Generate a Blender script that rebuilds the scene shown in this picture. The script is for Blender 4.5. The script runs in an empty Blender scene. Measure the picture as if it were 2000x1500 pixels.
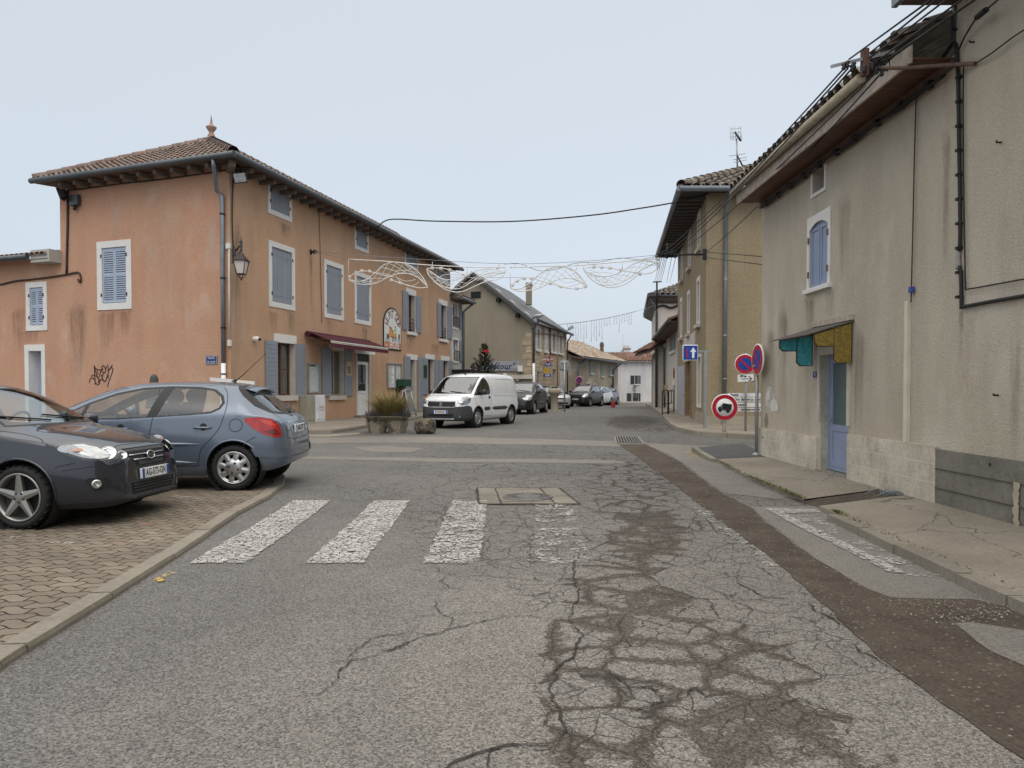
import bpy, bmesh, math, random
from mathutils import Vector, Matrix
from mathutils.bvhtree import BVHTree
random.seed(7)
R = math.radians
C = bpy.context.scene.collection
SC = bpy.context.scene
V3 = Vector
# camera
F = 1420.0                      # focal length in pixels of a 2000 px wide frame
PITCH = R(1.2)
PV = 758 + F * math.tan(PITCH)  # row of the optical axis
CAMZ = 1.5
cam = bpy.data.cameras.new('camera')
camo = bpy.data.objects.new('camera', cam)
C.objects.link(camo)
camo.location = (0, 0, CAMZ)
camo.rotation_euler = (R(90) - PITCH, 0, 0)
cam.sensor_width = 36
cam.lens = F / 2000 * 36
cam.shift_y = (PV - 750) / 2000
cam.clip_end = 3000
SC.camera = camo
# sky and sun (overcast)
w = bpy.data.worlds.new('World')
SC.world = w
w.use_nodes = True
wn = w.node_tree
wn.nodes.clear()
wo = wn.nodes.new('ShaderNodeOutputWorld')
bg = wn.nodes.new('ShaderNodeBackground')
bg2 = wn.nodes.new('ShaderNodeBackground')
sky = wn.nodes.new('ShaderNodeTexSky')
sky.sky_type = 'NISHITA'
sky.sun_disc = False
sky.sun_elevation = R(48)
sky.sun_rotation = R(200)
sky.air_density = 1.0
sky.dust_density = 4.0
hs = wn.nodes.new('ShaderNodeHueSaturation')
hs.inputs['Saturation'].default_value = 0.25
wn.links.new(sky.outputs[0], hs.inputs['Color'])
wn.links.new(hs.outputs[0], bg.inputs['Color'])
bg.inputs['Strength'].default_value = 0.05
# the cloud deck: even near the horizon, brighter overhead
tc = wn.nodes.new('ShaderNodeTexCoord')
sx = wn.nodes.new('ShaderNodeSeparateXYZ')
wn.links.new(tc.outputs['Generated'], sx.inputs[0])
rp = wn.nodes.new('ShaderNodeValToRGB')
e = rp.color_ramp.elements
e[0].position = 0.0;  e[0].color = (0.50, 0.57, 0.64, 1)
e[1].position = 1.0;  e[1].color = (1.98, 1.86, 1.70, 1)
k = e.new(0.22); k.color = (0.49, 0.565, 0.65, 1)
k = e.new(0.48); k.color = (0.54, 0.60, 0.66, 1)
cn = wn.nodes.new('ShaderNodeTexNoise')
cn.inputs['Scale'].default_value = 1.3
cn.inputs['Detail'].default_value = 3
wn.links.new(tc.outputs['Generated'], cn.inputs['Vector'])
cm = wn.nodes.new('ShaderNodeMapRange')
cm.inputs[3].default_value = 0.955
cm.inputs[4].default_value = 1.045
wn.links.new(cn.outputs[0], cm.inputs[0])
vm = wn.nodes.new('ShaderNodeVectorMath'); vm.operation = 'SCALE'
wn.links.new(rp.outputs[0], vm.inputs[0])
wn.links.new(cm.outputs[0], vm.inputs['Scale'])
wn.links.new(sx.outputs['Z'], rp.inputs['Fac'])
wn.links.new(vm.outputs[0], bg2.inputs['Color'])
bg2.inputs['Strength'].default_value = 0.99
ad = wn.nodes.new('ShaderNodeAddShader')
wn.links.new(bg.outputs[0], ad.inputs[0])
wn.links.new(bg2.outputs[0], ad.inputs[1])
wn.links.new(ad.outputs[0], wo.inputs['Surface'])
sun = bpy.data.lights.new('sun', 'SUN')
sun.energy = 0.7
sun.angle = R(40)
sun.color = (1.0, 0.95, 0.88)
suno = bpy.data.objects.new('sun', sun)
C.objects.link(suno)
suno.rotation_euler = (R(34), 0, R(24))
SC.view_settings.view_transform = 'Standard'
SC.view_settings.look = 'None'
SC.view_settings.exposure = 0.0
SC.view_settings.gamma = 1.0
SC.cycles.max_bounces = 8
SC.cycles.transparent_max_bounces = 24
# geometry helpers
CP, SP = math.cos(PITCH), math.sin(PITCH)
def ray(u, v):
 x = (u - 1000) / F
 y = -(v - PV) / F
 return V3((x, CP + y * SP, -SP + y * CP))
EYE = V3((0, 0, CAMZ))
GP = [(-60, 0), (8, 0), (10, .04), (16, .10), (24.5, .20), (35, .27), (50, .12), (71, -.10), (90, -.12), (2000, -.12)]
def g(Y):
 for (a, za), (b, zb) in zip(GP, GP[1:]):
  if Y <= b:
   t = max(0, (Y - a) / (b - a))
   t = t * t * (3 - 2 * t)
   return za + (zb - za) * t
 return GP[-1][1]
def G(u, v, dz=0.0, flat=None):
 d = ray(u, v)
 z = 0.0 if flat is None else flat
 for _ in range(30):
  t = (z + dz - CAMZ) / d.z
  p = EYE + d * t
  if flat is None:
   z = z * .5 + g(p.y) * .5
 return V3((p.x, p.y, z + dz))
def at(u, v, Y):
 d = ray(u, v)
 return EYE + d * (Y / d.y)
def px(p):
 q = V3(p) - EYE
 yc = q.y * CP - q.z * SP
 up = q.y * SP + q.z * CP
 return 1000 + F * q.x / yc, PV - F * up / yc
class MB:
 def __init__(s):
  s.v = []; s.f = []; s.sm = []; s.mi = []
 def add(s, vs, fs, smooth=False, mi=0):
  o = len(s.v)
  s.v += [tuple(v) for v in vs]
  for f in fs:
   s.f.append(tuple(i + o for i in f)); s.sm.append(smooth); s.mi.append(mi)
  return s
 def hexa(s, p, mi=0):
  return s.add(p, [(0, 3, 2, 1), (4, 5, 6, 7), (0, 1, 5, 4), (1, 2, 6, 5), (2, 3, 7, 6), (3, 0, 4, 7)], False, mi)
 def box(s, c, size, ax=None, mi=0):
  X, Y, Z = ax or (V3((1, 0, 0)), V3((0, 1, 0)), V3((0, 0, 1)))
  c = V3(c); a, b, h = (k / 2 for k in size)
  p = [c + X * (i * a) + Y * (j * b) + Z * (k * h) for k in (-1, 1) for i, j in ((-1, -1), (1, -1), (1, 1), (-1, 1))]
  return s.hexa(p, mi)
 def tube(s, pts, r, n=6, smooth=True, closed=False, mi=0, caps=True):
  pts = [V3(p) for p in pts]
  N = len(pts)
  rs = r if isinstance(r, (list, tuple)) else [r] * N
  vs = []; prev = None
  for i, p in enumerate(pts):
   if closed:
    t = pts[(i + 1) % N] - pts[i - 1]
   else:
    t = pts[min(i + 1, N - 1)] - pts[max(i - 1, 0)]
   if t.length < 1e-9: t = V3((0, 0, 1))
   t.normalize()
   if prev is None:
    a = V3((0, 0, 1)) if abs(t.z) < .9 else V3((1, 0, 0))
    x = t.cross(a).normalized()
   else:
    x = (prev - t * prev.dot(t))
    x = x.normalized() if x.length > 1e-6 else t.orthogonal().normalized()
   prev = x
   y = t.cross(x)
   for k in range(n):
    an = 2 * math.pi * k / n
    vs.append(p + (x * math.cos(an) + y * math.sin(an)) * rs[i])
  fs = []
  M_ = N if closed else N - 1
  for i in range(M_):
   a, b = i * n, ((i + 1) % N) * n
   for k in range(n):
    fs.append((a + k, a + (k + 1) % n, b + (k + 1) % n, b + k))
  s.add(vs, fs, smooth, mi)
  if caps and not closed and n > 2:
   o = len(s.v) - len(vs)
   s.f.append(tuple(o + k for k in reversed(range(n)))); s.sm.append(False); s.mi.append(mi)
   s.f.append(tuple(o + (N - 1) * n + k for k in range(n))); s.sm.append(False); s.mi.append(mi)
  return s
 def lathe(s, prof, o, axis=(0, 0, 1), n=16, smooth=True, mi=0):
  o = V3(o); z = V3(axis).normalized(); x = z.orthogonal().normalized(); y = z.cross(x)
  vs = []
  for (r, h) in prof:
   for k in range(n):
    an = 2 * math.pi * k / n
    vs.append(o + z * h + (x * math.cos(an) + y * math.sin(an)) * r)
  fs = [(i * n + k, i * n + (k + 1) % n, (i + 1) * n + (k + 1) % n, (i + 1) * n + k) for i in range(len(prof) - 1) for k in range(n)]
  return s.add(vs, fs, smooth, mi)
 def disc(s, o, axis, r, n=24, mi=0, up=None, sc=(1, 1)):
  o = V3(o); z = V3(axis).normalized()
  x = (V3(up) if up else V3((0, 0, 1))).cross(z).normalized(); y = z.cross(x)
  vs = [o + x * (math.cos(2 * math.pi * k / n) * r * sc[0]) + y * (math.sin(2 * math.pi * k / n) * r * sc[1]) for k in range(n)]
  return s.add(vs, [tuple(range(n))], False, mi)
 def prism(s, poly, vec, mi=0):
  n = len(poly); vec = V3(vec)
  vs = [V3(p) for p in poly] + [V3(p) + vec for p in poly]
  fs = [tuple(reversed(range(n))), tuple(range(n, 2 * n))] + [(k, (k + 1) % n, n + (k + 1) % n, n + k) for k in range(n)]
  return s.add(vs, fs, False, mi)
 def quad(s, a, b, c, d, mi=0, smooth=False):
  return s.add([a, b, c, d], [(0, 1, 2, 3)], smooth, mi)
 def build(s, name, mat, parent=None, bevel=0, local=False, weld=False):
  me = bpy.data.meshes.new(name)
  off = V3((0, 0, 0))
  if parent is not None and not local:
   q = parent
   while q is not None:
    off = off + q.location; q = q.parent
  me.from_pydata([tuple(V3(v) - off) for v in s.v], [], s.f)
  me.polygons.foreach_set('use_smooth', s.sm)
  for m in (mat if isinstance(mat, (list, tuple)) else [mat]):
   me.materials.append(m)
  me.polygons.foreach_set('material_index', s.mi)
  bm = bmesh.new(); bm.from_mesh(me)
  if weld: bmesh.ops.remove_doubles(bm, verts=bm.verts, dist=1e-5)
  bmesh.ops.recalc_face_normals(bm, faces=bm.faces) if weld else None
  bm.to_mesh(me); bm.free()
  me.update()
  o = bpy.data.objects.new(name, me)
  C.objects.link(o)
  if parent is not None: o.parent = parent
  if bevel:
   b = o.modifiers.new('bevel', 'BEVEL'); b.width = bevel; b.segments = 2; b.limit_method = 'ANGLE'; b.angle_limit = R(40)
  return o
def tag(o, label=None, cat=None, group=None, kind=None):
 if label: o['label'] = label
 if cat: o['category'] = cat
 if group: o['group'] = group
 if kind: o['kind'] = kind
 return o
def thing(name, label, cat, loc=(0, 0, 0), group=None, rz=0):
 o = bpy.data.objects.new(name, None)
 o.empty_display_size = .2
 o.location = loc; o.rotation_euler = (0, 0, rz)
 C.objects.link(o)
 return tag(o, label, cat, group)
class Wall:
 def __init__(s, o, d, flip=False):
  s.o = V3((o[0], o[1], 0)); s.d = V3((d[0], d[1], 0)).normalized()
  n = V3((s.d.y, -s.d.x, 0))
  if n.dot(EYE - s.o) < 0: n = -n
  s.n = -n if flip else n
 def P(s, a, z, out=0.0):
  p = s.o + s.d * a + s.n * out
  return V3((p.x, p.y, z))
 def px(s, u, v, out=0.0):
  r = ray(u, v)
  t = (s.o + s.n * out - EYE).dot(s.n) / r.dot(s.n)
  p = EYE + r * t
  return (p - s.o).dot(s.d), p.z
 def rect(s, u0, v0, u1, v1, out=0.0):
  a, za = s.px(u0, v0, out); b, zb = s.px(u1, v1, out)
  return min(a, b), max(a, b), min(za, zb), max(za, zb)
 def box(s, mb, a0, a1, z0, z1, d0, d1, mi=0):
  p = [s.P(a, z, d) for z in (z0, z1) for a, d in ((a0, d0), (a1, d0), (a1, d1), (a0, d1))]
  return mb.hexa(p, mi)
 def ax(s):
  return (s.d, s.n, V3((0, 0, 1)))
def wall_mesh(mb, W, a0, a1, z0, z1, holes=(), top=None):
 """flat wall with rectangular holes (each with its own reveal depth); top: list of (a,z) points above z1"""
 A = sorted({a0, a1, *[k for h in holes for k in h[:2]]})
 Z = sorted({z0, z1, *[k for h in holes for k in h[2:4]]})
 A = [a for a in A if a0 - 1e-6 <= a <= a1 + 1e-6]; Z = [z for z in Z if z0 - 1e-6 <= z <= z1 + 1e-6]
 for i in range(len(A) - 1):
  for j in range(len(Z) - 1):
   ca, cz = (A[i] + A[i + 1]) / 2, (Z[j] + Z[j + 1]) / 2
   if any(h[0] < ca < h[1] and h[2] < cz < h[3] for h in holes): continue
   mb.quad(W.P(A[i], Z[j]), W.P(A[i + 1], Z[j]), W.P(A[i + 1], Z[j + 1]), W.P(A[i], Z[j + 1]))
 for h in holes:
  a, b, c, d, dep = h[:5]
  mi = 1
  mb.quad(W.P(a, c), W.P(a, d), W.P(a, d, -dep), W.P(a, c, -dep), mi)
  mb.quad(W.P(b, c), W.P(b, d), W.P(b, d, -dep), W.P(b, c, -dep), mi)
  mb.quad(W.P(a, d), W.P(b, d), W.P(b, d, -dep), W.P(a, d, -dep), mi)
  mb.quad(W.P(a, c), W.P(b, c), W.P(b, c, -dep), W.P(a, c, -dep), mi)
 if top:
  pts = [W.P(a0, z1)] + [W.P(a, z) for a, z in top] + [W.P(a1, z1)]
  mb.add(pts, [tuple(range(len(pts)))])
def text(mb, s, o, xd, zd, size, mi=0, lift=0.0, align='CENTER', shear=0.0, sx=1.0, space=1.0, bold=0.0):
 cu = bpy.data.curves.new('t', 'FONT')
 cu.body = s; cu.size = size; cu.align_x = align; cu.align_y = 'CENTER'; cu.shear = shear
 cu.resolution_u = 2; cu.space_character = space; cu.offset = bold
 ob = bpy.data.objects.new('t', cu); C.objects.link(ob)
 bpy.context.view_layer.update()
 me = bpy.data.meshes.new_from_object(ob.evaluated_get(bpy.context.evaluated_depsgraph_get()))
 xd = V3(xd); zd = V3(zd); n = xd.cross(zd).normalized()
 mb.add([V3(o) + xd * (v.co.x * sx) + zd * v.co.y + n * lift for v in me.vertices], [tuple(p.vertices) for p in me.polygons], False, mi)
 bpy.data.objects.remove(ob); bpy.data.curves.remove(cu); bpy.data.meshes.remove(me)
def catmull(pts, n=6, closed=False):
 pts = [V3(p) for p in pts]; out = []
 N = len(pts)
 for i in range(N if closed else N - 1):
  if closed:
   a, b, c, d = pts[i - 1], pts[i], pts[(i + 1) % N], pts[(i + 2) % N]
  else:
   a, b, c, d = pts[max(i - 1, 0)], pts[i], pts[i + 1], pts[min(i + 2, N - 1)]
  for k in range(n):
   t = k / n
   out.append(.5 * ((2 * b) + (c - a) * t + (2 * a - 5 * b + 4 * c - d) * t * t + (3 * b - a - 3 * c + d) * t ** 3))
 if not closed: out.append(pts[-1])
 return out
# material helpers
class NT:
 def __init__(s, name):
  s.m = bpy.data.materials.new(name); s.m.use_nodes = True
  s.t = s.m.node_tree; s.N = s.t.nodes
  s.b = s.N['Principled BSDF']; s.out = s.N['Material Output']
  s._pos = None
 def new(s, t, **kw):
  n = s.N.new(t)
  for k_, v_ in kw.items(): setattr(n, k_, v_)
  return n
 def link(s, a, b): s.t.links.new(a, b)
 def pos(s):
  if s._pos is None: s._pos = s.new('ShaderNodeNewGeometry').outputs['Position']
  return s._pos
 def val(s, sock, v):
  if hasattr(v, 'is_output'): s.link(v, sock)
  else: sock.default_value = v
 def mapv(s, scale=(1, 1, 1), rot=(0, 0, 0), loc=(0, 0, 0), vec=None):
  n = s.new('ShaderNodeMapping')
  n.inputs['Scale'].default_value = scale; n.inputs['Rotation'].default_value = rot; n.inputs['Location'].default_value = loc
  s.link(vec or s.pos(), n.inputs['Vector'])
  return n.outputs[0]
 def noise(s, scale, detail=2, rough=.5, vec=None, dist=0):
  n = s.new('ShaderNodeTexNoise')
  n.inputs['Scale'].default_value = scale; n.inputs['Detail'].default_value = detail
  n.inputs['Roughness'].default_value = rough; n.inputs['Distortion'].default_value = dist
  s.link(vec or s.pos(), n.inputs['Vector'])
  return n.outputs[0]
 def noisec(s, scale, detail=2, vec=None):
  return s.noise(scale, detail, vec=vec).node.outputs['Color']
 def vor(s, scale, feature='F1', vec=None, out='Distance', rnd=1):
  n = s.new('ShaderNodeTexVoronoi', feature=feature)
  n.inputs['Scale'].default_value = scale; n.inputs['Randomness'].default_value = rnd
  s.link(vec or s.pos(), n.inputs['Vector'])
  return n.outputs[out]
 def rng(s, v, a, b, c=0.0, d=1.0, smooth=False):
  n = s.new('ShaderNodeMapRange')
  if smooth: n.interpolation_type = 'SMOOTHSTEP'
  s.val(n.inputs[0], v)
  for i, x in zip((1, 2, 3, 4), (a, b, c, d)): s.val(n.inputs[i], x)
  return n.outputs[0]
 def math(s, op, a, b=None, clamp=False):
  n = s.new('ShaderNodeMath', operation=op, use_clamp=clamp)
  s.val(n.inputs[0], a)
  if b is not None: s.val(n.inputs[1], b)
  return n.outputs[0]
 def mix(s, fac, a, b, mode='MIX'):
  n = s.new('ShaderNodeMix', data_type='RGBA', blend_type=mode)
  s.val(n.inputs[0], fac)
  for i, x in ((6, a), (7, b)):
   if hasattr(x, 'is_output'): s.link(x, n.inputs[i])
   else: n.inputs[i].default_value = (x[0], x[1], x[2], 1)
  return n.outputs[2]
 def scale(s, col, f):
  n = s.new('ShaderNodeVectorMath', operation='SCALE')
  if hasattr(col, 'is_output'): s.link(col, n.inputs[0])
  else: n.inputs[0].default_value = col[:3]
  s.val(n.inputs['Scale'], f)
  return n.outputs[0]
 def bump(s, h, strength=.3, dist=.01):
  n = s.new('ShaderNodeBump')
  n.inputs['Strength'].default_value = strength; n.inputs['Distance'].default_value = dist
  s.link(h, n.inputs['Height']); s.link(n.outputs[0], s.b.inputs['Normal'])
 def attr(s, name):
  n = s.new('ShaderNodeAttribute', attribute_name=name); return n.outputs['Fac']
 def set(s, col=None, rough=None, metal=None, spec=None, coat=None):
  B = s.b.inputs
  if col is not None:
   if hasattr(col, 'is_output'): s.link(col, B['Base Color'])
   else: B['Base Color'].default_value = (*col[:3], 1)
  if rough is not None: s.val(B['Roughness'], rough)
  if metal is not None: B['Metallic'].default_value = metal
  if spec is not None: B['Specular IOR Level'].default_value = spec
  if coat is not None: B['Coat Weight'].default_value = coat; B['Coat Roughness'].default_value = .04
  return s.m
def M(name, col, rough=.7, metal=0.0, var=.12, vs=4.0, fine=0.0, fs=60.0, bump=0.0, bs=40.0, spec=.4, coat=None, bd=.01):
 n = NT(name)
 f = n.rng(n.noise(vs, 3), .25, .75, 1 - var, 1 + var)
 c = n.scale(col, f)
 if fine:
  c = n.scale(c, n.rng(n.noise(fs, 2), .3, .7, 1 - fine, 1 + fine))
 if bump: n.bump(n.noise(bs, 3), bump, bd)
 return n.set(c, rough, metal, spec, coat)
def glass(name, tint=(.5, .56, .56), trans=.75, rough=.03):
 n = NT(name)
 n.N.remove(n.b)
 tr = n.new('ShaderNodeBsdfTransparent'); tr.inputs[0].default_value = (*tint, 1)
 gl = n.new('ShaderNodeBsdfGlossy'); gl.inputs['Roughness'].default_value = rough; gl.inputs[0].default_value = (.95, .97, 1, 1)
 lw = n.new('ShaderNodeLayerWeight'); lw.inputs[0].default_value = .5
 mx = n.new('ShaderNodeMixShader')
 n.link(n.rng(n.math('POWER', lw.outputs['Facing'], 3.5), 0, 1, 1 - trans, .95), mx.inputs[0])
 n.link(tr.outputs[0], mx.inputs[1]); n.link(gl.outputs[0], mx.inputs[2])
 n.link(mx.outputs[0], n.out.inputs[0])
 return n.m
def stucco(name, col, col2, blotch=.5, streak=.25, pale=.12, bump=.35, bs=55, speck=.1, stain=None):
 """rendered wall: blotches of a second colour, rain streaks, pale scuffs, rough grain"""
 n = NT(name)
 b1 = n.rng(n.noise(.55, 4, .6, dist=.6), .38, .68)
 c = n.mix(n.math('MULTIPLY', b1, blotch), col, col2)
 sv = n.mapv((1.1, 1.1, .28))
 st = n.rng(n.noise(1.2, 4, .65, sv), .42, .75)
 c = n.scale(c, n.rng(st, 0, 1, 1.0, 1 - streak * .7))
 pl = n.rng(n.noise(.9, 3, .6, n.mapv((1, 1, .7), loc=(7, 3, 1))), .56, .75)
 c = n.mix(n.math('MULTIPLY', pl, pale), c, (.8, .76, .7))
 if stain:
  sn = n.rng(n.noise(.7, 5, .7, n.mapv((1.3, 1.3, .6), loc=(3, 9, 5))), .56, .72)
  c = n.mix(n.math('MULTIPLY', sn, .6), c, stain)
 gr = n.noise(bs, 3, .6)
 c = n.scale(c, n.rng(gr, .3, .7, 1 - speck, 1 + speck))
 n.bump(gr, bump, .02)
 return n.set(c, .92, 0, .2)
# tiles ---------------------------------------------------------------
def tile_slope(mb, e0, e1, r0, r1, pitch=.2, seg=.36, rad=.085, base=True, rows=None):
 """half-barrel tiles laid from the eave e0-e1 up to the ridge r0-r1"""
 e0, e1, r0, r1 = map(V3, (e0, e1, r0, r1))
 A = (e1 - e0); Wd = A.length; A.normalize()
 nrm = A.cross(r0 - e0 if (r0 - e0).length > .1 else r1 - e0).normalized()
 if nrm.z < 0: nrm = -nrm
 B = nrm.cross(A)
 if B.z < 0: B = -B
 ra0, rb = (r0 - e0).dot(A), (r0 - e0).dot(B)
 ra1 = (r1 - e0).dot(A)
 def L(a):
  l = rb
  if ra0 > 1e-3: l = min(l, rb * a / ra0)
  if ra1 < Wd - 1e-3: l = min(l, rb * (Wd - a) / (Wd - ra1))
  return max(l, 0)
 n = max(1, int(Wd / pitch)); p = Wd / n
 for i in range(n):
  a = (i + .5) * p
  l = L(a)
  if rows: l = min(l, rows * seg)
  k = 0
  b = -.05
  while b < l - .05 and k < 80:
   b2 = min(b + seg + .05, l + .02)
   vs = []
   j = (random.random() - .5) * .014
   for bb, h, rr in ((b, .03, rad * 1.04), (b2, .006, rad * .93)):
    for q in range(6):
     an = math.pi * q / 5
     vs.append(e0 + A * (a + j + math.cos(an) * rr) + B * bb + nrm * (h + math.sin(an) * rr * .95))
   mb.add(vs, [(q, q + 1, q + 7, q + 6) for q in range(5)], True)
   b += seg; k += 1
 if base:
  mb.add([e0, e1, r1, r0] if (r1 - r0).length > .01 else [e0, e1, r0], [(0, 1, 2, 3)] if (r1 - r0).length > .01 else [(0, 1, 2)])
def ridge(mb, a, b, rad=.12, seg=.42):
 a, b = V3(a), V3(b)
 d = b - a; Lg = d.length; d.normalize()
 x = d.cross(V3((0, 0, 1))).normalized(); z = x.cross(d)
 n = max(1, int(Lg / seg))
 for i in range(n):
  vs = []
  for t, rr in ((i / n, rad * 1.12), ((i + 1.12) / n, rad * .92)):
   for q in range(7):
    an = math.pi * q / 6
    vs.append(a + d * (Lg * min(t, 1.01)) + x * math.cos(an) * rr + z * (math.sin(an) * rr + .01))
  mb.add(vs, [(q, q + 1, q + 8, q + 7) for q in range(6)], True)
# materials: ground
def asphalt_mat(name, base, worn=True):
 n = NT(name)
 P = n.pos()
 big = n.rng(n.noise(.35, 4, .6), .3, .7, .86, 1.1)
 mid = n.rng(n.noise(3.0, 3, .6), .3, .7, .93, 1.07)
 c = n.scale(n.scale(base, big), mid)
 gr = n.vor(112, 'F1', out='Color')
 sg = n.new('ShaderNodeSeparateColor'); n.link(gr, sg.inputs[0])
 grain = n.rng(sg.outputs[0], 0, 1, .42 if worn else .68, 1.58 if worn else 1.32)
 c = n.scale(c, grain)
 c = n.scale(c, n.rng(n.noise(38, 3, .6), .3, .7, .85, 1.15))
 if worn:
  dirt = n.attr('dirt'); crk = n.attr('crack')
  c = n.mix(n.attr('pale'), c, n.mix(1.0, c, (1.33, 1.295, 1.235), 'MULTIPLY'))
  wv = n.noisec(2.2, 3)
  off = n.new('ShaderNodeVectorMath', operation='MULTIPLY_ADD')
  n.link(wv, off.inputs[0]); off.inputs[1].default_value = (.22, .22, 0); n.link(P, off.inputs[2])
  fj = n.noisec(22, 2)
  off2 = n.new('ShaderNodeVectorMath', operation='MULTIPLY_ADD')
  n.link(fj, off2.inputs[0]); off2.inputs[1].default_value = (.045, .045, 0); n.link(off.outputs[0], off2.inputs[2])
  e1 = n.vor(2.5, 'DISTANCE_TO_EDGE', off2.outputs[0])
  e2 = n.vor(5.6, 'DISTANCE_TO_EDGE', off2.outputs[0])
  br = n.rng(n.noise(14, 3, .7), .35, .65, .4, 1.6)
  wdt = n.math('MULTIPLY', n.math('MULTIPLY', dirt, .34), br)
  d1 = n.rng(e1, n.math('MULTIPLY', wdt, .25), wdt, 1, 0)
  w2 = n.math('MULTIPLY', n.rng(dirt, .35, 1.0), n.math('MULTIPLY', br, .10))
  d1 = n.math('MAXIMUM', d1, n.rng(e2, n.math('MULTIPLY', w2, .2), n.math('ADD', w2, .001), 1, 0))
  d1 = n.math('MULTIPLY', d1, n.rng(dirt, .05, .3))
  solid = n.rng(n.math('ADD', dirt, n.math('MULTIPLY', n.noise(5, 4, .7), .5)), 1.0, 1.3)
  dd = n.math('MAXIMUM', d1, solid)
  dd = n.rng(n.math('ADD', dd, n.math('MULTIPLY', n.math('SUBTRACT', n.noise(70, 3, .75), .5), 1.5)), .38, .62)
  vmul = n.new('ShaderNodeVectorMath', operation='MULTIPLY'); n.link(c, vmul.inputs[0]); vmul.inputs[1].default_value = (.50, .455, .405)
  c = n.mix(n.math('MULTIPLY', dd, .95), c, vmul.outputs[0])
  cw = n.math('MULTIPLY', n.rng(n.noise(1.6, 3), .3, .6, .3, 1.0), crk)
  k1 = n.rng(e1, 0, n.math('MULTIPLY', cw, .042), 1, 0)
  k2 = n.rng(e2, 0, n.math('MULTIPLY', cw, .052), 1, 0)
  kk = n.math('MULTIPLY', n.math('MAXIMUM', k1, k2), n.rng(crk, .03, .25))
  c = n.mix(n.math('MULTIPLY', kk, .85), c, (.03, .027, .024))
  hgt = n.math('SUBTRACT', sg.outputs[0], n.math('MULTIPLY', kk, 2.0))
 else:
  hgt = sg.outputs[0]
 n.bump(hgt, .35, .004)
 return n.set(c, .88, 0, .3)
ASPH = asphalt_mat('asphalt', (.140, .134, .126))
ASPH_PATCH = asphalt_mat('asphalt_patch', (.195, .182, .162), False)
ASPH_DARK = asphalt_mat('asphalt_dark', (.085, .085, .085), False)
def dirt_mat():
 n = NT('trench_fill')
 c = n.scale((.089, .073, .058), n.rng(n.noise(2.5, 4, .65), .3, .7, .75, 1.25))
 c = n.scale(c, n.rng(n.noise(55, 3, .7), .3, .7, .65, 1.35))
 vc = n.vor(42, 'F1', out='Color'); sg = n.new('ShaderNodeSeparateColor'); n.link(vc, sg.inputs[0])
 vd = n.vor(42, 'F1')
 peb = n.math('MULTIPLY', n.rng(sg.outputs[0], .86, .9), n.rng(vd, .2, .45, 1, 0))
 c = n.mix(peb, c, n.mix(sg.outputs[1], (.33, .29, .24), (.20, .17, .14)))
 n.bump(n.noise(60, 4, .7), .7, .012)
 return n.set(c, .95, 0, .15)
DIRT = dirt_mat()
def concrete_mat(name, col, cracks=True):
 n = NT(name)
 c = n.scale(col, n.rng(n.noise(.9, 4, .6), .3, .7, .8, 1.15))
 c = n.scale(c, n.rng(n.noise(30, 4, .7), .3, .7, .82, 1.18))
 st = n.rng(n.noise(1.7, 5, .7, n.mapv((1, 1, 1), loc=(4, 2, 0))), .55, .75)
 c = n.mix(n.math('MULTIPLY', st, .4), c, (.16, .14, .11))
 if cracks:
  wv = n.noisec(3.0, 3)
  off = n.new('ShaderNodeVectorMath', operation='MULTIPLY_ADD')
  n.link(wv, off.inputs[0]); off.inputs[1].default_value = (.5, .5, 0); n.link(n.pos(), off.inputs[2])
  e = n.vor(.75, 'DISTANCE_TO_EDGE', off.outputs[0])
  c = n.mix(n.rng(e, .002, .007, .75, 0), c, (.05, .045, .035))
 n.bump(n.noise(70, 3, .7), .3, .006)
 return n.set(c, .9, 0, .25)
CONC = concrete_mat('pavement_concrete', (.26, .23, .187))
KERB = concrete_mat('kerb_concrete', (.235, .212, .172), False)
KERB_PALE = concrete_mat('kerb_pale', (.285, .255, .20), False)
def paver_mat():
 n = NT('wavy_pavers')
 P = n.pos()
 sp = n.new('ShaderNodeSeparateXYZ'); n.link(n.mapv((1, 1, 1), (0, 0, R(7))), sp.inputs[0])
 X, Y = sp.outputs[0], sp.outputs[1]
 sn = n.math('SINE', n.math('MULTIPLY', X, 2 * math.pi / .225))
 Y2 = n.math('ADD', Y, n.math('MULTIPLY', sn, .024))
 sn2 = n.math('SINE', n.math('MULTIPLY', Y, 2 * math.pi / .24))
 X2 = n.math('ADD', X, n.math('MULTIPLY', sn2, .008))
 cb = n.new('ShaderNodeCombineXYZ'); n.link(X2, cb.inputs[0]); n.link(Y2, cb.inputs[1])
 bt = n.new('ShaderNodeTexBrick')
 bt.offset = .5; bt.inputs['Scale'].default_value = 1.0
 bt.inputs['Brick Width'].default_value = .225; bt.inputs['Row Height'].default_value = .125
 bt.inputs['Mortar Size'].default_value = .0085; bt.inputs['Mortar Smooth'].default_value = .3
 bt.inputs['Color1'].default_value = (.225, .188, .146, 1); bt.inputs['Color2'].default_value = (.165, .138, .106, 1)
 bt.inputs['Mortar'].default_value = (.028, .022, .017, 1); bt.inputs['Bias'].default_value = .1
 n.link(cb.outputs[0], bt.inputs['Vector'])
 c = n.scale(bt.outputs[0], n.rng(n.noise(1.2, 4, .6), .3, .7, .84, 1.16))
 c = n.scale(c, n.rng(n.noise(110, 2, .6), .3, .7, .8, 1.2))
 rd = n.rng(n.noise(3.2, 2, .5, n.mapv(loc=(1.3, 5.2, 0))), .72, .76)
 c = n.mix(n.math('MULTIPLY', rd, .55), c, (.30, .15, .10))
 n.bump(n.math('SUBTRACT', n.rng(n.noise(120, 2), 0, 1, 0, .25), bt.outputs['Fac']), .5, .006)
 return n.set(c, .88, 0, .25)
PAVER = paver_mat()
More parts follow.
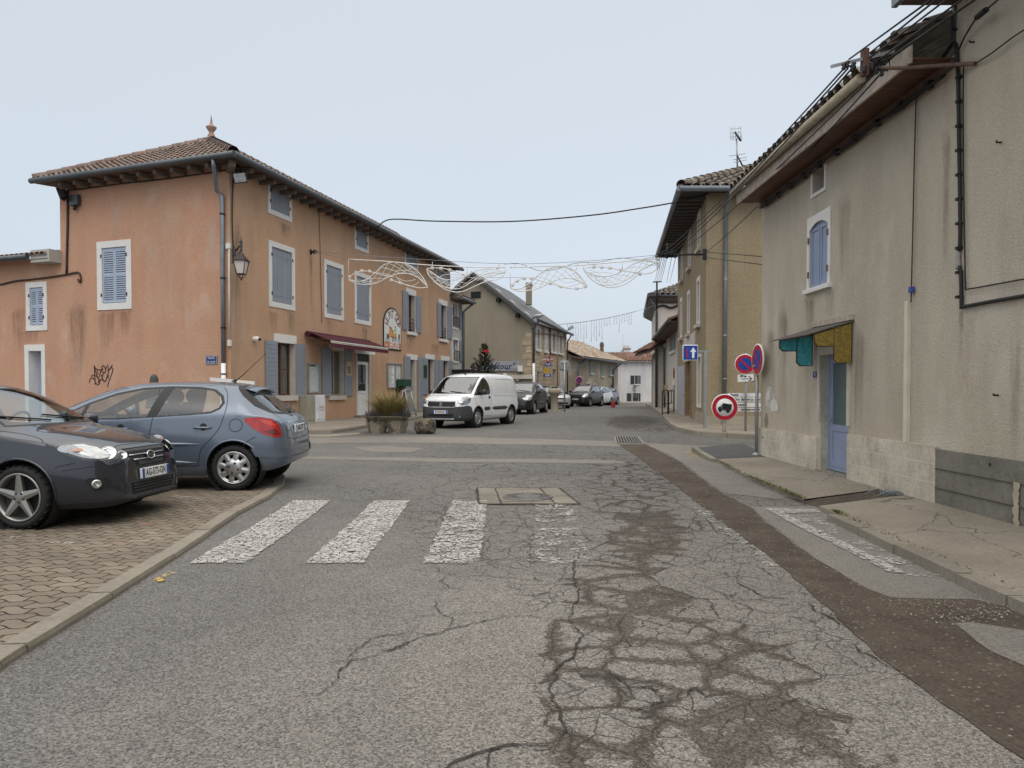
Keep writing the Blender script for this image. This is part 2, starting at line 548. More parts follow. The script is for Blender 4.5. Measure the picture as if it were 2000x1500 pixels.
def paint_mat(name, wear, col=(.54, .525, .49)):
 n = NT(name)
 wv = n.noisec(6, 2)
 off = n.new('ShaderNodeVectorMath', operation='MULTIPLY_ADD')
 n.link(wv, off.inputs[0]); off.inputs[1].default_value = (.05, .05, 0); n.link(n.pos(), off.inputs[2])
 e = n.vor(15, 'DISTANCE_TO_EDGE', off.outputs[0])
 nz = n.noise(3.1, 5, .7)
 nz2 = n.noise(24, 3, .7)
 th = n.math('ADD', n.math('MULTIPLY', nz, .6), n.math('MULTIPLY', nz2, .4))
 keep = n.rng(th, wear * .78 + .11, wear * .78 + .17)
 cell = n.rng(n.math('ADD', e, n.math('MULTIPLY', n.math('SUBTRACT', nz2, .5), .16)), .01 + wear * .10, .035 + wear * .15)
 m = n.math('MULTIPLY', keep, cell)
 fn = n.math('MULTIPLY', n.rng(n.noise(95, 2, .8), .36, .48), n.rng(n.noise(2.3, 4, .7, n.mapv(loc=(3, 1, 0))), .30, .52, .45, 1))
 m = n.math('MULTIPLY', m, fn)
 c = n.scale(col, n.rng(n.noise(7, 4, .7), .3, .7, .72, 1.12))
 n.set(c, .75, 0, .3)
 tr = n.new('ShaderNodeBsdfTransparent'); mx = n.new('ShaderNodeMixShader')
 n.link(m, mx.inputs[0]); n.link(tr.outputs[0], mx.inputs[1]); n.link(n.b.outputs[0], mx.inputs[2])
 n.link(mx.outputs[0], n.out.inputs[0])
 return n.m
PAINTS = {k: paint_mat('road_paint_%s' % nm, k) for k, nm in ((.30, 'fair'), (.40, 'worn'), (.50, 'poor'), (.56, 'bare'), (.62, 'ghost'))}
YPAINT = paint_mat('yellow_paint', .5, (.65, .45, .12))
CRACKM = M('crack_filler', (.042, .036, .030), .95, var=.4, vs=20)
# road sheet to the horizon
def ell(u, v, lst):
 m = 0
 for (cu, cv, ru, rv, s) in lst:
  d = ((u - cu) / ru) ** 2 + ((v - cv) / rv) ** 2
  if d < 1: m = max(m, s * min(1, (1 - d) * 1.8))
 return m
DIRT_E = [(1265, 1050, 90, 75, .85), (1190, 1170, 110, 90, .6), (1250, 1210, 150, 75, .75), (1110, 1310, 75, 130, .40), (1180, 1380, 150, 130, .33),
    (1400, 1330, 230, 130, .42), (1500, 1440, 190, 100, .9), (1320, 1460, 230, 90, .5), (1130, 1470, 130, 60, .5), (1230, 950, 120, 60, .3),
    (1200, 905, 60, 25, .3), (1430, 1180, 120, 40, .18), (1640, 1480, 120, 70, .55), (1080, 1240, 70, 30, .3), (1235, 825, 60, 16, .9), (1275, 835, 60, 10, .6)]
CRACK_E = [(1050, 1010, 330, 130, .9), (1250, 920, 380, 90, 1.0), (960, 1030, 170, 90, .75), (1300, 1010, 330, 150, 1.0), (1150, 900, 480, 60, .8), (1420, 1250, 300, 200, .55), (1180, 1350, 170, 220, .8), (1550, 1300, 300, 220, .5), (780, 960, 180, 30, .5),
     (1150, 830, 250, 20, .6), (1110, 1150, 130, 60, .7)]
def lin(a, b, st):
 n = max(1, int(round((b - a) / st))); return [a + (b - a) * i / n for i in range(n + 1)]
xs = sorted(set([-900, -400, -150, -60, -30] + [round(k, 3) for k in lin(-16, -7, 1.5) + lin(-7, 7, .1) + lin(7, 30, 1.5)] + [60, 150, 400, 900]))
ys = sorted(set([-60, -20, 0] + [round(k, 3) for k in lin(1.5, 18, .1) + lin(18, 32, .25) + lin(32, 92, 1.0)] + [120, 200, 500, 1500]))
me = bpy.data.meshes.new('road')
me.from_pydata([(x, y, g(y)) for y in ys for x in xs], [], [(j * len(xs) + i, j * len(xs) + i + 1, (j + 1) * len(xs) + i + 1, (j + 1) * len(xs) + i) for j in range(len(ys) - 1) for i in range(len(xs) - 1)])
da = me.attributes.new('dirt', 'FLOAT', 'POINT'); ca = me.attributes.new('crack', 'FLOAT', 'POINT')
pa_ = me.attributes.new('pale', 'FLOAT', 'POINT'); pv_ = []
dv, cv_ = [], []
PALE_E = [(1450, 1330, 900, 420, 1.0), (900, 1420, 620, 330, .75), (1150, 1120, 700, 160, .6), (1250, 960, 500, 100, .3), (300, 1500, 300, 200, .2)]
for y in ys:
 for x in xs:
  if 1.5 < y < 40 and -8 < x < 8.5:
   u, v = px((x, y, g(y))); dv.append(ell(u, v, DIRT_E)); cv_.append(ell(u, v, CRACK_E)); pv_.append(ell(u, v, PALE_E) if y < 12 else 0)
  else: pv_.append(0); dv.append(0); cv_.append(.12 if y > 14 else 0)
da.data.foreach_set('value', dv); ca.data.foreach_set('value', cv_); pa_.data.foreach_set('value', pv_)
me.polygons.foreach_set('use_smooth', [True] * len(me.polygons))
me.materials.append(ASPH)
road = bpy.data.objects.new('road', me); C.objects.link(road)
tag(road, kind='structure')
def sheet(name, poly, mat, dz=.004, parent=None, jit=0.0, sub=.25, zf=None):
 """flat patch on the ground: poly = list of ground points (Vector), edges subdivided and roughened"""
 pts = []
 for i, a in enumerate(poly):
  b = poly[(i + 1) % len(poly)]
  n = max(1, int((b - a).length / sub))
  d = (b - a); nn = V3((-d.y, d.x, 0)).normalized()
  for k in range(n):
   p = a.lerp(b, k / n)
   if jit: p = p + nn * ((random.random() - .5) * 2 * jit)
   pts.append(p)
 bm = bmesh.new()
 vs = [bm.verts.new((p.x, p.y, 0)) for p in pts]
 f = bm.faces.new(vs)
 bmesh.ops.triangulate(bm, faces=bm.faces[:])
 y0 = min(p.y for p in pts); y1 = max(p.y for p in pts)
 y = math.floor(y0 / .5) * .5
 while y < y1:
  bmesh.ops.bisect_plane(bm, geom=bm.verts[:] + bm.edges[:] + bm.faces[:], plane_co=(0, y, 0), plane_no=(0, 1, 0)); y += .5
 for v in bm.verts: v.co.z = (zf(v.co.y) if zf else g(v.co.y)) + dz
 bmesh.ops.recalc_face_normals(bm, faces=bm.faces[:])
 for f in bm.faces:
  if f.normal.z < 0: f.normal_flip()
 m_ = bpy.data.meshes.new(name); bm.to_mesh(m_); bm.free(); m_.materials.append(mat)
 o = bpy.data.objects.new(name, m_); C.objects.link(o)
 if parent: o.parent = parent
 return o
def GS(*p): return [G(u, v) for u, v in p]
tr = sheet('trench_strip', GS((1208, 868), (1290, 925), (1340, 965), (1440, 1042), (1530, 1110), (1610, 1180), (1690, 1260), (1830, 1372), (2010, 1490), (2300, 1700), (2500, 1650), (2300, 1320), (2010, 1195),
    (1900, 1172), (1740, 1170), (1690, 1150), (1590, 1092), (1520, 1040), (1465, 992), (1412, 966), (1330, 905), (1263, 868)), DIRT, .006, None, .018, .15)
tag(tr, kind='structure')
tr2 = sheet('asphalt_patch', GS((1868, 1222), (1900, 1218), (2040, 1240), (2100, 1350), (2010, 1310), (1940, 1275)), ASPH_PATCH, .010, None, .02, .15)
tag(tr2, kind='structure')
for nm, pl in (('resurfacing_band', [(560, 855), (700, 853), (850, 853), (1000, 856), (1200, 862), (1330, 869), (1480, 874), (1480, 884), (1330, 878), (1200, 872), (1000, 868), (800, 865), (560, 866)]),
      ('resurfacing_band', [(590, 892), (750, 893), (900, 896), (1060, 897), (1200, 899), (1230, 906), (1060, 904), (900, 903), (750, 900), (590, 897)]),
      ('resurfacing_band', [(690, 873), (760, 871), (830, 876), (800, 884), (720, 882)])):
 tag(sheet(nm, GS(*pl), ASPH_PATCH, .004, None, .03, .4), kind='structure')
tag(sheet('asphalt_apron', GS((1265, 867), (1358, 874), (1362, 888), (1400, 902), (1470, 938), (1545, 970), (1520, 976), (1414, 964), (1332, 903)), ASPH_PATCH, .0045, None, .015, .2), kind='structure')
tag(sheet('asphalt_apron', GS((1466, 990), (1600, 990), (1640, 1014), (1765, 1078), (1890, 1142), (1895, 1172), (1742, 1168), (1690, 1148), (1590, 1090)), ASPH_PATCH, .0045, None, .015, .2), kind='structure')
def stripe(pl, wear, label):
 o = sheet('crosswalk_stripe', GS(*pl), PAINTS[wear], .013, road, .014, .06)
 return o
stripe([(368, 1102), (478, 1102), (645, 979), (572, 979)], .30, '')
stripe([(597, 1102), (708, 1102), (800, 979), (729, 979)], .30, '')
stripe([(826, 1102), (936, 1102), (951, 979), (884, 979)], .40, '')
stripe([(1046, 1103), (1156, 1103), (1112, 979), (1046, 979)], .50, '')
stripe([(1274, 1108), (1386, 1108), (1272, 979), (1205, 979)], .62, '')
stripe([(1505, 1113), (1531, 1113), (1370, 985), (1345, 985)], .50, '')
stripe([(1497, 996), (1592, 998), (1910, 1140), (1770, 1126)], .50, '')
sheet('crosswalk_stripe', GS((1494, 995), (1592, 997), (1606, 1003), (1535, 1005), (1770, 1122), (1735, 1120)), PAINTS[.30], .017, road, .01, .2)
stripe([(590, 979), (655, 979), (720, 930), (672, 930)], .62, '')
stripe([(760, 979), (812, 979), (852, 930), (800, 930)], .62, '')
stripe([(905, 979), (960, 979), (970, 932), (925, 932)], .62, '')
stripe([(1310, 925), (1390, 925), (1540, 972), (1440, 972)], .62, '')
tag(sheet('edge_mark', GS((300, 1135), (330, 1118), (345, 1120), (310, 1142)), YPAINT, .014, road, .01, .1))
tag(sheet('edge_mark', GS((1335, 884), (1350, 881), (1368, 892), (1356, 896)), YPAINT, .014, road, .01, .1))
def crack(mb, pl, w0):
 pts = []
 P = [G(u, v, .008) for u, v in pl]
 for a, b in zip(P, P[1:]):
  n = max(2, int((b - a).length / .03))
  for k in range(n): pts.append(a.lerp(b, k / n))
 pts.append(P[-1])
 L_, R_ = [], []
 jx = 0
 for i, p in enumerate(pts):
  t = (pts[min(i + 1, len(pts) - 1)] - pts[max(i - 1, 0)]).normalized()
  nn = V3((-t.y, t.x, 0))
  jx = jx * .7 + (random.random() - .5) * .030
  wv = w0 * .5 * (.4 + random.random()) * min(1, .25 + 4 * min(i, len(pts) - 1 - i) / len(pts))
  q = p + nn * jx
  L_.append(q + nn * wv); R_.append(q - nn * wv)
 n = len(pts)
 mb.add(L_ + R_, [(i, i + 1, n + i + 1, n + i) for i in range(n - 1)])
CK = MB()
for pl, w0 in (([(590, 1352), (620, 1354), (650, 1338), (672, 1305), (690, 1288), (740, 1276), (790, 1255), (860, 1232), (880, 1225), (940, 1212), (1000, 1203), (1060, 1204), (1110, 1206)], .010),
      ([(672, 1295), (710, 1262), (720, 1245), (760, 1238), (800, 1236), (850, 1238), (885, 1226)], .008),
      ([(718, 1268), (780, 1266), (800, 1248)], .006), ([(640, 1294), (690, 1288)], .005),
      ([(880, 1226), (884, 1206), (868, 1196), (855, 1186), (850, 1168)], .007), ([(868, 1196), (900, 1198), (960, 1193)], .006), ([(868, 1196), (830, 1202), (795, 1214)], .005),
      ([(1110, 1206), (1135, 1170), (1120, 1120), (1130, 1080)], .012), ([(1110, 1206), (1140, 1240), (1120, 1280), (1090, 1300), (1078, 1340), (1095, 1390), (1105, 1420), (1080, 1455), (1000, 1458)], .014),
      ([(1080, 1455), (960, 1460), (930, 1475), (880, 1490), (850, 1510)], .016), ([(960, 1460), (965, 1500)], .012),
      ([(1095, 1345), (1150, 1347)], .006), ([(1095, 1325), (1140, 1325)], .006),
      ([(840, 1100), (855, 1115), (880, 1122), (940, 1123), (1010, 1128), (1080, 1135), (1120, 1136)], .007), ([(880, 1122), (860, 1135), (880, 1146), (900, 1150)], .007), ([(840, 1150), (880, 1146), (905, 1154)], .006),
      ([(1100, 1090), (1180, 1092), (1230, 1082), (1300, 1080)], .007), ([(620, 1094), (760, 1090), (820, 1088)], .004), ([(690, 1070), (820, 1072), (860, 1066)], .004),
      ([(900, 975), (930, 1000), (900, 1030), (950, 1050), (940, 1095)], .006), ([(850, 1020), (960, 1022), (1050, 1030), (1120, 1024)], .005), ([(930, 1052), (1010, 1058), (1060, 1050), (1180, 1056)], .005), ([(960, 990), (1010, 1000), (1040, 1040), (1030, 1080), (1060, 1110)], .006), ([(880, 980), (860, 1010), (880, 1030), (850, 1055), (835, 1090)], .007), ([(760, 980), (850, 985), (930, 978)], .004), ([(720, 935), (760, 945), (830, 955), (870, 970), (920, 972)], .005),
      ([(1380, 1010), (1400, 1040), (1430, 1045), (1450, 1065)], .010), ([(1450, 1100), (1480, 1105), (1510, 1128)], .010), ([(1430, 1130), (1460, 1150), (1495, 1165), (1560, 1172)], .010),
      ([(1575, 1175), (1590, 1190), (1620, 1205), (1660, 1225)], .012), ([(1660, 1255), (1700, 1280), (1740, 1300), (1760, 1310)], .012), ([(1610, 1200), (1660, 1222)], .008),
      ([(1310, 960), (1330, 985), (1360, 1000), (1350, 1030), (1380, 1050)], .007), ([(1250, 890), (1290, 930), (1270, 950)], .006), ([(1180, 960), (1170, 930), (1120, 925), (1060, 930)], .005),
      ([(1180, 1300), (1230, 1345), (1270, 1340), (1300, 1370), (1240, 1385), (1180, 1375)], .010), ([(1300, 1370), (1360, 1340), (1380, 1360), (1440, 1345)], .009), ([(1500, 1390), (1560, 1360), (1640, 1400)], .009)):
 crack(CK, pl, w0)
o = CK.build('crack_lines', CRACKM, road); o['kind'] = 'stuff'
# pavements and kerbs
def strip_walk(name, outer, inner, mat, skirt=.3):
 mb = MB()
 n = len(outer)
 mb.add(outer + inner, [(i, i + 1, n + i + 1, n + i) for i in range(n - 1)])
 mb.add(outer + [p - V3((0, 0, skirt)) for p in outer], [(i, i + 1, n + i + 1, n + i) for i in range(n - 1)])
 return tag(mb.build(name, mat, None), kind='structure')
def kerb(name, outer, width, drop, mat, side, seg=1.0):
 """row of kerb stones: outer = top outer edge, width towards side (+1 left of travel)"""
 mb = MB()
 pts = [outer[0]]
 for a, b in zip(outer, outer[1:]):
  n = max(1, int(round((b - a).length / seg)))
  pts += [a.lerp(b, k / n) for k in range(1, n + 1)]
 def nor(i):
  a = pts[max(i - 1, 0)]; b = pts[min(i + 1, len(pts) - 1)]
  d = (b - a).normalized(); return V3((-d.y, d.x, 0)).normalized() * side
 for i in range(len(pts) - 1):
  a, b = pts[i], pts[i + 1]
  d = (b - a).normalized() * .010
  a2, b2 = a + d, b - d
  j = V3(((random.random() - .5) * .012, (random.random() - .5) * .012, (random.random() - .5) * .008 + .006))
  na, nb = nor(i) * width, nor(i + 1) * width
  dn = V3((0, 0, -drop))
  ch = .018
  po = [a2 + j, b2 + j, b2 + nb + j, a2 + na + j]
  co = [a2 + j - nor(i) * ch * .5 + V3((0, 0, -ch * 1.6)), b2 + j - nor(i + 1) * ch * .5 + V3((0, 0, -ch * 1.6))]
  vs = po + co + [co[0] + dn, co[1] + dn, po[3] + dn, po[2] + dn]
  mb.add(vs, [(0, 1, 2, 3), (4, 5, 1, 0), (6, 7, 5, 4), (3, 8, 6, 4, 0), (1, 5, 7, 9, 2), (3, 2, 9, 8)])
 return tag(mb.build(name, mat, None), kind='structure')
PZ = .045
kb = [G(u, v, PZ) for u, v in ((-420, 1500), (-120, 1357), (0, 1293), (52, 1259), (217, 1159), (339, 1083), (465, 999), (525, 968), (553, 943), (556, 929), (545, 921), (500, 917), (420, 913), (300, 910), (100, 905), (-300, 900))]
sheet('parking_paving', kb + [V3((-40, 12.2, 0)), V3((-40, 1, 0))], PAVER, PZ - .004, None, 0, .6).__setitem__('kind', 'structure')
kerb('parking_kerb', kb[:12], .14, .16, KERB, 1, 1.0)
for pl in ([(330, 968), (395, 971), (400, 977), (335, 973)], [(20, 1048), (80, 1050), (145, 1058), (140, 1066), (60, 1056), (20, 1053)]):
 sheet('bay_mark', [G(u, v, PZ) for u, v in pl], PAINTS[.50], PZ + .004, road, .006, .1)
def wx(p): return V3((4.93, p.y, .19))
oa = [G(1361, 874, .10), G(1380, 886, .08), G(1400, 897, .055), G(1460, 930, .05), G(1500, 946, .05), G(1544, 965, .045), G(1570, 975, .04)]
ia = [V3((5.4, 17.0, .2)), V3((5.2, 15.6, .2))] + [wx(p) for p in oa[2:]]
ia[-1] = V3((4.93, 9.55, .18))
strip_walk('pavement', oa[2:], ia[2:], CONC)
strip_walk('pavement', oa[:3], ia[:3], ASPH_DARK)
kerb('pavement_kerb', [oa[0] + V3((0, 0, .004)), oa[1] + V3((0, 0, .004)), oa[2] + V3((0, 0, .004))], .11, .12, KERB, -1, .9)
ob = [G(1600, 988, .06), G(1637, 1006, .07), G(1700, 1032, .08), G(1772, 1066, .08), G(1898, 1122, .08), G(2000, 1165, .08), G(2300, 1290, .08), G(2900, 1600, .08)]
ib = [V3((4.93, 9.0, .185))] + [V3((4.93, max(p.y, .5) + .6 * (1 - i / 7), .19)) for i, p in enumerate(ob[1:])]
ib[-1] = V3((4.93, -3, .19))
ob[-1].y = -3
strip_walk('pavement', ob, ib, CONC)
kerb('pavement_kerb', [p + V3((0, 0, .004)) for p in ob[1:]], .12, .14, KERB, -1, .95)
A0, B0 = G(1552, 977, .004), G(1612, 997, .004); A3, B3 = ia[-1] + V3((0, .25, -.012)), ib[0] + V3((0, -.25, -.012))
A1, B1 = A0.lerp(A3, .16), B0.lerp(B3, .16); A1.z = oa[-1].z - .006; B1.z = ob[0].z - .008; A0.y += .1
tf = MB(); tf.add([A0, B0, A1, B1, A3, B3], [(0, 1, 3, 2), (2, 3, 5, 4)])
tag(tf.build('trench_branch', DIRT), kind='structure')
YW = [(1262, 788), (1273, 795), (1290, 806), (1310, 828), (1327, 835), (1350, 840), (1370, 843), (1420, 846), (1480, 849), (1560, 852)]
yk = [G(u, v, .12) for u, v in YW]
sheet('far_pavement', yk + [V3((30, 20.6, 0)), V3((30, 60, 0)), V3((12, 62, 0))], CONC, .12, None, 0, .8).__setitem__('kind', 'structure')
kerb('pavement_kerb', [p + V3((0, 0, .006)) for p in yk], .14, .2, KERB_PALE, 1, 1.0)
lk = [G(u, v, .10) for u, v in ((430, 838), (540, 840), (582, 841), (648, 840), (690, 835), (712, 831), (760, 824), (800, 817), (845, 808), (880, 801))]
PFo, PFd = V3((-7.96, 20.6, 0)), V3((.2528, 1, 0)).normalized()
li = []
for p in lk:
 t = max(-.2, (p - PFo).dot(PFd)); q = PFo + PFd * (t + 1.5); li.append(V3((q.x - .05, q.y, .38)))
strip_walk('left_pavement', lk, li, CONC)
kerb('pavement_kerb', [p + V3((0, 0, .006)) for p in lk], .12, .2, KERB, 1, 1.0)
tag(sheet('gutter_line', GS((560, 849), (640, 849), (700, 845), (705, 848), (645, 853), (560, 853)), KERB_PALE, .006, None, .01, .3), kind='structure')
IRON = M('cast_iron', (.16, .15, .14), .6, .5, var=.3, vs=12, fine=.3, fs=120)
SUR = concrete_mat('surround_concrete', (.215, .195, .162))
mh = thing('manhole', 'round cast iron manhole cover in a cracked square of pale concrete, on the crossing', 'manhole', G(1030, 969))
q = [G(u, v, .016) for u, v in ((936, 984), (1132, 984), (1092, 953), (932, 953))]
mb = MB(); mb.add(q + [p - V3((0, 0, .1)) for p in q], [(0, 1, 2, 3), (4, 5, 1, 0), (5, 6, 2, 1), (6, 7, 3, 2), (7, 4, 0, 3)]); mb.build('surround', SUR, mh)
mb = MB()
for t0, t1, w_ in (((.22, 0), (.22, 1), .02), ((.76, 0), (.76, 1), .02), ((.22, .12), (.76, .12), .012), ((.22, .9), (.76, .9), .012), ((0, .55), (.22, .48), .01), ((.76, .4), (1, .5), .01), ((0, 0), (1, 0), .03), ((0, 1), (1, 1), .03), ((0, 0), (0, 1), .03), ((1, 0), (1, 1), .03)):
 f_ = lambda s_, t_: q[0].lerp(q[1], s_).lerp(q[3].lerp(q[2], s_), t_)
 p_ = [f_(*t0).lerp(f_(*t1), k / 12) + V3(((random.random() - .5) * .02, (random.random() - .5) * .02, .003)) for k in range(13)]; dd_ = (p_[-1] - p_[0]).normalized(); nn_ = V3((-dd_.y, dd_.x, 0)) * w_ * .5
 mb.add([p + nn_ * s * (.5 + random.random()) for p in p_ for s in (-1, 1)], [(2 * k, 2 * k + 1, 2 * k + 3, 2 * k + 2) for k in range(12)])
o = mb.build('joint_lines', CRACKM, mh); o['kind'] = 'stuff'
cc = G(1031, 969.5, .018)
rr = (G(1079, 969.5) - G(983, 969.5)).length / 2
mb = MB(); mb.lathe([(rr, -.02), (rr, .004), (rr * .9, .008), (rr * .89, .002), (rr * .86, .002), (rr * .85, .007), (rr * .55, .007), (rr * .53, .003), (rr * .48, .003), (rr * .46, .008), (.001, .008)], cc, n=40)
for i in range(24):
 a = i * math.pi / 12
 mb.box(cc + V3((math.cos(a) * rr * .7, math.sin(a) * rr * .7, .009)), (.12, .012, .006), (V3((math.cos(a), math.sin(a), 0)), V3((-math.sin(a), math.cos(a), 0)), V3((0, 0, 1))))
mb.build('cover', IRON, mh)
dr = thing('drain_grate', 'rectangular iron drain grating set in the asphalt at the head of the trench', 'drain', G(1230, 859))
q = [G(u, v, .008) for u, v in ((1204, 866), (1256, 866), (1246, 853), (1200, 853))]
mb = MB()
def bar(mb, a, b, w_, h_=.02):
 d = (b - a).normalized(); mb.box((a + b) / 2, ((b - a).length, w_, h_), (d, V3((-d.y, d.x, 0)), V3((0, 0, 1))))
for i in range(4): bar(mb, q[i], q[(i + 1) % 4], .05)
mb.build('frame', KERB, dr)
mb = MB()
for i in range(1, 9): bar(mb, q[0].lerp(q[1], i / 9), q[3].lerp(q[2], i / 9), .03)
for i in range(1, 5): bar(mb, q[0].lerp(q[3], i / 5), q[1].lerp(q[2], i / 5), .03, .018)
mb.build('grating', IRON, dr)
mb = MB(); mb.add([p - V3((0, 0, .003)) for p in q], [(0, 1, 2, 3)]); mb.build('pit', M('pit_dark', (.02, .02, .02), .9), dr)
# materials: buildings
PINK = stucco('pink_render', (.505, .315, .20), (.52, .345, .23), .6, .2, .08, .5, 26, .12)
PINK2 = stucco('pink_render_side', (.505, .285, .19), (.51, .325, .22), .7, .18, .16, .5, 26, .11)
BEIGE = stucco('beige_render', (.46, .405, .322), (.50, .447, .36), .7, .24, .26, .5, 42, .10, (.32, .265, .20))
YELLOW = stucco('ochre_render', (.30, .24, .155), (.33, .268, .175), .5, .15, .04, .8, 18, .13)
GABLE = stucco('olive_render', (.30, .265, .205), (.33, .295, .23), .6, .22, .05, .2, 30, .06)
PALE = stucco('pale_render', (.62, .57, .51), (.56, .52, .46), .5, .2, .1, .2, 30, .05)
WHITEW = stucco('white_render', (.66, .645, .64), (.58, .56, .55), .6, .32, .1, .2, 12, .06)
BROWN = stucco('brown_render', (.31, .265, .205), (.42, .37, .30), .9, .40, .25, .4, 14, .15, (.20, .18, .15))
GREYW = stucco('grey_render', (.46, .44, .40), (.50, .47, .43), .5, .15, .05, .2, 30, .05)
TRIM = M('white_trim', (.70, .68, .65), .7, var=.06, vs=3, fine=.04, fs=30)
STONE_TRIM = M('stone_trim', (.52, .47, .41), .8, var=.12, vs=5, fine=.08, fs=40, bump=.2)
BLUE_SH = M('blue_grey_shutter', (.25, .272, .31), .6, var=.08, vs=2.5, fine=.04, fs=30)
BLUE_LT = M('pale_blue_shutter', (.36, .42, .53), .6, var=.06, vs=2.5)
BLUE_RB = M('blue_paint', (.25, .30, .425), .5, var=.06, vs=3)
GREEN_SH = M('sage_shutter', (.22, .27, .255), .7, var=.1)
DARK_SH = M('dark_shutter', (.035, .045, .05), .7)
GREY_SH = M('grey_shutter', (.22, .23, .24), .7)
WHITE_SH = M('white_shutter', (.66, .65, .63), .6)
ZINC = M('zinc', (.20, .225, .25), .42, .6, var=.18, vs=3)
ZINC_DK = M('dark_zinc', (.105, .115, .125), .45, .5, var=.15, vs=3)
WOOD_DK = M('eave_wood', (.11, .075, .058), .85, var=.25, vs=6)
RAFT = M('rafter_wood', (.155, .128, .108), .85, var=.25, vs=9)
BROWN_FR = M('brown_frame', (.10, .042, .028), .5)
DARKIN = M('dark_interior', (.02, .02, .02), .9)
CURTAIN = M('curtain', (.33, .29, .20), .8, var=.15, vs=5)
IRONB = M('black_iron', (.02, .02, .022), .5, .4)
CABLE = M('cable_black', (.016, .015, .016), .6)
CABLE_BR = M('cable_brown', (.045, .028, .022), .7)
GLZ = glass('window_glass', (.35, .38, .38), .72)
PVC = M('white_pvc', (.78, .78, .77), .35, var=.03)
def tile_mat(name, a, b, c3=None, pitch=None):
 n = NT(name)
 vc = n.noise(4.2, 3, .7); col = n.mix(n.rng(vc, .35, .65), a, b)
 vv = n.vor(4.5, 'F1', out='Color'); sg = n.new('ShaderNodeSeparateColor'); n.link(vv, sg.inputs[0])
 col = n.scale(col, n.rng(sg.outputs[0], 0, 1, .65, 1.35))
 if c3: col = n.mix(n.rng(n.noise(2.6, 4, .7), .52, .62), col, c3)
 col = n.scale(col, n.rng(n.noise(40, 2), .3, .7, .8, 1.2))
 return n.set(col, .9, 0, .2)
TILE_RED = tile_mat('red_tiles', (.235, .165, .135), (.165, .12, .105), (.20, .18, .15))
TILE_GREY = tile_mat('grey_tiles', (.10, .09, .085), (.16, .135, .115), (.21, .19, .13))
TILE_MOSS = tile_mat('mossy_tiles', (.11, .09, .075), (.17, .135, .11), (.26, .25, .20))
TILE_PALE = tile_mat('pale_tiles', (.26, .19, .14), (.36, .29, .22), (.55, .52, .46))
TILE_BRN = tile_mat('brown_tiles', (.19, .11, .085), (.25, .15, .115))
def stone_mat():
 n = NT('coursed_stone')
 sp = n.new('ShaderNodeSeparateXYZ'); n.link(n.pos(), sp.inputs[0])
 cb = n.new('ShaderNodeCombineXYZ')
 n.link(n.math('ADD', sp.outputs[1], n.math('MULTIPLY', sp.outputs[0], .25)), cb.inputs[0]); n.link(sp.outputs[2], cb.inputs[1])
 nz = n.noisec(2.5, 2)
 ma = n.new('ShaderNodeVectorMath', operation='MULTIPLY_ADD'); n.link(nz, ma.inputs[0]); ma.inputs[1].default_value = (.12, .12, 0); n.link(cb.outputs[0], ma.inputs[2])
 bt = n.new('ShaderNodeTexBrick'); bt.inputs['Scale'].default_value = 1
 bt.inputs['Brick Width'].default_value = .55; bt.inputs['Row Height'].default_value = .26; bt.inputs['Mortar Size'].default_value = .015
 bt.inputs['Color1'].default_value = (.52, .42, .30, 1); bt.inputs['Color2'].default_value = (.42, .335, .235, 1); bt.inputs['Mortar'].default_value = (.25, .20, .15, 1)
 n.link(ma.outputs[0], bt.inputs['Vector'])
 c = n.scale(bt.outputs[0], n.rng(n.noise(6, 4, .7), .3, .7, .75, 1.2))
 return n.set(c, .9, 0, .2)
STONE = stone_mat()
def block_mat(name, col, joint, dark):
 n = NT(name)
 c = n.scale(col, n.rng(n.noise(1.8, 5, .7), .3, .7, .68, 1.25))
 c = n.mix(n.rng(n.noise(2.3, 4, .7, n.mapv((1, 1, .5), loc=(5, 5, 5))), .55, .7, 0, .5), c, dark)
 c = n.scale(c, n.rng(n.noise(50, 2), .3, .7, .85, 1.15))
 n.bump(n.noise(40, 3), .3, .01)
 return n.set(c, .9, 0, .2)
PLINTH = block_mat('pale_plinth', (.53, .475, .39), None, (.26, .20, .14))
PLINTH_DK = block_mat('grey_plinth', (.19, .175, .15), None, (.13, .115, .095))
JOINT = M('joint_white', (.55, .51, .44), .9, var=.15)
def mk(name, mat, parent, fn, **kw):
 mb = MB(); fn(mb); return mb.build(name, mat, parent, **kw)
def boards_v(mb, W, a0, a1, z0, z1, d0, d1, n):
 p = (a1 - a0) / n
 for i in range(n): W.box(mb, a0 + i * p + .003, a0 + (i + 1) * p - .003, z0, z1, d0, d1 + (.002 if i % 2 else 0))
def boards_h(mb, W, a0, a1, z0, z1, d0, d1, n):
 p = (z1 - z0) / n
 for i in range(n): W.box(mb, a0, a1, z0 + i * p + .004, z0 + (i + 1) * p - .004, d0, d1)
 W.box(mb, a0 + .01, a1 - .01, z0 + .01, z1 - .01, d0, d0 + (d1 - d0) * .6)
def louvre(mb, W, a0, a1, z0, z1, d0, d1):
 s = .05
 W.box(mb, a0, a0 + s, z0, z1, d0, d1); W.box(mb, a1 - s, a1, z0, z1, d0, d1)
 zm = z0 + (z1 - z0) * .52
 for za, zb in ((z0, z0 + .09), (zm - .045, zm + .045), (z1 - .08, z1)): W.box(mb, a0 + s, a1 - s, za, zb, d0, d1)
 for za, zb in ((z0 + .09, zm - .045), (zm + .045, z1 - .08)):
  n = max(2, int((zb - za) / .062)); p = (zb - za) / n
  for i in range(n): W.box(mb, a0 + s, a1 - s, za + i * p + p * .36, za + (i + 1) * p, d0 + .004, d1 - .006)
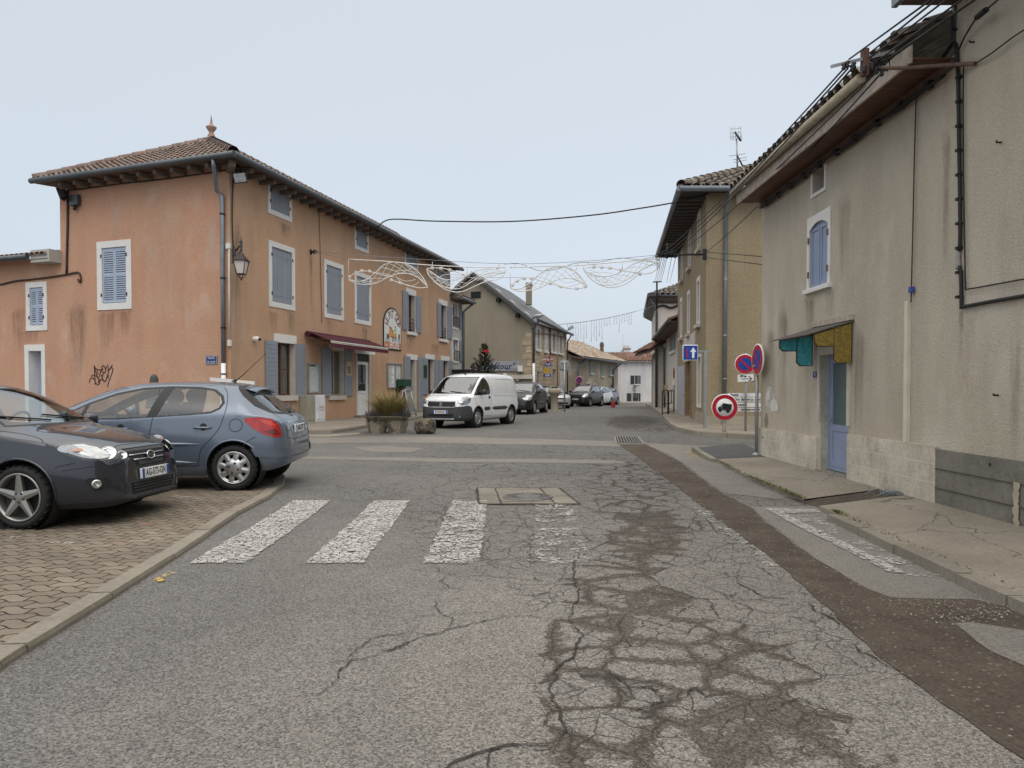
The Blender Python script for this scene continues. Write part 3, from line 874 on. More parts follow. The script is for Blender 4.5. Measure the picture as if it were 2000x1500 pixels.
def ring(mb, W, r, w_, d0, d1, wt=None, wb=None):
 a0, a1, z0, z1 = r; wt = wt or w_; wb = wb or w_
 W.box(mb, a0, a0 + w_, z0 + wb, z1 - wt, d0, d1); W.box(mb, a1 - w_, a1, z0 + wb, z1 - wt, d0, d1)
 W.box(mb, a0, a1, z1 - wt, z1, d0, d1 + .002); W.box(mb, a0, a1, z0, z0 + wb, d0, d1 + .003)
def inner(r, f, ft=None, fb=None):
 a0, a1, z0, z1 = r
 return (a0 + f, a1 - f, z0 + (fb or f), z1 - (ft or f))
def hinge(mb, W, a, z, out, s):
 W.box(mb, a - .02, a + .02, z - .05, z + .05, out, out + .015)
def closed_window(W, par, r, f, kind, mat, trim=TRIM, n=6, fname='window'):
 """white surround with a pair of shut shutters set 4 cm back"""
 fr = mk(fname, trim, par, lambda mb: ring(mb, W, r, f, .001, .022))
 i = inner(r, f); am = (i[0] + i[1]) / 2
 for a, b in ((i[0] + .005, am - .003), (am + .003, i[1] - .005)):
  mb = MB()
  if kind == 'louvre': louvre(mb, W, a, b, i[2] + .02, i[3] - .01, -.05, -.012)
  else:
   boards_v(mb, W, a, b, i[2] + .02, i[3] - .01, -.05, -.018, n // 2)
   for z in (i[2] + .22, i[3] - .22): W.box(mb, a, b, z - .015, z + .015, -.018, -.010)
  mb.build('shutter', mat, fr)
 hb = MB()
 for a in (i[0] - .02, i[1] + .02):
  for z in (i[2] + .25, i[3] - .25): hinge(hb, W, a, z, .0225, 1)
 hb.build('hinge', IRONB, fr)
 W.box(bk := MB(), i[0], i[1], i[2], i[3], -.075, -.06); bk.build('backing', DARKIN, fr)
 return (i[0], i[1], i[2], i[3], .075)
def pane_window(W, fr, i, dep, frm, cols=1, rows=2, glassm=GLZ, curtain=None):
 """casement at the back of an opening i=(a0,a1,z0,z1)"""
 mb = MB(); ring(mb, W, i, .06, -dep - .02, -dep + .03)
 for k in range(1, cols): a = i[0] + (i[1] - i[0]) * k / cols; W.box(mb, a - .04, a + .04, i[2] + .06, i[3] - .06, -dep - .015, -dep + .028)
 for k in range(1, rows): z = i[2] + (i[3] - i[2]) * k / rows; W.box(mb, i[0] + .06, i[1] - .06, z - .02, z + .02, -dep - .01, -dep + .02)
 mb.build('casement', frm, fr)
 W.box(g_ := MB(), i[0] + .04, i[1] - .04, i[2] + .04, i[3] - .04, -dep - .008, -dep - .002); g_.build('pane', glassm, fr)
 c_ = MB()
 W.box(c_, i[0], i[1], i[2], i[3], -dep - .32, -dep - .3)
 c_.build('interior', curtain or DARKIN, fr)
def open_shutter(W, fr, r, mat, n=16, boards='h', out=.012):
 mb = MB()
 (boards_h if boards == 'h' else louvre)(mb, W, r[0], r[1], r[2], r[3], out, out + .04, *([n] if boards == 'h' else []))
 mb.build('shutter', mat, fr)
# pink corner house
PF = Wall((-7.96, 20.6), (.2528, 1))
PL = Wall((-7.96, 20.6), (-.94, .34))
pink = thing('pink_house', 'three storey pink rendered corner house with blue grey shutters and a ground floor shop', 'house', (-7.96, 20.6, .3))
LEN, ZT = 18.95, 7.86
WG = 9.8; WS = 6.55             # left face: tall part width, total width with the low wing
holes = []
post = []
def cw(W, u0, v0, u1, v1, f, kind, mat, n=6):
 r = W.rect(u0, v0, u1, v1)
 hs = closed_window(W, pink, r, f, kind, mat, TRIM, n)
 return hs
hF = [cw(PF, 522.1, 344, 569.6, 434.7, .15, 'b', BLUE_SH, 10), cw(PF, 692, 427.5, 719.6, 496.4, .14, 'b', BLUE_SH, 8), cw(PF, 790, 476, 816, 530, .14, 'b', BLUE_SH, 8),
   cw(PF, 524, 468, 575.8, 607.5, .17, 'b', BLUE_SH, 10), cw(PF, 632.5, 505.3, 670.9, 626.7, .17, 'b', BLUE_SH, 10), cw(PF, 692, 528.3, 724.6, 636.8, .17, 'b', BLUE_SH, 8),
   cw(PF, 851, 521, 879, 560, .12, 'b', BLUE_SH, 8)]
hL = [cw(PL, 189.5, 473, 258, 603, .20, 'louvre', BLUE_LT)]
hW = [cw(PL, 50.8, 552.4, 93.2, 645, .17, 'louvre', BLUE_LT)]
def open_win(ro, lint, sill, shs, dep=.24, door=False, frm=BROWN_FR, curtain=None, cols=2, rows=2, stone=STONE_TRIM, n=16, wb=None, name='window'):
 """opening with stone reveals, lintel, sill and shutters folded back on the wall"""
 fr = mk(name, TRIM, pink, lambda mb: PF.box(mb, lint[0], lint[1], ro[3], ro[3] + lint[2], .001, .018))
 if sill: mk('sill', stone, fr, lambda mb: PF.box(mb, sill[0], sill[1], ro[2] - sill[2], ro[2], -.1, .09))
 def jm(mb):
  for a, s in ((ro[0], -1), (ro[1], 1)):
   PF.box(mb, min(a, a + s * .10), max(a, a + s * .10), ro[2], ro[3], .001, .012)
 mk('jamb', stone, fr, jm)
 for s in shs: open_shutter(PF, fr, s, BLUE_SH, n)
 if not door: pane_window(PF, fr, ro, dep, frm, cols, rows, GLZ, curtain)
 hF.append((*ro, dep + .3))
 return fr
def RR(*a): return PF.rect(*a)
for o_, l_, s_, sh in (((795.5, 574, 810.5, 650), (.17, .17), None, ((785.2, 567, 796.3, 645), (811, 577, 821.7, 651))),
        ((858.5, 594, 872, 664), (.15, .15), None, ((853, 590, 860.5, 658.5), (872.5, 597, 882, 663)))):
 ro = RR(*o_)
 f_ = open_win(ro, (ro[0] - .14, ro[1] + .14, .28), (ro[0] - .1, ro[1] + .1, .14), [PF.rect(*k) for k in sh], .22, False, BROWN_FR, None, 2, 3, TRIM, 18)
 mb = MB()
 for z in (.12, .22, .34, .46): PF.box(mb, ro[0], ro[1], ro[2] + z * 1.3, ro[2] + z * 1.3 + .03, -.06, -.02)
 mb.build('guard_rail', RAFT, f_)
ro = RR(540, 668, 576, 772)
w1 = open_win(ro, (ro[0] - .15, ro[1] + .1, .27), (ro[0] - .22, ro[1] + .08, .17), [RR(516.8, 663.8, 540.5, 775.5), RR(576, 670.8, 594.5, 774.5)], .22, False, BROWN_FR, CURTAIN, 2, 2, STONE_TRIM, 13)
ro = RR(645, 682, 670.5, 772)
w2 = open_win(ro, (ro[0] - .1, ro[1] + .1, .16), (ro[0] - .16, ro[1] + .12, .16), [RR(627.5, 678, 645.5, 773.8), RR(670.8, 682.5, 687, 773)], .16, False, CURTAIN, CURTAIN, 2, 1, STONE_TRIM, 13)
ro = RR(834.5, 701, 847.3, 770)
w3 = open_win(ro, (ro[0] - .3, ro[1] + .1, .24), (ro[0] - .1, ro[1] + .1, .14), [RR(824, 699, 834.3, 770), RR(847.6, 702, 855.3, 769)], .22, False, BROWN_FR, None, 2, 2, STONE_TRIM, 13)
ro = RR(864.8, 704, 875.8, 770)
w4 = open_win(ro, (ro[0] - .28, ro[1] + .18, .24), (ro[0] - .1, ro[1] + .1, .14), [RR(856, 702.5, 864.5, 769), RR(876, 704, 883.5, 768)], .22, False, BROWN_FR, None, 2, 2, STONE_TRIM, 13)
ro = RR(697.5, 690, 722, 810); ro = (ro[0], ro[1], .40, ro[3])
sd = open_win(ro, (ro[0] - .24, ro[1] + .5, .18), None, [], .14, True, name='shop_door')
a0, a1, z0, z1 = ro
def leaf(mb):
 ring(mb, PF, (a0 + .05, a1 - .04, z0 + .04, z1 - .30), .12, -.12, -.06, .12, .10)
 zc = z0 + .95
 PF.box(mb, a0 + .17, a1 - .16, zc - .06, zc + .04, -.118, -.062)
 PF.box(mb, a0 + .17, a1 - .16, z0 + .14, zc - .06, -.105, -.08)
 PF.box(mb, a0 + .26, a1 - .25, z0 + .24, zc - .16, -.08, -.07)
 PF.box(mb, a0, a0 + .05, z0, z1, -.15, -.02)
mk('door_leaf', PVC, sd, leaf)
mk('pane', GLZ, sd, lambda mb: PF.box(mb, a0 + .17, a1 - .16, z0 + .99, z1 - .42, -.1, -.09))
mk('roller_box', IRONB, sd, lambda mb: PF.box(mb, a0 + .05, a1, z1 - .30, z1, -.12, -.03))
mk('handle', IRONB, sd, lambda mb: mb.tube([PF.P(a0 + .11, z0 + 1.0, -.06), PF.P(a0 + .11, z0 + 1.0, -.01), PF.P(a0 + .2, z0 + 1.0, -.01)], .012))
INT = M('shop_interior', (.40, .34, .22), .8, var=.5, vs=3.5, fine=.5, fs=9)
mk('interior', INT, sd, lambda mb: PF.box(mb, a0, a1, z0, z1 - .3, -.40, -.38))
mk('step', CONC, sd, lambda mb: PF.box(mb, a0 - .35, a1 + .35, .2, .44, -.1, .30))
ro = RR(800, 702, 810.5, 799); ro = (ro[0], ro[1], .46, ro[3])
gd = open_win(ro, (ro[0] - .35, ro[1] + .3, .24), None, [RR(788, 695, 800, 800), RR(815, 697.5, 824.5, 800.5)], .2, True, name='house_door')
def leaf2(mb):
 a0, a1, z0, z1 = ro
 PF.box(mb, a0, a1, z0, z1, -.20, -.16)
 am = (a0 + a1) / 2
 for p, q in ((a0 + .08, am - .05), (am + .05, a1 - .08)):
  for zz, zy in ((z0 + .15, z0 + .8), (z0 + .95, z0 + 1.75)): PF.box(mb, p, q, zz, zy, -.16, -.145)
mk('door_leaf', M('grey_door', (.16, .165, .155), .6), gd, leaf2)
mk('step', CONC, gd, lambda mb: PF.box(mb, ro[0] - .3, ro[1] + .3, .2, .50, -.1, .35))
r = PL.rect(48.6, 673.6, 90.7, 850); rd = (r[0] + .16, r[1] - .18, .1, r[3] - .2)
wd = mk('wing_door', TRIM, pink, lambda mb: (PL.box(mb, r[0], r[0] + .16, .1, r[3] - .2, .001, .022), PL.box(mb, r[1] - .18, r[1], .1, r[3] - .2, .001, .022), PL.box(mb, r[0], r[1], r[3] - .2, r[3], .001, .024)))
mk('door_leaf', BLUE_LT, wd, lambda mb: boards_v(mb, PL, rd[0], rd[1], .12, rd[3], -.36, -.32, 6))
hW.append((*rd, .33))
def wallF(mb):
 wall_mesh(mb, PF, 0, LEN, -.6, ZT, hF)
 b = PF.P(LEN, 0); c = PL.P(WS, 0) + PF.d * LEN
 for p, q in ((b, c), (c, PL.P(WS, 0))):
  mb.quad(V3((p.x, p.y, -.6)), V3((q.x, q.y, -.6)), V3((q.x, q.y, ZT)), V3((p.x, p.y, ZT)))
mk('facade_wall', [PINK, STONE_TRIM], pink, wallF)
mk('side_wall', [PINK2, TRIM], pink, lambda mb: wall_mesh(mb, PL, 0, WS, -.6, ZT, hL))
ZW = 5.62
mk('wing_wall', [PINK2, TRIM], pink, lambda mb: (wall_mesh(mb, PL, WS, 11.5, -.6, ZW, hW), mb.quad(PL.P(11.5, -.6), PL.P(11.5, ZW), PL.P(11.5, ZW, -6), PL.P(11.5, -.6, -6))))
mk('corner_strip', stucco('quoin_render', (.45, .32, .22), (.40, .28, .20), .6, .4, .1), pink, lambda mb: PF.box(mb, .02, .22, -.3, ZT, .001, .006))
OV = .62
ZE = ZT - .02
cor = PF.o - PF.d * 0
def out2(a, oF, oL):  # point offset from both walls at the corner
 nF, nL = PF.n, PL.n
 det = nF.x * nL.y - nF.y * nL.x
 return PF.o + V3(((oF * nL.y - oL * nF.y) / det, (nF.x * oL - nL.x * oF) / det, 0))
c0 = out2(0, OV, OV)
farF = PF.P(LEN + .1, 0, OV)
leftL = PL.P(WS + .30, 0, OV)
apx = at(413, 277, 24.9)
zr = apx.z
def Z(p, z): return V3((p.x, p.y, z))
ridge_end = Z(apx + PF.d * (LEN - 3.0), zr)
backL = PL.P(WS + .3, 0, OV)
rt = MB()
tile_slope(rt, Z(c0, ZE), Z(farF, ZE), apx, ridge_end, .215, .36, .088)
tile_slope(rt, Z(leftL, ZE), Z(c0, ZE), apx, apx, .215, .36, .088)
bk = leftL + PF.d * LEN
rt.add([Z(leftL, ZE), apx, ridge_end, Z(bk, ZE)], [(0, 1, 2, 3)])
rt.add([Z(farF, ZE), Z(bk, ZE), ridge_end], [(0, 1, 2)])
roofp = rt.build('roof', TILE_RED, pink)
rg = MB(); ridge(rg, Z(c0, ZE + .05), apx + V3((0, 0, .05)), .13); ridge(rg, Z(leftL, ZE + .05), apx + V3((0, 0, .05)), .13); ridge(rg, apx + V3((0, 0, .05)), ridge_end + V3((0, 0, .05)), .13)
rg.build('ridge_tiles', TILE_RED, roofp)
fin = MB(); fin.lathe([(r_ * .8, h_ * .9) for r_, h_ in [(.20, -.12), (.20, 0), (.15, .06), (.16, .16), (.11, .24), (.09, .30), (.14, .36), (.21, .46), (.22, .50), (.13, .54), (.07, .60), (.05, .68), (.03, .80), (.004, .96)]], apx + V3((0, 0, .05)), n=18)
fin.build('finial', M('terracotta', (.33, .22, .17), .85, var=.2), roofp)
sf = MB()
zs = ZE - .09
sf.quad(Z(c0, zs), Z(farF, zs), Z(PF.P(LEN, 0), zs + .06), Z(PF.o, zs + .06)); sf.quad(Z(leftL, zs), Z(c0, zs), Z(PF.o, zs + .06), Z(PL.P(WS + .3, 0), zs + .06))
sf.quad(Z(leftL, zs), Z(leftL, ZE), Z(PL.P(WS + .3, 0), ZE + .36), Z(PL.P(WS + .3, 0), zs + .06))
sf.build('soffit', WOOD_DK, pink)
proto = None
for W, L0, dl in ((PF, LEN, .58), (PL, WS, .62)):
 n = int(L0 / dl)
 for i in range(n):
  a = .28 + i * dl
  mb = MB(); W.box(mb, a, a + .11, zs - .13, zs - .004, -.05, OV - .10)
  mb.build('rafter', RAFT, pink)
mb = MB(); d45 = (c0 - PF.o).normalized(); mb.box(PF.o + d45 * .33 + V3((0, 0, zs - .10)), (.7, .17, .2), (d45, V3((-d45.y, d45.x, 0)), V3((0, 0, 1)))); mb.build('corner_beam', RAFT, pink)
gt = MB()
gc = out2(0, OV + .07, OV + .07)
gt.tube([Z(PF.P(LEN + .1, 0, OV + .07), ZE - .03), Z(gc, ZE - .03)], .085, 10); gt.tube([Z(gc, ZE - .03), Z(PL.P(WS + .34, 0, OV + .07), ZE - .03)], .085, 10)
gt.build('gutter', ZINC_DK, pink)
pa, pz = PL.px(439, 500)
def pp(z, o): return PL.P(pa, z, o)
a_top = PL.px(418, 306, OV)[0]
mk('downpipe', ZINC, pink, lambda mb: mb.tube([PL.P(a_top, ZE - .05, OV + .05), PL.P(a_top, ZE - .3, OV), PL.P(pa + .12, ZE - .8, .16), pp(ZE - .95, .09), pp(4.5, .09), pp(2.15, .09)], .058, 10))
mk('downpipe_foot', PVC, pink, lambda mb: mb.tube([pp(2.2, .09), pp(.3, .09)], .066, 10))
mb = MB()
for z in (6.4, 4.6, 3.2, 1.9): mb.lathe([(.075, -.02), (.075, .02)], pp(z, .09), n=10)
mb.build('pipe_clip', IRONB, pink)
wr = MB()
e0, e1 = PL.P(11.6, ZW - .02, .45), PL.P(WS + .02, ZW - .02, .45)
tile_slope(wr, e0, e1, PL.P(11.6, ZW + .92, -3.2), PL.P(WS + .02, ZW + .92, -3.2), .215, .36, .088)
wroof = wr.build('wing_roof', TILE_RED, pink)
mk('wing_gutter', ZINC_DK, pink, lambda mb: mb.tube([PL.P(11.6, ZW - .05, .52), PL.P(WS + .75, ZW - .05, .52)], .085, 10))
mk('wing_soffit', GREYW, pink, lambda mb: (mb.quad(PL.P(11.6, ZW - .12, .45), PL.P(WS, ZW - .12, .45), PL.P(WS, ZW - .02, 0), PL.P(11.6, ZW - .02, 0)), PL.box(mb, WS - .05, WS + .75, ZW - .22, ZW + .16, -.05, .42)))
gm = MB()
gs = 25.0
for st in ([(370, 1190), (400, 1040), (480, 950), (560, 960), (620, 1040), (670, 1170), (760, 1280), (840, 1240), (880, 1130), (820, 1000), (720, 880), (620, 810), (540, 810), (470, 880)],
     [(600, 330), (620, 500), (630, 800), (650, 1050), (655, 1280)], [(600, 340), (680, 480), (820, 550), (960, 560), (1040, 510)], [(640, 480), (700, 700), (740, 850), (830, 1000), (810, 1180)],
     [(740, 560), (800, 780)], [(960, 590), (880, 780), (850, 920)], [(960, 520), (1000, 380), (1060, 360), (1140, 460), (1160, 640)], [(990, 600), (1050, 690), (1160, 660)], [(1080, 700), (1020, 820), (1000, 950), (1110, 1130)],
     [(960, 800), (1010, 1000), (1110, 1140)], [(1240, 790), (1230, 950), (1170, 1080), (1120, 1120)], [(1200, 360), (1180, 520)], [(1270, 280), (1290, 500), (1290, 960)], [(1500, 310), (1380, 500), (1290, 620)],
     [(1290, 600), (1400, 480), (1490, 460), (1520, 540), (1470, 740), (1380, 980), (1300, 1200), (1260, 1390)], [(830, 1120), (900, 1050), (1000, 1030)]):
 pts = []
 for x, y in st:
  a, z = PL.px(160 + x / gs, 700 + y / gs); pts.append(PL.P(a, z, .006))
 gm.tube(catmull(pts, 5), .013, 5)
gm.build('graffiti', M('spray_paint', (.03, .02, .018), .8), pink)
def wcable(W, pl, r_, out=.03, n=5): return [W.P(*W.px(u, v, out), out) for u, v in pl], r_
mb = MB()
for W, pl, r_ in ((PL, [(131, 372), (160, 369), (205, 363), (250, 357), (310, 351), (370, 343), (420, 336), (436, 333), (452, 331)], .022), (PL, [(131, 372), (132, 400), (132, 440), (131, 480), (130, 535)], .035),
      (PL, [(0, 556), (30, 549), (60, 546), (100, 541), (130, 536), (150, 532), (156, 536), (158, 548), (155, 551), (152, 545)], .028), (PF, [(456, 345), (454, 390), (454, 440), (456, 485)], .018),
      (PF, [(622, 392), (625, 470), (627, 560), (629, 630)], .010)):
 pts, r_ = wcable(W, pl, r_); mb.tube(catmull(pts, 3), r_, 5)
pts = [PF.P(a, zs - .02 + random.random() * .02, .12 + random.random() * .05) for a in lin(3.2, 9.5, .3)]; mb.tube(pts, .03, 5)
mb.build('wall_cable', CABLE_BR, pink)
mk('conduit', M('conduit_pale', (.62, .55, .48), .6), pink, lambda mb: (mb.tube([PL.P(*PL.px(447.5, 485, .04), .04), PL.P(*PL.px(448, 668, .04), .04)], .022, 6), PL.box(mb, PL.px(453, 667)[0], PL.px(447, 667)[0], PL.px(450, 676)[1], PL.px(450, 664)[1], .0, .07)))
mk('junction_box', TRIM, pink, lambda mb: PL.box(mb, PL.px(451, 480)[0], PL.px(444, 480)[0], PL.px(447, 486)[1], PL.px(447, 476)[1], .0, .07))
def stain_mat(name, col, amt):
 n = NT(name); n.set(col, .92, 0, .2)
 f = n.math('MULTIPLY', n.attr('fade'), n.rng(n.noise(1.0, 4, .7, n.mapv((7, 7, .8))), .32, .62))
 f = n.math('MULTIPLY', n.math('MULTIPLY', f, n.rng(n.noise(22, 3, .7), .25, .6, .5, 1)), amt)
 tr_ = n.new('ShaderNodeBsdfTransparent'); mx = n.new('ShaderNodeMixShader'); n.link(f, mx.inputs[0]); n.link(tr_.outputs[0], mx.inputs[1]); n.link(n.b.outputs[0], mx.inputs[2]); n.link(mx.outputs[0], n.out.inputs[0]); return n.m
STAIN_D = stain_mat('rain_stain', (.16, .115, .085), .5); STAIN_P = stain_mat('lime_stain', (.66, .58, .49), .35); STAIN_G = stain_mat('soot_stain', (.15, .13, .105), .45)
def streak(par, W, u, v0, v1, wd, m_):
 a, z1 = W.px(u, v0); z0 = W.px(u, v1)[1]; vs = []; fa = []
 for k in range(9):
  t_ = k / 8
  for q, f in ((-1, 0), (-.4, 1), (.4, 1), (1, 0)): vs.append(W.P(a + q * wd * (1 - .3 * t_), z1 + (z0 - z1) * t_, .004)); fa.append(f * (1 - t_) ** .7 * (min(1, k / .8)))
 me_ = bpy.data.meshes.new('rain_streak'); me_.from_pydata([v - par.location for v in vs], [], [(4 * k + j, 4 * k + j + 1, 4 * k + j + 5, 4 * k + j + 4) for k in range(8) for j in range(3)])
 at_ = me_.attributes.new('fade', 'FLOAT', 'POINT'); at_.data.foreach_set('value', fa); me_.materials.append(m_)
 o_ = bpy.data.objects.new('rain_streak', me_); C.objects.link(o_); o_.parent = par
for W, l in ((PF, ((607, 497, 620, .13, STAIN_G), (534, 607, 655, .3, STAIN_D), (568, 608, 652, .3, STAIN_D), (645, 625, 655, .3, STAIN_D), (712, 637, 690, .3, STAIN_D), (556, 436, 466, .4, STAIN_D), (800, 655, 690, .5, STAIN_G), (462, 420, 700, .22, STAIN_G), (476, 620, 740, .5, STAIN_P), (740, 480, 560, .5, STAIN_P), (850, 672, 694, .7, STAIN_G))),
    (PL, ((210, 604, 690, .45, STAIN_D), (243, 604, 660, .35, STAIN_D), (150, 590, 760, .5, STAIN_D), (35, 600, 700, .35, STAIN_D), (330, 400, 640, .5, STAIN_P), (230, 395, 465, .35, STAIN_P), (300, 470, 600, .4, STAIN_P), (410, 420, 560, .3, STAIN_P), (60, 645, 672, .5, STAIN_D)))):
 for q in l: streak(pink, W, *q)
# things hung on the pink house
LAMP_GL = M('lantern_glass', (.62, .55, .50), .15, spec=.6)
def lantern(mbp, par, c, s=1.0):
 """four sided coach lantern hanging from c (top of roof)"""
 def fr(zz, h): return [c + V3((i * h * s, j * h * s, zz * s)) for i, j in ((-1, -1), (1, -1), (1, 1), (-1, 1))]
 mb = MB()
 a, b, d = fr(-.02, .09), fr(-.20, .21), fr(-.16, .10)
 mb.add(a + b, [(0, 1, 5, 4), (1, 2, 6, 5), (2, 3, 7, 6), (3, 0, 4, 7), (0, 3, 2, 1)])
 mb.lathe([(.02, .16), (.05, .12), (.02, .08), (.06, .03), (.08, 0), (.09, -.03)], c, n=10)
 p, q = fr(-.20, .19), fr(-.62, .11)
 for i in range(4): mb.tube([p[i], q[i]], .013 * s, 5); mb.tube([q[i], q[(i + 1) % 4]], .014 * s, 5); mb.tube([b[i], b[(i + 1) % 4]], .016 * s, 5)
 e = c + V3((0, 0, -.74 * s))
 for i in range(4): mb.tube(catmull([q[i], (q[i] + e) / 2 + V3((0, 0, -.04)), e], 4), .011 * s, 5)
 mb.lathe([(.03, 0), (.025, -.05), (.004, -.08)], e, n=8)
 mb.build('lamp_frame', M('lantern_iron', (.06, .045, .045), .5, .4), par)
 p2, q2 = fr(-.21, .175), fr(-.61, .10)
 g_ = MB(); g_.add(p2 + q2, [(0, 1, 5, 4), (1, 2, 6, 5), (2, 3, 7, 6), (3, 0, 4, 7)])
 g_.build('lamp_glass', LAMP_GL, par)
lc = PF.P(*PF.px(471, 497, .42), .42)
la = thing('wall_lantern', 'four sided iron coach lantern on a bracket at the corner of the pink house', 'lantern', lc)
lantern(None, la, lc, .88)
mk('bracket', M('bracket_iron', (.05, .05, .055), .5, .4), la, lambda mb: (mb.tube(catmull([PF.P(.12, lc.z + .0, .0), PF.P(.16, lc.z + .22, .14), lc + V3((0, 0, .26)), lc + V3((0, 0, .12))], 5), .025, 6), mb.tube([PF.P(.1, lc.z - .18, .02), lc + V3((-.02, 0, .1))], .022, 6), mb.lathe([(.05, 0), (.03, .06), (.055, .12), (.02, .18), (.004, .3)], lc + V3((0, 0, .22)), n=8), mb.lathe([(.05, -.1), (.05, .15), (.02, .2), (.004, .26)], PF.P(.12, lc.z + .05, .06), n=8)))
def floodlight(label, c, face, up, s=(.46, .34)):
 t = thing('floodlight', label, 'floodlight', c)
 f = V3(face).normalized(); x = V3(up).cross(f).normalized(); u = f.cross(x)
 mb = MB(); mb.hexa([c + x * (i * s[0] * k) + u * (j * s[1] * k) + f * h for h, k in ((-.16, .30), (0, .5)) for i, j in ((-1, -1), (1, -1), (1, 1), (-1, 1))])
 mb.tube([c - f * .1 + x * s[0] * .3, c - f * .25 + u * .35], .015, 5); mb.tube([c - f * .1 - x * s[0] * .3, c - f * .25 + u * .35], .015, 5)
 mb.build('housing', IRONB, t)
 mb = MB(); mb.box(c + f * .004, (s[0] * .86, s[1] * .8, .01), (x, u, f)); mb.build('lens', M('flood_lens', (.55, .58, .58), .12, .3, var=.3, vs=14), t)
 mb = MB(); mb.tube([c + f * .012 - x * s[0] * .38 - u * .03, c + f * .012 + x * s[0] * .2 - u * .03], .016, 6); mb.build('lamp_tube', TRIM, t)
floodlight('square floodlight under the eaves at the front corner of the pink house', PF.P(*PF.px(468.5, 347, .35), .35), (.35, -1, -.45), (-.18, 0, 1), (.36, .30))
fl_c = PL.P(*PL.px(117, 380, .35), .35)
floodlight('floodlight turned edge on at the left end of the tall pink wall', fl_c, (-1, -.25, -.35), (.1, 0, 1), (.40, .34))
tb = thing('terminal_box', 'grey cable terminal box beside the floodlight at the left end of the pink wall', 'cable box', PL.P(*PL.px(151, 394), 0))
a, b, c_, d = PL.rect(144, 383, 159, 402); mk('housing', ZINC_DK, tb, lambda mb: PL.box(mb, a, b, c_, d, .02, .17), bevel=.02); mk('gland', CABLE, tb, lambda mb: mb.tube([PL.P((a + b) / 2, c_, .1), PL.P((a + b) / 2, c_ - .14, .1)], .05, 8))
SIGN_BLUE = M('enamel_blue', (.012, .035, .16), .3)
SIGN_W = M('sign_white', (.75, .75, .74), .4)
sn = thing('street_name_plate', 'small blue enamel street name plate on the pink side wall', 'sign', PL.P(*PL.px(413, 703), 0))
a, b, c_, d = PL.rect(402.5, 695, 425, 711.5)
mk('plate', SIGN_BLUE, sn, lambda mb: PL.box(mb, a, b, c_, d, .005, .02))
def stx(mb):
 zc = (c_ + d) / 2
 text(mb, 'PLACE', PL.P((a + b) / 2, zc + .055, .022), -PL.d, (0, 0, 1), .085)
 text(mb, "DE L'EGLISE", PL.P((a + b) / 2, zc - .055, .022), -PL.d, (0, 0, 1), .075, sx=.75)
 for r_ in ((a + .012, b - .012, c_ + .010, c_ + .018), (a + .012, b - .012, d - .018, d - .010), (a + .010, a + .018, c_ + .012, d - .012), (b - .018, b - .010, c_ + .012, d - .012)): PL.box(mb, *r_, .0202, .0215)
mk('lettering', SIGN_W, sn, stx)
cmr = thing('security_camera', 'white dome camera on the pink wall left of the first ground floor shutter', 'camera', PF.P(*PF.px(501, 662), 0))
cc = PF.P(*PF.px(500.5, 662, .08), .08)
mk('body', PVC, cmr, lambda mb: mb.lathe([(.001, .10), (.05, .09), (.075, .05), (.08, 0), (.075, -.08)], cc, PF.n, 14))
mk('lens', IRONB, cmr, lambda mb: mb.lathe([(.001, .07), (.04, .06), (.045, 0)], cc + PF.n * .06 + V3((.03, 0, -.01)), (.8, -.6, -.2), 10))
sl = thing('white_board', 'long white panel just visible over the roof of the blue car', 'panel', (-7.9, 20.0, .3))
q = [at(409.5, 737, 19.9), at(497, 745, 19.2), at(496, 753, 19.2), at(410, 744, 19.9)]
mk('panel', TRIM, sl, lambda mb: (mb.prism(q, (0, .06, 0)), mb.tube([q[3] + V3((.3, .03, 0)), V3((q[3].x + .3, q[3].y, .3))], .03), mb.tube([q[2] + V3((-.3, .03, 0)), V3((q[2].x - .3, q[2].y, .3))], .03)))
ss = thing('shop_sign', 'tall arched white shop sign with a sandwich picture and orange foot', 'sign', PF.P(*PF.px(765, 650), 0))
a0, a1, z0, z1 = PF.rect(747.5, 596.5, 782.5, 686)
zr_ = PF.px(747.5, 688, 0)
am = (a0 + a1) / 2; hw = (a1 - a0) / 2; H_ = z1 - z0
def arch(k, out, n=28, zlow=0.0):
 hh = hw * k; zs_ = z0 + H_ * .56
 hz = (z1 - zs_) - hw * (1 - k)
 return [PF.P(am - hh, z0 + hw * (1 - k) + zlow, out)] + [PF.P(am - hh * math.cos(math.pi * i / n), zs_ + hz * math.sin(math.pi * i / n), out) for i in range(n + 1)] + [PF.P(am + hh, z0 + hw * (1 - k) + zlow, out)]
mk('border', IRONB, ss, lambda mb: mb.prism(arch(1, .004), PF.n * .03))
SW = M('sign_cream', (.72, .74, .70), .5)
mk('board', SW, ss, lambda mb: mb.prism(arch(.93, .030), PF.n * .008))
OR = M('sign_orange', (.55, .17, .06), .5)
mk('foot_band', OR, ss, lambda mb: PF.box(mb, am - hw * .90, am + hw * .90, z0 + H_ * .035, z0 + H_ * .185, .036, .042))
def lett(mb):
 t = 'LE PIT STOP'; n = len(t)
 for i, ch in enumerate(t):
  if ch == ' ': continue
  an = math.pi * (.93 - .86 * i / (n - 1))
  zs_ = z0 + H_ * .56
  p = PF.P(am + hw * .68 * math.cos(an), zs_ + (z1 - zs_ - hw * .32) * math.sin(an), .040)
  rd_ = (PF.d * math.cos(an) + V3((0, 0, 1)) * math.sin(an)).normalized()
  xd = (PF.d * math.sin(an) - V3((0, 0, 1)) * math.cos(an)).normalized()
  text(mb, ch, p, xd, rd_, hw * .52, sx=.85, bold=.012)
mk('lettering', M('sign_maroon', (.22, .05, .045), .5), ss, lett)
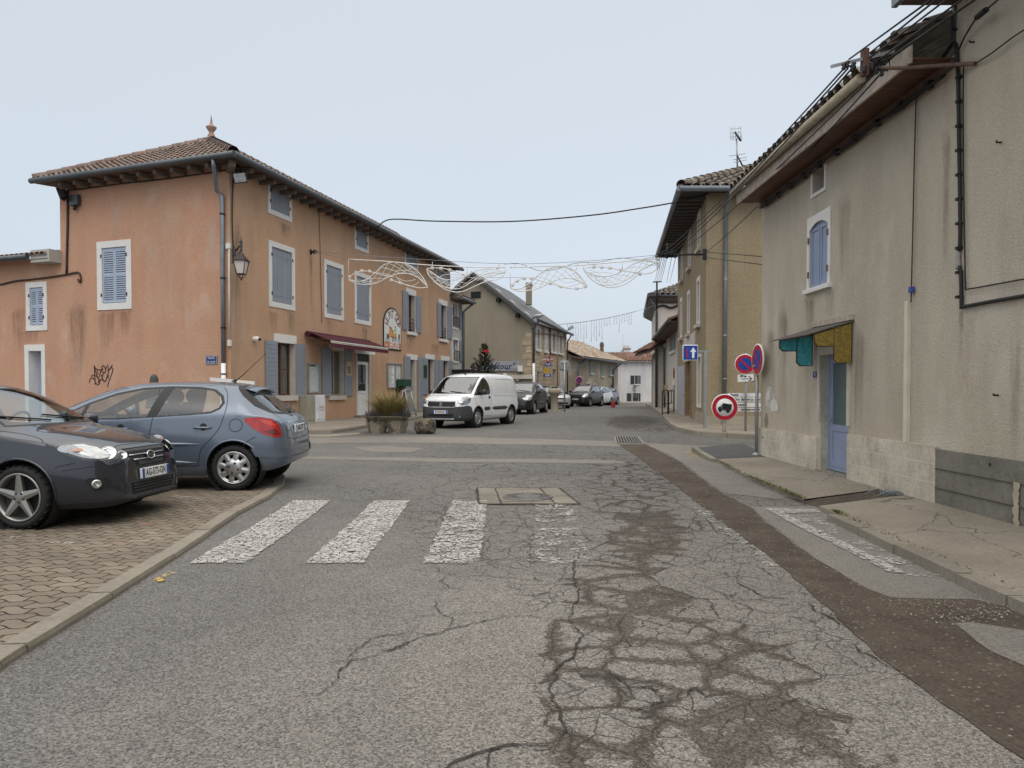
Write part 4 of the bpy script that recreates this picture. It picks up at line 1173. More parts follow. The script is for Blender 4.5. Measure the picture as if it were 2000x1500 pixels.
mk('foot_lettering', SIGN_W, ss, lambda mb: text(mb, 'EPICERIE', PF.P(am + hw * .18, z0 + H_ * .11, .044), PF.d, (0, 0, 1), hw * .46, sx=.62, bold=.012))
mk('foot_lettering', SIGN_W, ss, lambda mb: (text(mb, 'une', PF.P(am - hw * .72, z0 + H_ * .11, .044), PF.d, (0, 0, 1), hw * .26, sx=.6)))
def small(mb):
 text(mb, 'RESTO', PF.P(am - hw * .55, z0 + H_ * .225, .040), PF.d, (0, 0, 1), hw * .22, sx=.7); text(mb, 'BAR', PF.P(am + hw * .72, z0 + H_ * .225, .040), PF.d, (0, 0, 1), hw * .22, sx=.7)
 for k in range(3):
  x = am - hw * .16 + k * hw * .18; zc = z0 + H_ * .235
  mb.add([PF.P(x, zc + hw * .17, .041), PF.P(x + hw * .08, zc + hw * .17, .041), PF.P(x + hw * .2, zc, .041), PF.P(x + hw * .08, zc - hw * .17, .041), PF.P(x, zc - hw * .17, .041), PF.P(x + hw * .12, zc, .041)], [(0, 1, 2, 5), (5, 2, 3, 4)])
 for s_ in (-1, 1): mb.tube([PF.P(am - hw * .58 - s_ * hw * .12, z0 + H_ * .36, .041), PF.P(am - hw * .58 + s_ * hw * .12, z0 + H_ * .27, .041)], hw * .03, 4)
 PF.box(mb, am + hw * .64, am + hw * .8, z0 + H_ * .27, z0 + H_ * .34, .0385, .041); mb.disc(PF.P(am + hw * .72, z0 + H_ * .355, .041), PF.n, hw * .1, 10)
mk('small_lettering', M('sign_ink', (.04, .04, .05), .5), ss, small)
def pic(mb):
 f = lambda x, y: PF.P(am + hw * x, z0 + H_ * y, .041)
 mb.add([f(-.46, .30), f(.44, .285), f(.44, .31), f(-.46, .325)], [(0, 1, 2, 3)], False, 0)
 mb.add([f(-.46, .326), f(.44, .311), f(.42, .42), f(.2, .40), f(0, .395), f(-.2, .41), f(-.46, .45)], [tuple(range(7))], False, 1)
 mb.add([f(-.44, .54), f(-.30, .555), f(-.1, .52), f(.12, .44), f(.10, .405), f(-.12, .40), f(-.36, .46)], [tuple(range(7))], False, 2)
 mb.add([f(.16, .43), f(.38, .43), f(.36, .50), f(.3, .53), f(.18, .50)], [tuple(range(5))], False, 3)
 mb.add([f(.22, .53), f(.32, .525), f(.32, .575), f(.22, .58)], [(0, 1, 2, 3)], False, 4)
mk('picture', [OR, M('pic_yellow', (.62, .36, .10), .5), M('pic_bun', (.55, .24, .05), .5), M('pic_blue', (.25, .50, .55), .5), M('pic_red', (.45, .06, .05), .5)], ss, pic)
AWN = M('maroon_canvas', (.075, .010, .022), .85, var=.12, vs=3)
aw = thing('awning', 'maroon shop awning with a scalloped front over the white shop door', 'awning', PF.P(*PF.px(690, 670), 0))
ar0, zt0 = PF.px(631, 657, .10); ar1, zt1 = PF.px(746, 680, .10)
zt = zt0 - .04
O1 = .95
fa0, fzt = PF.px(645, 662, O1); fa1, _ = PF.px(757.5, 678, O1)
zf = PF.px(645, 664, O1)[1]
ar0 = fa0; ar1 = fa1
zt = PF.px(631, 656, .1)[1]
mk('cassette', AWN, aw, lambda mb: mb.tube([PF.P(ar0 - .05, zt, .12), PF.P(ar1 + .05, zt, .12)], .09, 10))
mk('canvas', AWN, aw, lambda mb: mb.add([PF.P(ar0, zt + .07, .12), PF.P(ar1, zt + .07, .12), PF.P(ar1, zf, O1), PF.P(ar0, zf, O1), PF.P(ar0, zt + .055, .12), PF.P(ar1, zt + .055, .12), PF.P(ar1, zf - .015, O1), PF.P(ar0, zf - .015, O1)], [(0, 1, 2, 3), (7, 6, 5, 4), (0, 3, 7, 4), (1, 5, 6, 2)]))
def val(mb):
 n = 22; vs = []
 for i in range(n * 6 + 1):
  t = i / (n * 6); a = ar0 + (ar1 - ar0) * t
  vs += [PF.P(a, zf - .02, O1 + .012), PF.P(a, zf - .215 - .035 * abs(math.sin(math.pi * i / 6)), O1 + .03)]
 mb.add(vs, [(2 * i, 2 * i + 2, 2 * i + 3, 2 * i + 1) for i in range(n * 6)])
mk('valance', AWN, aw, val)
mk('front_bar', TRIM, aw, lambda mb: PF.box(mb, ar0 - .01, ar1 + .01, zf - .055, zf - .015, O1 + .016, O1 + .03))
mk('stripe', M('awning_cream', (.62, .55, .42), .8), aw, lambda mb: PF.box(mb, ar0, ar1, zf - .095, zf - .07, O1 + .0225, O1 + .0265))
mk('arm', IRONB, aw, lambda mb: [mb.tube([PF.P(a, zt - .05, .1), PF.P(a + .12, zt - .2, .5), PF.P(a, zf - .05, O1)], .02, 5) for a in (ar0 + .15, ar1 - .15)])
ALU = M('aluminium', (.36, .37, .38), .4, .6)
def board(label, u0, v0, u1, v1, leaves, papers):
 t = thing('notice_board', label, 'notice board', PF.P(*PF.px((u0 + u1) / 2, (v0 + v1) / 2), 0), 'glazed notice boards on the pink wall')
 r = PF.rect(u0, v0, u1, v1)
 mk('frame', ALU, t, lambda mb: (ring(mb, PF, r, .05, .0, .08), [PF.box(mb, r[0] + (r[1] - r[0]) * .55 - .015, r[0] + (r[1] - r[0]) * .55 + .015, r[2] + .05, r[3] - .05, .0, .078)] if leaves == 2 else None))
 mk('back_panel', M('board_back', (.50, .53, .52), .35, var=.1), t, lambda mb: PF.box(mb, r[0] + .05, r[1] - .05, r[2] + .05, r[3] - .05, .004, .03))
 mb = MB(); mb2 = MB()
 for (x0, y0, x1, y1) in papers:
  A0, A1 = r[0] + (r[1] - r[0]) * x0, r[0] + (r[1] - r[0]) * x1; Z0, Z1 = r[2] + (r[3] - r[2]) * y0, r[2] + (r[3] - r[2]) * y1
  PF.box(mb, A0, A1, Z0, Z1, .031, .033)
  k = max(3, int((Z1 - Z0) / .05))
  for i in range(k):
   zz = Z1 - (i + .6) * (Z1 - Z0) / k; PF.box(mb2, A0 + .02, A0 + .02 + (A1 - A0 - .04) * (.5 + .5 * random.random()), zz - .008, zz + .008, .0335, .0345)
  mb2.build('print', M('print_ink', (.08, .08, .09), .8), t); mb2 = MB()
 mb.build('paper', SIGN_W, t)
board('narrow empty notice board between the first two ground floor windows of the pink house', 598.8, 709, 622, 768, 1, [(.12, .90, .88, .95)])
board('wide two leaf notice board with papers right of the shop door', 754.5, 708.5, 782, 758.5, 2, [(.08, .05, .5, .95), (.60, .1, .74, .92), (.78, .35, .95, .9)])
po = thing('menu_poster', 'framed tan poster hung on the open shutter left of the shop door', 'poster', PF.P(*PF.px(681, 715), .06))
r = PF.rect(674.5, 702, 688, 737, .06)
mk('frame', M('poster_grey', (.25, .28, .32), .6), po, lambda mb: PF.box(mb, *r, .055, .07)); i_ = inner(r, .07)
mk('sheet', M('poster_tan', (.52, .40, .24), .6, var=.3, vs=9), po, lambda mb: PF.box(mb, *i_, .0705, .074))
mk('print', M('poster_ink', (.05, .045, .06), .7), po, lambda mb: [PF.box(mb, i_[0] + .03 + random.random() * .06, i_[1] - .03 - random.random() * .06, i_[2] + .08 + k * .07, i_[2] + .08 + k * .07 + .04, .0745, .0755) for k in range(max(2, int((i_[3] - i_[2] - .2) / .07)))])
cb_ = thing('chalk_board', 'green framed chalk menu hung on the second grey door shutter', 'menu board', PF.P(*PF.px(830, 725), .06))
r = PF.rect(827, 712, 834, 739, .06)
mk('frame', M('green_frame', (.10, .22, .06), .6), cb_, lambda mb: PF.box(mb, *r, .055, .07)); mk('slate', M('slate_black', (.02, .025, .02), .8, fine=.5, fs=30), cb_, lambda mb: PF.box(mb, *inner(r, .035), .0705, .074))
mbx = thing('mail_box', 'dark green letter box on a stand by the grey door', 'letter box', PF.P(*PF.px(791, 752), .25))
r = PF.rect(782, 740.5, 796.5, 754.5, .25)
GRN = M('post_green', (.012, .06, .04), .45)
mk('box', GRN, mbx, lambda mb: PF.box(mb, r[0], r[1], r[2], r[3], .06, .42), bevel=.02)
mk('flap', TRIM, mbx, lambda mb: mb.box(PF.P(r[1] + .012, (r[2] + r[3]) / 2 + .02, .26), (.012, .16, .12), PF.ax()))
mk('post', IRONB, mbx, lambda mb: (mb.prism([PF.P(r[0] + .05, r[2], .08), PF.P(r[1] - .03, r[2], .08), PF.P(r[0] + .05, r[2] - .28, .08)], PF.n * .12), PF.box(mb, r[0] + .04, r[0] + .10, r[2] - .5, r[2], .0, .1)))
def cabinet(label, u0, v0, u1, v1, mat, out, mark=None):
 t = thing('utility_cabinet', label, 'cabinet', PF.P(*PF.px((u0 + u1) / 2, v1), 0), 'utility cabinets on the pink wall')
 a, b, c_, d = PF.rect(u0, v0, u1, v1, out)
 c_ = .30
 mk('case', mat, t, lambda mb: PF.box(mb, a, b, c_ + .06, d, .005, out), bevel=.012)
 mk('door', mat, t, lambda mb: PF.box(mb, a + .05, b - .05, c_ + .14, d - .07, out - .01, out + .012), bevel=.006)
 mk('base', M('base_dark', (.06, .06, .06), .9), t, lambda mb: PF.box(mb, a + .02, b - .02, c_ - .1, c_ + .06, .01, out - .03))
 mk('lock', IRONB, t, lambda mb: mb.disc(PF.P(a + .09, (c_ + d) / 2, out + .0135), PF.n, .02, 8))
 if mark: mk('warning_print', M('red_ink', (.5, .08, .06), .7), t, lambda mb: (text(mb, 'DANGER', PF.P((a + b) / 2 + .03, (c_ + d) / 2 + .06, out + .014), PF.d, (0, 0, 1), .11, sx=.75), text(mb, 'DE MORT', PF.P((a + b) / 2 + .03, (c_ + d) / 2 - .04, out + .014), PF.d, (0, 0, 1), .09, sx=.75)))
cabinet('olive grey utility cabinet standing against the pink wall', 600, 772, 617, 820, M('cabinet_olive', (.30, .29, .23), .6), .32)
cabinet('white utility cabinet with red print beside the olive grey one', 617.5, 771.5, 635.5, 820, M('cabinet_white', (.66, .67, .69), .5), .36, True)
ab = thing('sidewalk_board', 'grey A shaped pavement board behind the planter', 'A-board', G(792, 812, .15))
c = G(795, 813, .14)
for s in (-1, 1):
 mb = MB(); dx = PF.d
 p0 = c + PF.n * (s * .28); p1 = c + V3((0, 0, 1.05)) + PF.n * (s * .03)
 for q0, q1, w0 in ((p0 - dx * .3, p1 - dx * .3, .03), (p0 + dx * .3, p1 + dx * .3, .03), (p1 - dx * .3, p1 + dx * .3, .03), (p0.lerp(p1, .12) - dx * .3, p0.lerp(p1, .12) + dx * .3, .03)): mb.tube([q0, q1], w0, 6)
 mb.build('frame', ALU, ab)
 mb = MB(); mb.add([p0.lerp(p1, .12) - dx * .28, p0.lerp(p1, .12) + dx * .28, p1 + dx * .28, p1 - dx * .28], [(0, 1, 2, 3)]); mb.build('panel', M('board_panel', (.16, .17, .17), .5), ab)
# beige house on the right
RX = 4.9
RB = Wall((RX, 14.3), (0, -1))
beige = thing('beige_house', 'tall beige rendered house with pale blue shutters and a coloured glass door canopy', 'house', (RX, 14.3, .1))
YT = 14.3 - 8.10          # s where the taller part begins
z_e = at(1501, 386, RB.P(RB.px(1501, 386)[0], 0).y).z
r1 = RB.rect(1578.5, 432, 1622, 556); q_ = RB.px(1579, 428); q2 = RB.px(1581, 571)
r1 = (RB.px(1578, 500)[0], RB.px(1623, 500)[0], RB.px(1581, 571)[1], RB.px(1621, 404)[1])
iw = inner(r1, .085, .09, .07)
iw = (iw[0], iw[1], iw[2], iw[3] - .04)
r2 = (RB.px(1586, 350)[0], RB.px(1615, 350)[0], RB.px(1587, 388)[1], RB.px(1586.5, 327)[1])
i2 = inner(r2, .06)
dA, dB = RB.px(1600, 800)[0], RB.px(1656.5, 800)[0]
zD = RB.px(1600, 682)[1]
dr_ = (dA + .06, dB, .19, zD - .10)
ZLOW = z_e + .05
mk('wall', [BEIGE, STONE_TRIM], beige, lambda mb: (wall_mesh(mb, RB, 0, YT, -.4, ZLOW, [(*iw, .07), (*i2, .22), (*dr_, .17)]),
   mb.quad(RB.P(0, -.4), RB.P(0, ZLOW), RB.P(0, ZLOW, -9), RB.P(0, -.4, -9)), mb.quad(RB.P(0, ZLOW), RB.P(0, ZLOW, -4.5), RB.P(0, ZLOW + 2, -4.5), RB.P(0, ZLOW, 0)), mb.quad(RB.P(0, ZLOW, -9), RB.P(20, ZLOW, -9), RB.P(20, -.4, -9), RB.P(0, -.4, -9))))
mk('tall_wall', [BEIGE, STONE_TRIM], beige, lambda mb: (wall_mesh(mb, RB, YT, 20, -.4, 7.2), mb.quad(RB.P(YT, 3), RB.P(YT, 7.2), RB.P(YT, 7.2, -9), RB.P(YT, 3, -9))))
def fr1(mb):
 W = RB; a0, a1, z0, z1 = r1
 W.box(mb, a0, iw[0], z0 + .0, z1, .001, .02); W.box(mb, iw[1], a1, z0, z1, .001, .02); W.box(mb, iw[0], iw[1], iw[3] - .0, z1, .001, .02)
 n = 8; am_, hw_ = (iw[0] + iw[1]) / 2, (iw[1] - iw[0]) / 2
 for k in range(n):
  x0 = iw[0] + 2 * hw_ * k / n; x1 = iw[0] + 2 * hw_ * (k + 1) / n
  h = lambda x: iw[3] - .10 * ((x - am_) / hw_) ** 2
  mb.hexa([W.P(x0, h(x0), .001), W.P(x1, h(x1), .001), W.P(x1, h(x1), .0195), W.P(x0, h(x0), .0195), W.P(x0, iw[3], .001), W.P(x1, iw[3], .001), W.P(x1, iw[3], .0195), W.P(x0, iw[3], .0195)])
w_ = mk('window', TRIM, beige, fr1)
mk('sill', TRIM, w_, lambda mb: RB.box(mb, r1[0] - .05, r1[1] + .05, r1[2] - .03, r1[2] + .045, -.05, .07), bevel=.008)
am_ = (iw[0] + iw[1]) / 2
for a, b in ((iw[0] + .004, am_ - .003), (am_ + .003, iw[1] - .004)):
 def shm(mb):
  RB.box(mb, a, b, r1[2] + .05, iw[3] - .005, -.055, -.025)
  if 1:
   ring(mb, RB, (a + .012, b - .012, r1[2] + .07, iw[3] - .07), .05, -.025, -.012)
 mk('shutter', BLUE_RB, w_, shm)
mk('hinge', M('rust_iron', (.16, .10, .07), .8), w_, lambda mb: [hinge(mb, RB, a, z, .0205, 1) for a in (iw[0] - .01, iw[1] + .01) for z in (r1[2] + .28, iw[3] - .25)])
w_ = mk('attic_window', TRIM, beige, lambda mb: ring(mb, RB, r2, .055, .001, .022))
mk('pane', M('dusty_pane', (.15, .15, .13), .35, var=.4, vs=6, spec=.5), w_, lambda mb: RB.box(mb, *i2, -.2, -.17))
JAMB = block_mat('jamb_stone', (.42, .41, .35), None, (.28, .26, .21))
DRM = thing  # (alias kept local)
dw = mk('door_surround', STONE_TRIM, beige, lambda mb: (RB.box(mb, dA - .02, dA + .06, 1.0, zD - .1, .001, .03), RB.box(mb, dB, dB + .075, .95, zD - .1, .001, .03), RB.box(mb, dA - .02, dB + .075, zD - .10, zD + .03, .001, .033)))
mk('jamb', JAMB, dw, lambda mb: RB.quad if False else mb.quad(RB.P(dA + .062, .19, .0), RB.P(dA + .062, .19, -.165), RB.P(dA + .062, zD - .1, -.165), RB.P(dA + .062, zD - .1, .0)))
i_ = (dr_[0], dr_[1], .22, dr_[3])
def dl(mb):
 ring(mb, RB, i_, .05, -.17, -.12)
 j = inner(i_, .055); ring(mb, RB, j, .085, -.16, -.125, .08, .10)
 zc = j[2] + (j[3] - j[2]) * .36
 RB.box(mb, j[0] + .085, j[1] - .085, zc - .05, zc + .05, -.158, -.127)
 RB.box(mb, j[0] + .085, j[1] - .085, j[2] + .1, zc - .05, -.15, -.14)
mk('door_leaf', BLUE_RB, dw, dl)
j = inner(i_, .055); zc = j[2] + (j[3] - j[2]) * .36
mk('pane', M('frosted_pane', (.085, .125, .13), .28, spec=.6, var=.1), dw, lambda mb: RB.box(mb, j[0] + .085, j[1] - .085, zc + .05, j[3] - .08, -.15, -.14))
mk('threshold', CONC, dw, lambda mb: RB.box(mb, dA - .05, dB + .05, .1, .205, -.2, .05))
mk('handle', ALU, dw, lambda mb: mb.tube([RB.P(j[0] + .05, zc + .12, -.12), RB.P(j[0] + .05, zc + .12, -.07), RB.P(j[0] + .14, zc + .12, -.07)], .012))
zp0 = RB.px(1487.6, 838.5)[1]
zpt = .88
pl_ = MB(); PY = 14.3 - 8.32
RB.box(pl_, -.02, dA - .02, -.2, .72, .0, .035); RB.box(pl_, dB + .075, PY, -.2, .83, .0, .05)
RB.box(pl_, -.03, -.02, -.2, .72, -6, .035)
plo = pl_.build('plinth', PLINTH, beige)
p2 = MB(); RB.box(p2, PY, 12.6, -.2, .80, .0, .045); RB.box(p2, 12.6, 20, -.2, .80, 0, .055)
p2.build('grey_plinth', PLINTH_DK, beige)
jt = MB()
for a0, a1, zt_, out in ((.0, dA - .02, .72, .036), (dB + .075, PY, .83, .051)):
 for z in (zt_ - .20, zt_ - .42): RB.box(jt, a0, a1, z - .006, z + .006, out - .002, out)
 for row, z1_ in enumerate((zt_, zt_ - .20, zt_ - .42)):
  z0_ = (zt_ - .20, zt_ - .42, .15)[row]
  a = a0 + .30 + .17 * (row % 2)
  while a < a1 - .1: RB.box(jt, a - .004, a + .004, z0_, z1_, out - .002, out - .0005); a += .46
jt.build('joints', JOINT, plo)
jd = MB()
for z in (.58, .36): RB.box(jd, PY, 20, z - .005, z + .005, .053, .0565)
jd.build('joints', M('joint_dark', (.07, .06, .05), .9), plo)
def blob(W, u, v, ru, rv, out, seed, n=26):
 rnd = random.Random(seed); pts = []
 rr = [1 + (rnd.random() - .5) * .5 for _ in range(n)]
 rr = [(rr[i - 1] + rr[i] + rr[(i + 1) % n]) / 3 for i in range(n)]
 for i in range(n):
  an = 2 * math.pi * i / n
  a, z = W.px(u + ru * rr[i] * math.cos(an), v + rv * rr[i] * math.sin(an)); pts.append(W.P(a, z, out))
 return pts
SCAR = M('bare_plaster', (.56, .54, .50), .9, var=.15, vs=6, bump=.3)
mk('plaster_scar', SCAR, beige, lambda mb: (mb.add(blob(RB, 1505, 778, 9, 22, .004, 3), [tuple(range(26))]), mb.add(blob(RB, 1512, 792, 8, 12, .0045, 5), [tuple(range(26))])))
mk('damp_stain', M('stain_brown', (.235, .20, .155), .9, var=.25, vs=5), beige, lambda mb: mb.add(blob(RB, 1497, 822, 4, 16, .003, 8), [tuple(range(26))]))
def scar(mb):
 rn_ = random.Random(5); L_ = []; R_ = []
 for v in lin(942, 1034, 5):
  a, z = RB.px(1996, v); w_ = .03 + .018 * rn_.random(); o_ = (rn_.random() - .5) * .02; L_.append(RB.P(a + o_ - w_, z, .058)); R_.append(RB.P(a + o_ + w_, z, .058))
 n = len(L_); mb.add(L_ + R_, [(i, i + 1, n + i + 1, n + i) for i in range(n - 1)])
mk('pale_scar', M('repair_mortar', (.40, .35, .27), .9, var=.2, vs=8), beige, scar)
for q in ((1508, 640, 800, .30, STAIN_G), (1530, 600, 830, .3, STAIN_D), (1583, 580, 660, .25, STAIN_D), (1622, 565, 625, .2, STAIN_D), (1680, 640, 870, .16, STAIN_D), (1700, 300, 640, .25, STAIN_P), (1850, 250, 520, .10, STAIN_D), (1892, 630, 880, .14, STAIN_P), (1925, 620, 900, .12, STAIN_P), (1878, 600, 700, .06, STAIN_G), (1985, 640, 900, .10, STAIN_G), (1650, 380, 560, .25, STAIN_D), (1745, 430, 840, .2, STAIN_P), (1672, 700, 860, .05, STAIN_G)): streak(beige, RB, *q)
OVR = .50
zf0 = ZLOW - .04
SOFF = NT('soffit_boards')
_s = SOFF.new('ShaderNodeSeparateXYZ'); SOFF.link(SOFF.pos(), _s.inputs[0])
_w = SOFF.math('FRACT', SOFF.math('MULTIPLY', _s.outputs[1], 8.5))
_c = SOFF.scale((.105, .052, .032), SOFF.rng(SOFF.noise(3, 4, .7, SOFF.mapv((.6, 9, 1))), .3, .7, .6, 1.5))
_c = SOFF.mix(SOFF.rng(_w, .0, .09, 1, 0), _c, (.025, .014, .010))
SOFFM = SOFF.set(_c, .6, 0, .3)
sfp = mk('soffit', SOFFM, beige, lambda mb: RB.box(mb, -.02, YT, zf0 - .02, zf0, -.02, OVR - .03))
PWOOD = M('peeling_fascia', (.40, .335, .28), .8, var=.25, vs=9, fine=.12, fs=50)
mk('fascia', PWOOD, beige, lambda mb: RB.box(mb, -.02, YT - .02, zf0 - .05, zf0 + .16, OVR - .03, OVR))
mk('cornice_board', WOOD_DK, beige, lambda mb: RB.box(mb, .0, YT, zf0 - .10, zf0 - .02, .001, .05))
mk('gutter', M('old_gutter', (.42, .36, .27), .7, .1, var=.2, vs=8), beige, lambda mb: mb.tube([RB.P(-.06, zf0 + .20, OVR + .07), RB.P(YT - 1.0, zf0 + .20, OVR + .07)], .065, 10))
rt = MB()
tile_slope(rt, RB.P(-.05, zf0 + .24, OVR + .06), RB.P(YT, zf0 + .24, OVR + .06), RB.P(-.05, zf0 + 2.3, -4.5), RB.P(YT, zf0 + 2.3, -4.5), .23, .38, .095)
rt.build('roof', TILE_MOSS, beige)
mb = MB()
for k in range(3): mb.tube(catmull([RB.P(a, zf0 - .13 - random.random() * .05, .06 + .02 * k) for a in lin(.1, YT - .1, .5)], 3), .016, 4)
for a in lin(.4, YT - .4, .62): mb.box(RB.P(a, zf0 - .14, .07), (.07, .08, .09))
mb.build('wall_cable', CABLE, beige)
zt_ = at(1725, 14, 8.2).z
te = MB()
RB.box(te, YT - .06, 20, zt_ + .0, zt_ + .12, -.05, .62)
te.build('tall_soffit', WOOD_DK, beige)
mk('tall_fascia', ZINC, beige, lambda mb: RB.box(mb, YT - .08, 20, zt_ - .02, zt_ + .26, .62, .68))
rt = MB(); tile_slope(rt, RB.P(YT - .1, zt_ + .28, .66), RB.P(20, zt_ + .28, .66), RB.P(YT - .1, zt_ + 2.2, -4.4), RB.P(20, zt_ + 2.2, -4.4), .23, .38, .095); rt.build('tall_roof', TILE_MOSS, beige)
mk('flashing', ZINC_DK, beige, lambda mb: RB.box(mb, YT - .05, YT + .0, zf0 + .2, zt_, -.3, .03))
def rc(pl, r_, out=.03, sm=3): return catmull([RB.P(*RB.px(u, v, out), out) for u, v in pl], sm), r_
mb = MB()
for pl, r_ in (([(1838, 118), (1850, 100), (1862, 84), (1868, 100), (1871, 160), (1873, 280), (1875, 400), (1875, 470), (1873, 490)], .022), ([(1873, 520), (1877, 540), (1878, 598), (1882, 599), (1930, 590), (2000, 578), (2080, 565)], .02),
      ([(1882, 130), (1881, 200), (1882, 350), (1884, 470), (1886, 558), (1892, 564), (1940, 556), (2000, 545), (2080, 533)], .008)):
 p_, r_ = rc(pl, r_); mb.tube(p_, r_, 6)
for v in lin(150, 580, 46): a, z = RB.px(1873, v, .03); mb.box(RB.P(a, z, .03), (.06, .05, .03))
mb.build('wall_cable', CABLE, beige)
mk('cable_splice', M('splice_grey', (.30, .28, .26), .7, fine=.3, fs=60), beige, lambda mb: mb.tube(rc([(1873, 478), (1871, 500), (1872, 525)], 0)[0], .026, 8))
mk('drop_cable', CABLE_BR, beige, lambda mb: mb.tube(rc([(1790, 165), (1786, 300), (1783, 440), (1780, 560), (1779, 590)], 0)[0], .008, 5))
mk('cable_tie', M('tie_blue', (.05, .09, .32), .6), beige, lambda mb: mb.box(RB.P(*RB.px(1780.5, 566, .03), .03), (.05, .06, .07)))
mk('cable_trunking', M('trunking_cream', (.60, .55, .44), .6), beige, lambda mb: RB.box(mb, RB.px(1772, 700)[0], RB.px(1779, 700)[0], max(.832, RB.px(1775, 877)[1]), RB.px(1775, 588)[1], .001, .045))
mk('iron_hook', IRONB, beige, lambda mb: [mb.tube([RB.P(*RB.px(u, v), 0), RB.P(*RB.px(u, v), .05), RB.P(RB.px(u, v)[0], RB.px(u, v)[1] + .02, .05)], .010, 5) for u, v in ((1956, 278), (1870, 57), (1903, 82), (1943, 908), (1494, 855), (1950, 772))])
hn = thing('house_number', 'small blue and white enamel house number beside the blue door', 'number plate', RB.P(*RB.px(1593, 731), 0))
a, b, c_, d = RB.rect(1589, 726, 1596.5, 737)
mk('plate', SIGN_BLUE, hn, lambda mb: RB.box(mb, a, b, c_, d, .001, .012)); mk('numeral', SIGN_W, hn, lambda mb: text(mb, '73', RB.P((a + b) / 2, (c_ + d) / 2, .0135), RB.d, (0, 0, 1), (d - c_) * .8, sx=.8))
cy = thing('door_canopy', 'rusty iron door canopy with blue and yellow glass side panes over the blue door', 'canopy', RB.P((dA + dB) / 2, 2.2))
RUST = M('rusty_iron', (.09, .035, .022), .8, var=.3, vs=14)
sn_, sf_ = RB.px(1667, 640)[0], RB.px(1590, 650)[0]     # near and far side
zw, zo = RB.px(1667, 627)[1], 0
OC = .58
zo = at(1508, 664, RB.P(sf_ - .05, 0).y).z
def slope(o): return zw + (zo - zw) * o / OC
mk('roof_sheet', M('canopy_sheet', (.10, .085, .075), .8, var=.3, vs=6), cy, lambda mb: mb.hexa([RB.P(sf_ - .12, slope(-.0), .0), RB.P(sn_ + .03, slope(0), .0), RB.P(sn_ + .03, slope(OC + .08), OC + .08), RB.P(sf_ - .12, slope(OC + .08), OC + .08),
   RB.P(sf_ - .12, slope(0) + .015, .0), RB.P(sn_ + .03, slope(0) + .015, .0), RB.P(sn_ + .03, slope(OC + .08) + .015, OC + .08), RB.P(sf_ - .12, slope(OC + .08) + .015, OC + .08)]))
mk('flashing', PWOOD, cy, lambda mb: RB.box(mb, sf_ - .05, sn_ + .03, zw + .02, zw + .10, .001, .03))
def hammered(name, col):
 n = NT(name); c_ = n.scale(col, n.rng(n.noise(30, 3, .6), .3, .7, .7, 1.3)); n.bump(n.noise(45, 3), .6, .01); n.set(c_, .2, 0, .6)
 tl = n.new('ShaderNodeBsdfTranslucent'); n.link(c_, tl.inputs[0]); mx = n.new('ShaderNodeMixShader'); mx.inputs[0].default_value = .55
 n.link(n.b.outputs[0], mx.inputs[1]); n.link(tl.outputs[0], mx.inputs[2]); n.link(mx.outputs[0], n.out.inputs[0]); return n.m
TEAL = hammered('teal_glass', (.20, .62, .68))
AMB = hammered('amber_glass', (.48, .37, .10))
for sa, gl_, hs_ in ((sf_, TEAL, (.52, .27)), (sn_, AMB, (.52, .24))):
 f = MB(); p = MB()
 for k, (o0, o1, h) in enumerate(((.03, .28, hs_[0]), (.28, OC - .02, hs_[1]))):
  zb = slope(o0 if k == 0 else .28) - h - (.0 if k == 0 else .02)
  zb = zw - (.60 if k == 0 else .36)
  pts = [RB.P(sa, slope(o0) - .02, o0), RB.P(sa, slope(o1) - .02, o1), RB.P(sa, zb + .05, o1), RB.P(sa, zb, o1 - .05), RB.P(sa, zb, o0)]
  p.prism([q for q in pts], RB.d * .008)
  f.tube(pts, .011, 6, closed=True)
 f.build('side_frame', RUST, cy); p.build('glass_panel', gl_, cy)
mk('front_bar', RUST, cy, lambda mb: [mb.tube([RB.P(sf_, slope(o) - .02, o), RB.P(sn_, slope(o) - .02, o)], .011, 6) for o in (.28, OC - .02)])
pc = thing('conduit_stubs', 'grey blue conduit ends poking from the trench at the beige wall', 'conduit', (4.8, 9.2, .15))
PB = M('conduit_blue', (.17, .21, .24), .6, var=.2, vs=20)
b0 = G(1776, 966, .15)
mb = MB()
for k, dx in enumerate((-.07, .0, .07)): mb.tube(catmull([b0 + V3((dx - .0, -.05, -.08)), b0 + V3((dx, 0, .04)), b0 + V3((dx + .02, .05, .06)), b0 + V3((dx + .04, .08, -.04))], 4), .034, 8)
mb.build('conduit', PB, pc)
mb = MB()
for k in range(16):
 p = b0 + V3((random.uniform(-.35, .12), random.uniform(-.12, .16), .0)); an = random.random() * 6
 mb.tube(catmull([p, p + V3((math.cos(an) * .09, math.sin(an) * .09, .05)), p + V3((math.cos(an) * .2, math.sin(an) * .12, .0))], 3), .006, 4)
mb.build('loose_wire', PB, pc)
# ochre house
yd = V3((.141, 1, 0))
YF = Wall((6.28, 23.6), (1, .0))
YL = Wall((6.28, 23.6), (.141, 1))
yel = thing('ochre_house', 'ochre rendered house with a dark tiled roof beyond the beige house', 'house', (6.28, 23.6, .2))
ZY = at(1395, 372, 23.6).z
YLEN = 10.7
hY = []
def yw(uc, v0, v1, w_, sill=True):
 a = YL.px(uc, 600)[0]
 z1, z0 = YL.px(uc, v0)[1], YL.px(uc, v1)[1]
 return (a - w_ / 2, a + w_ / 2, z0, z1)
wins = [yw(1365, 415, 488, .95), yw(1346.5, 455, 524, .95), yw(1332, 488, 548, .95), yw(1364.5, 541, 634, .95), yw(1345.5, 568, 652, .95), yw(1331, 582, 660, .95)]
gw = (YL.px(1370, 700)[0], YL.px(1362, 700)[0], YL.px(1366, 796)[1], YL.px(1366, 692)[1])
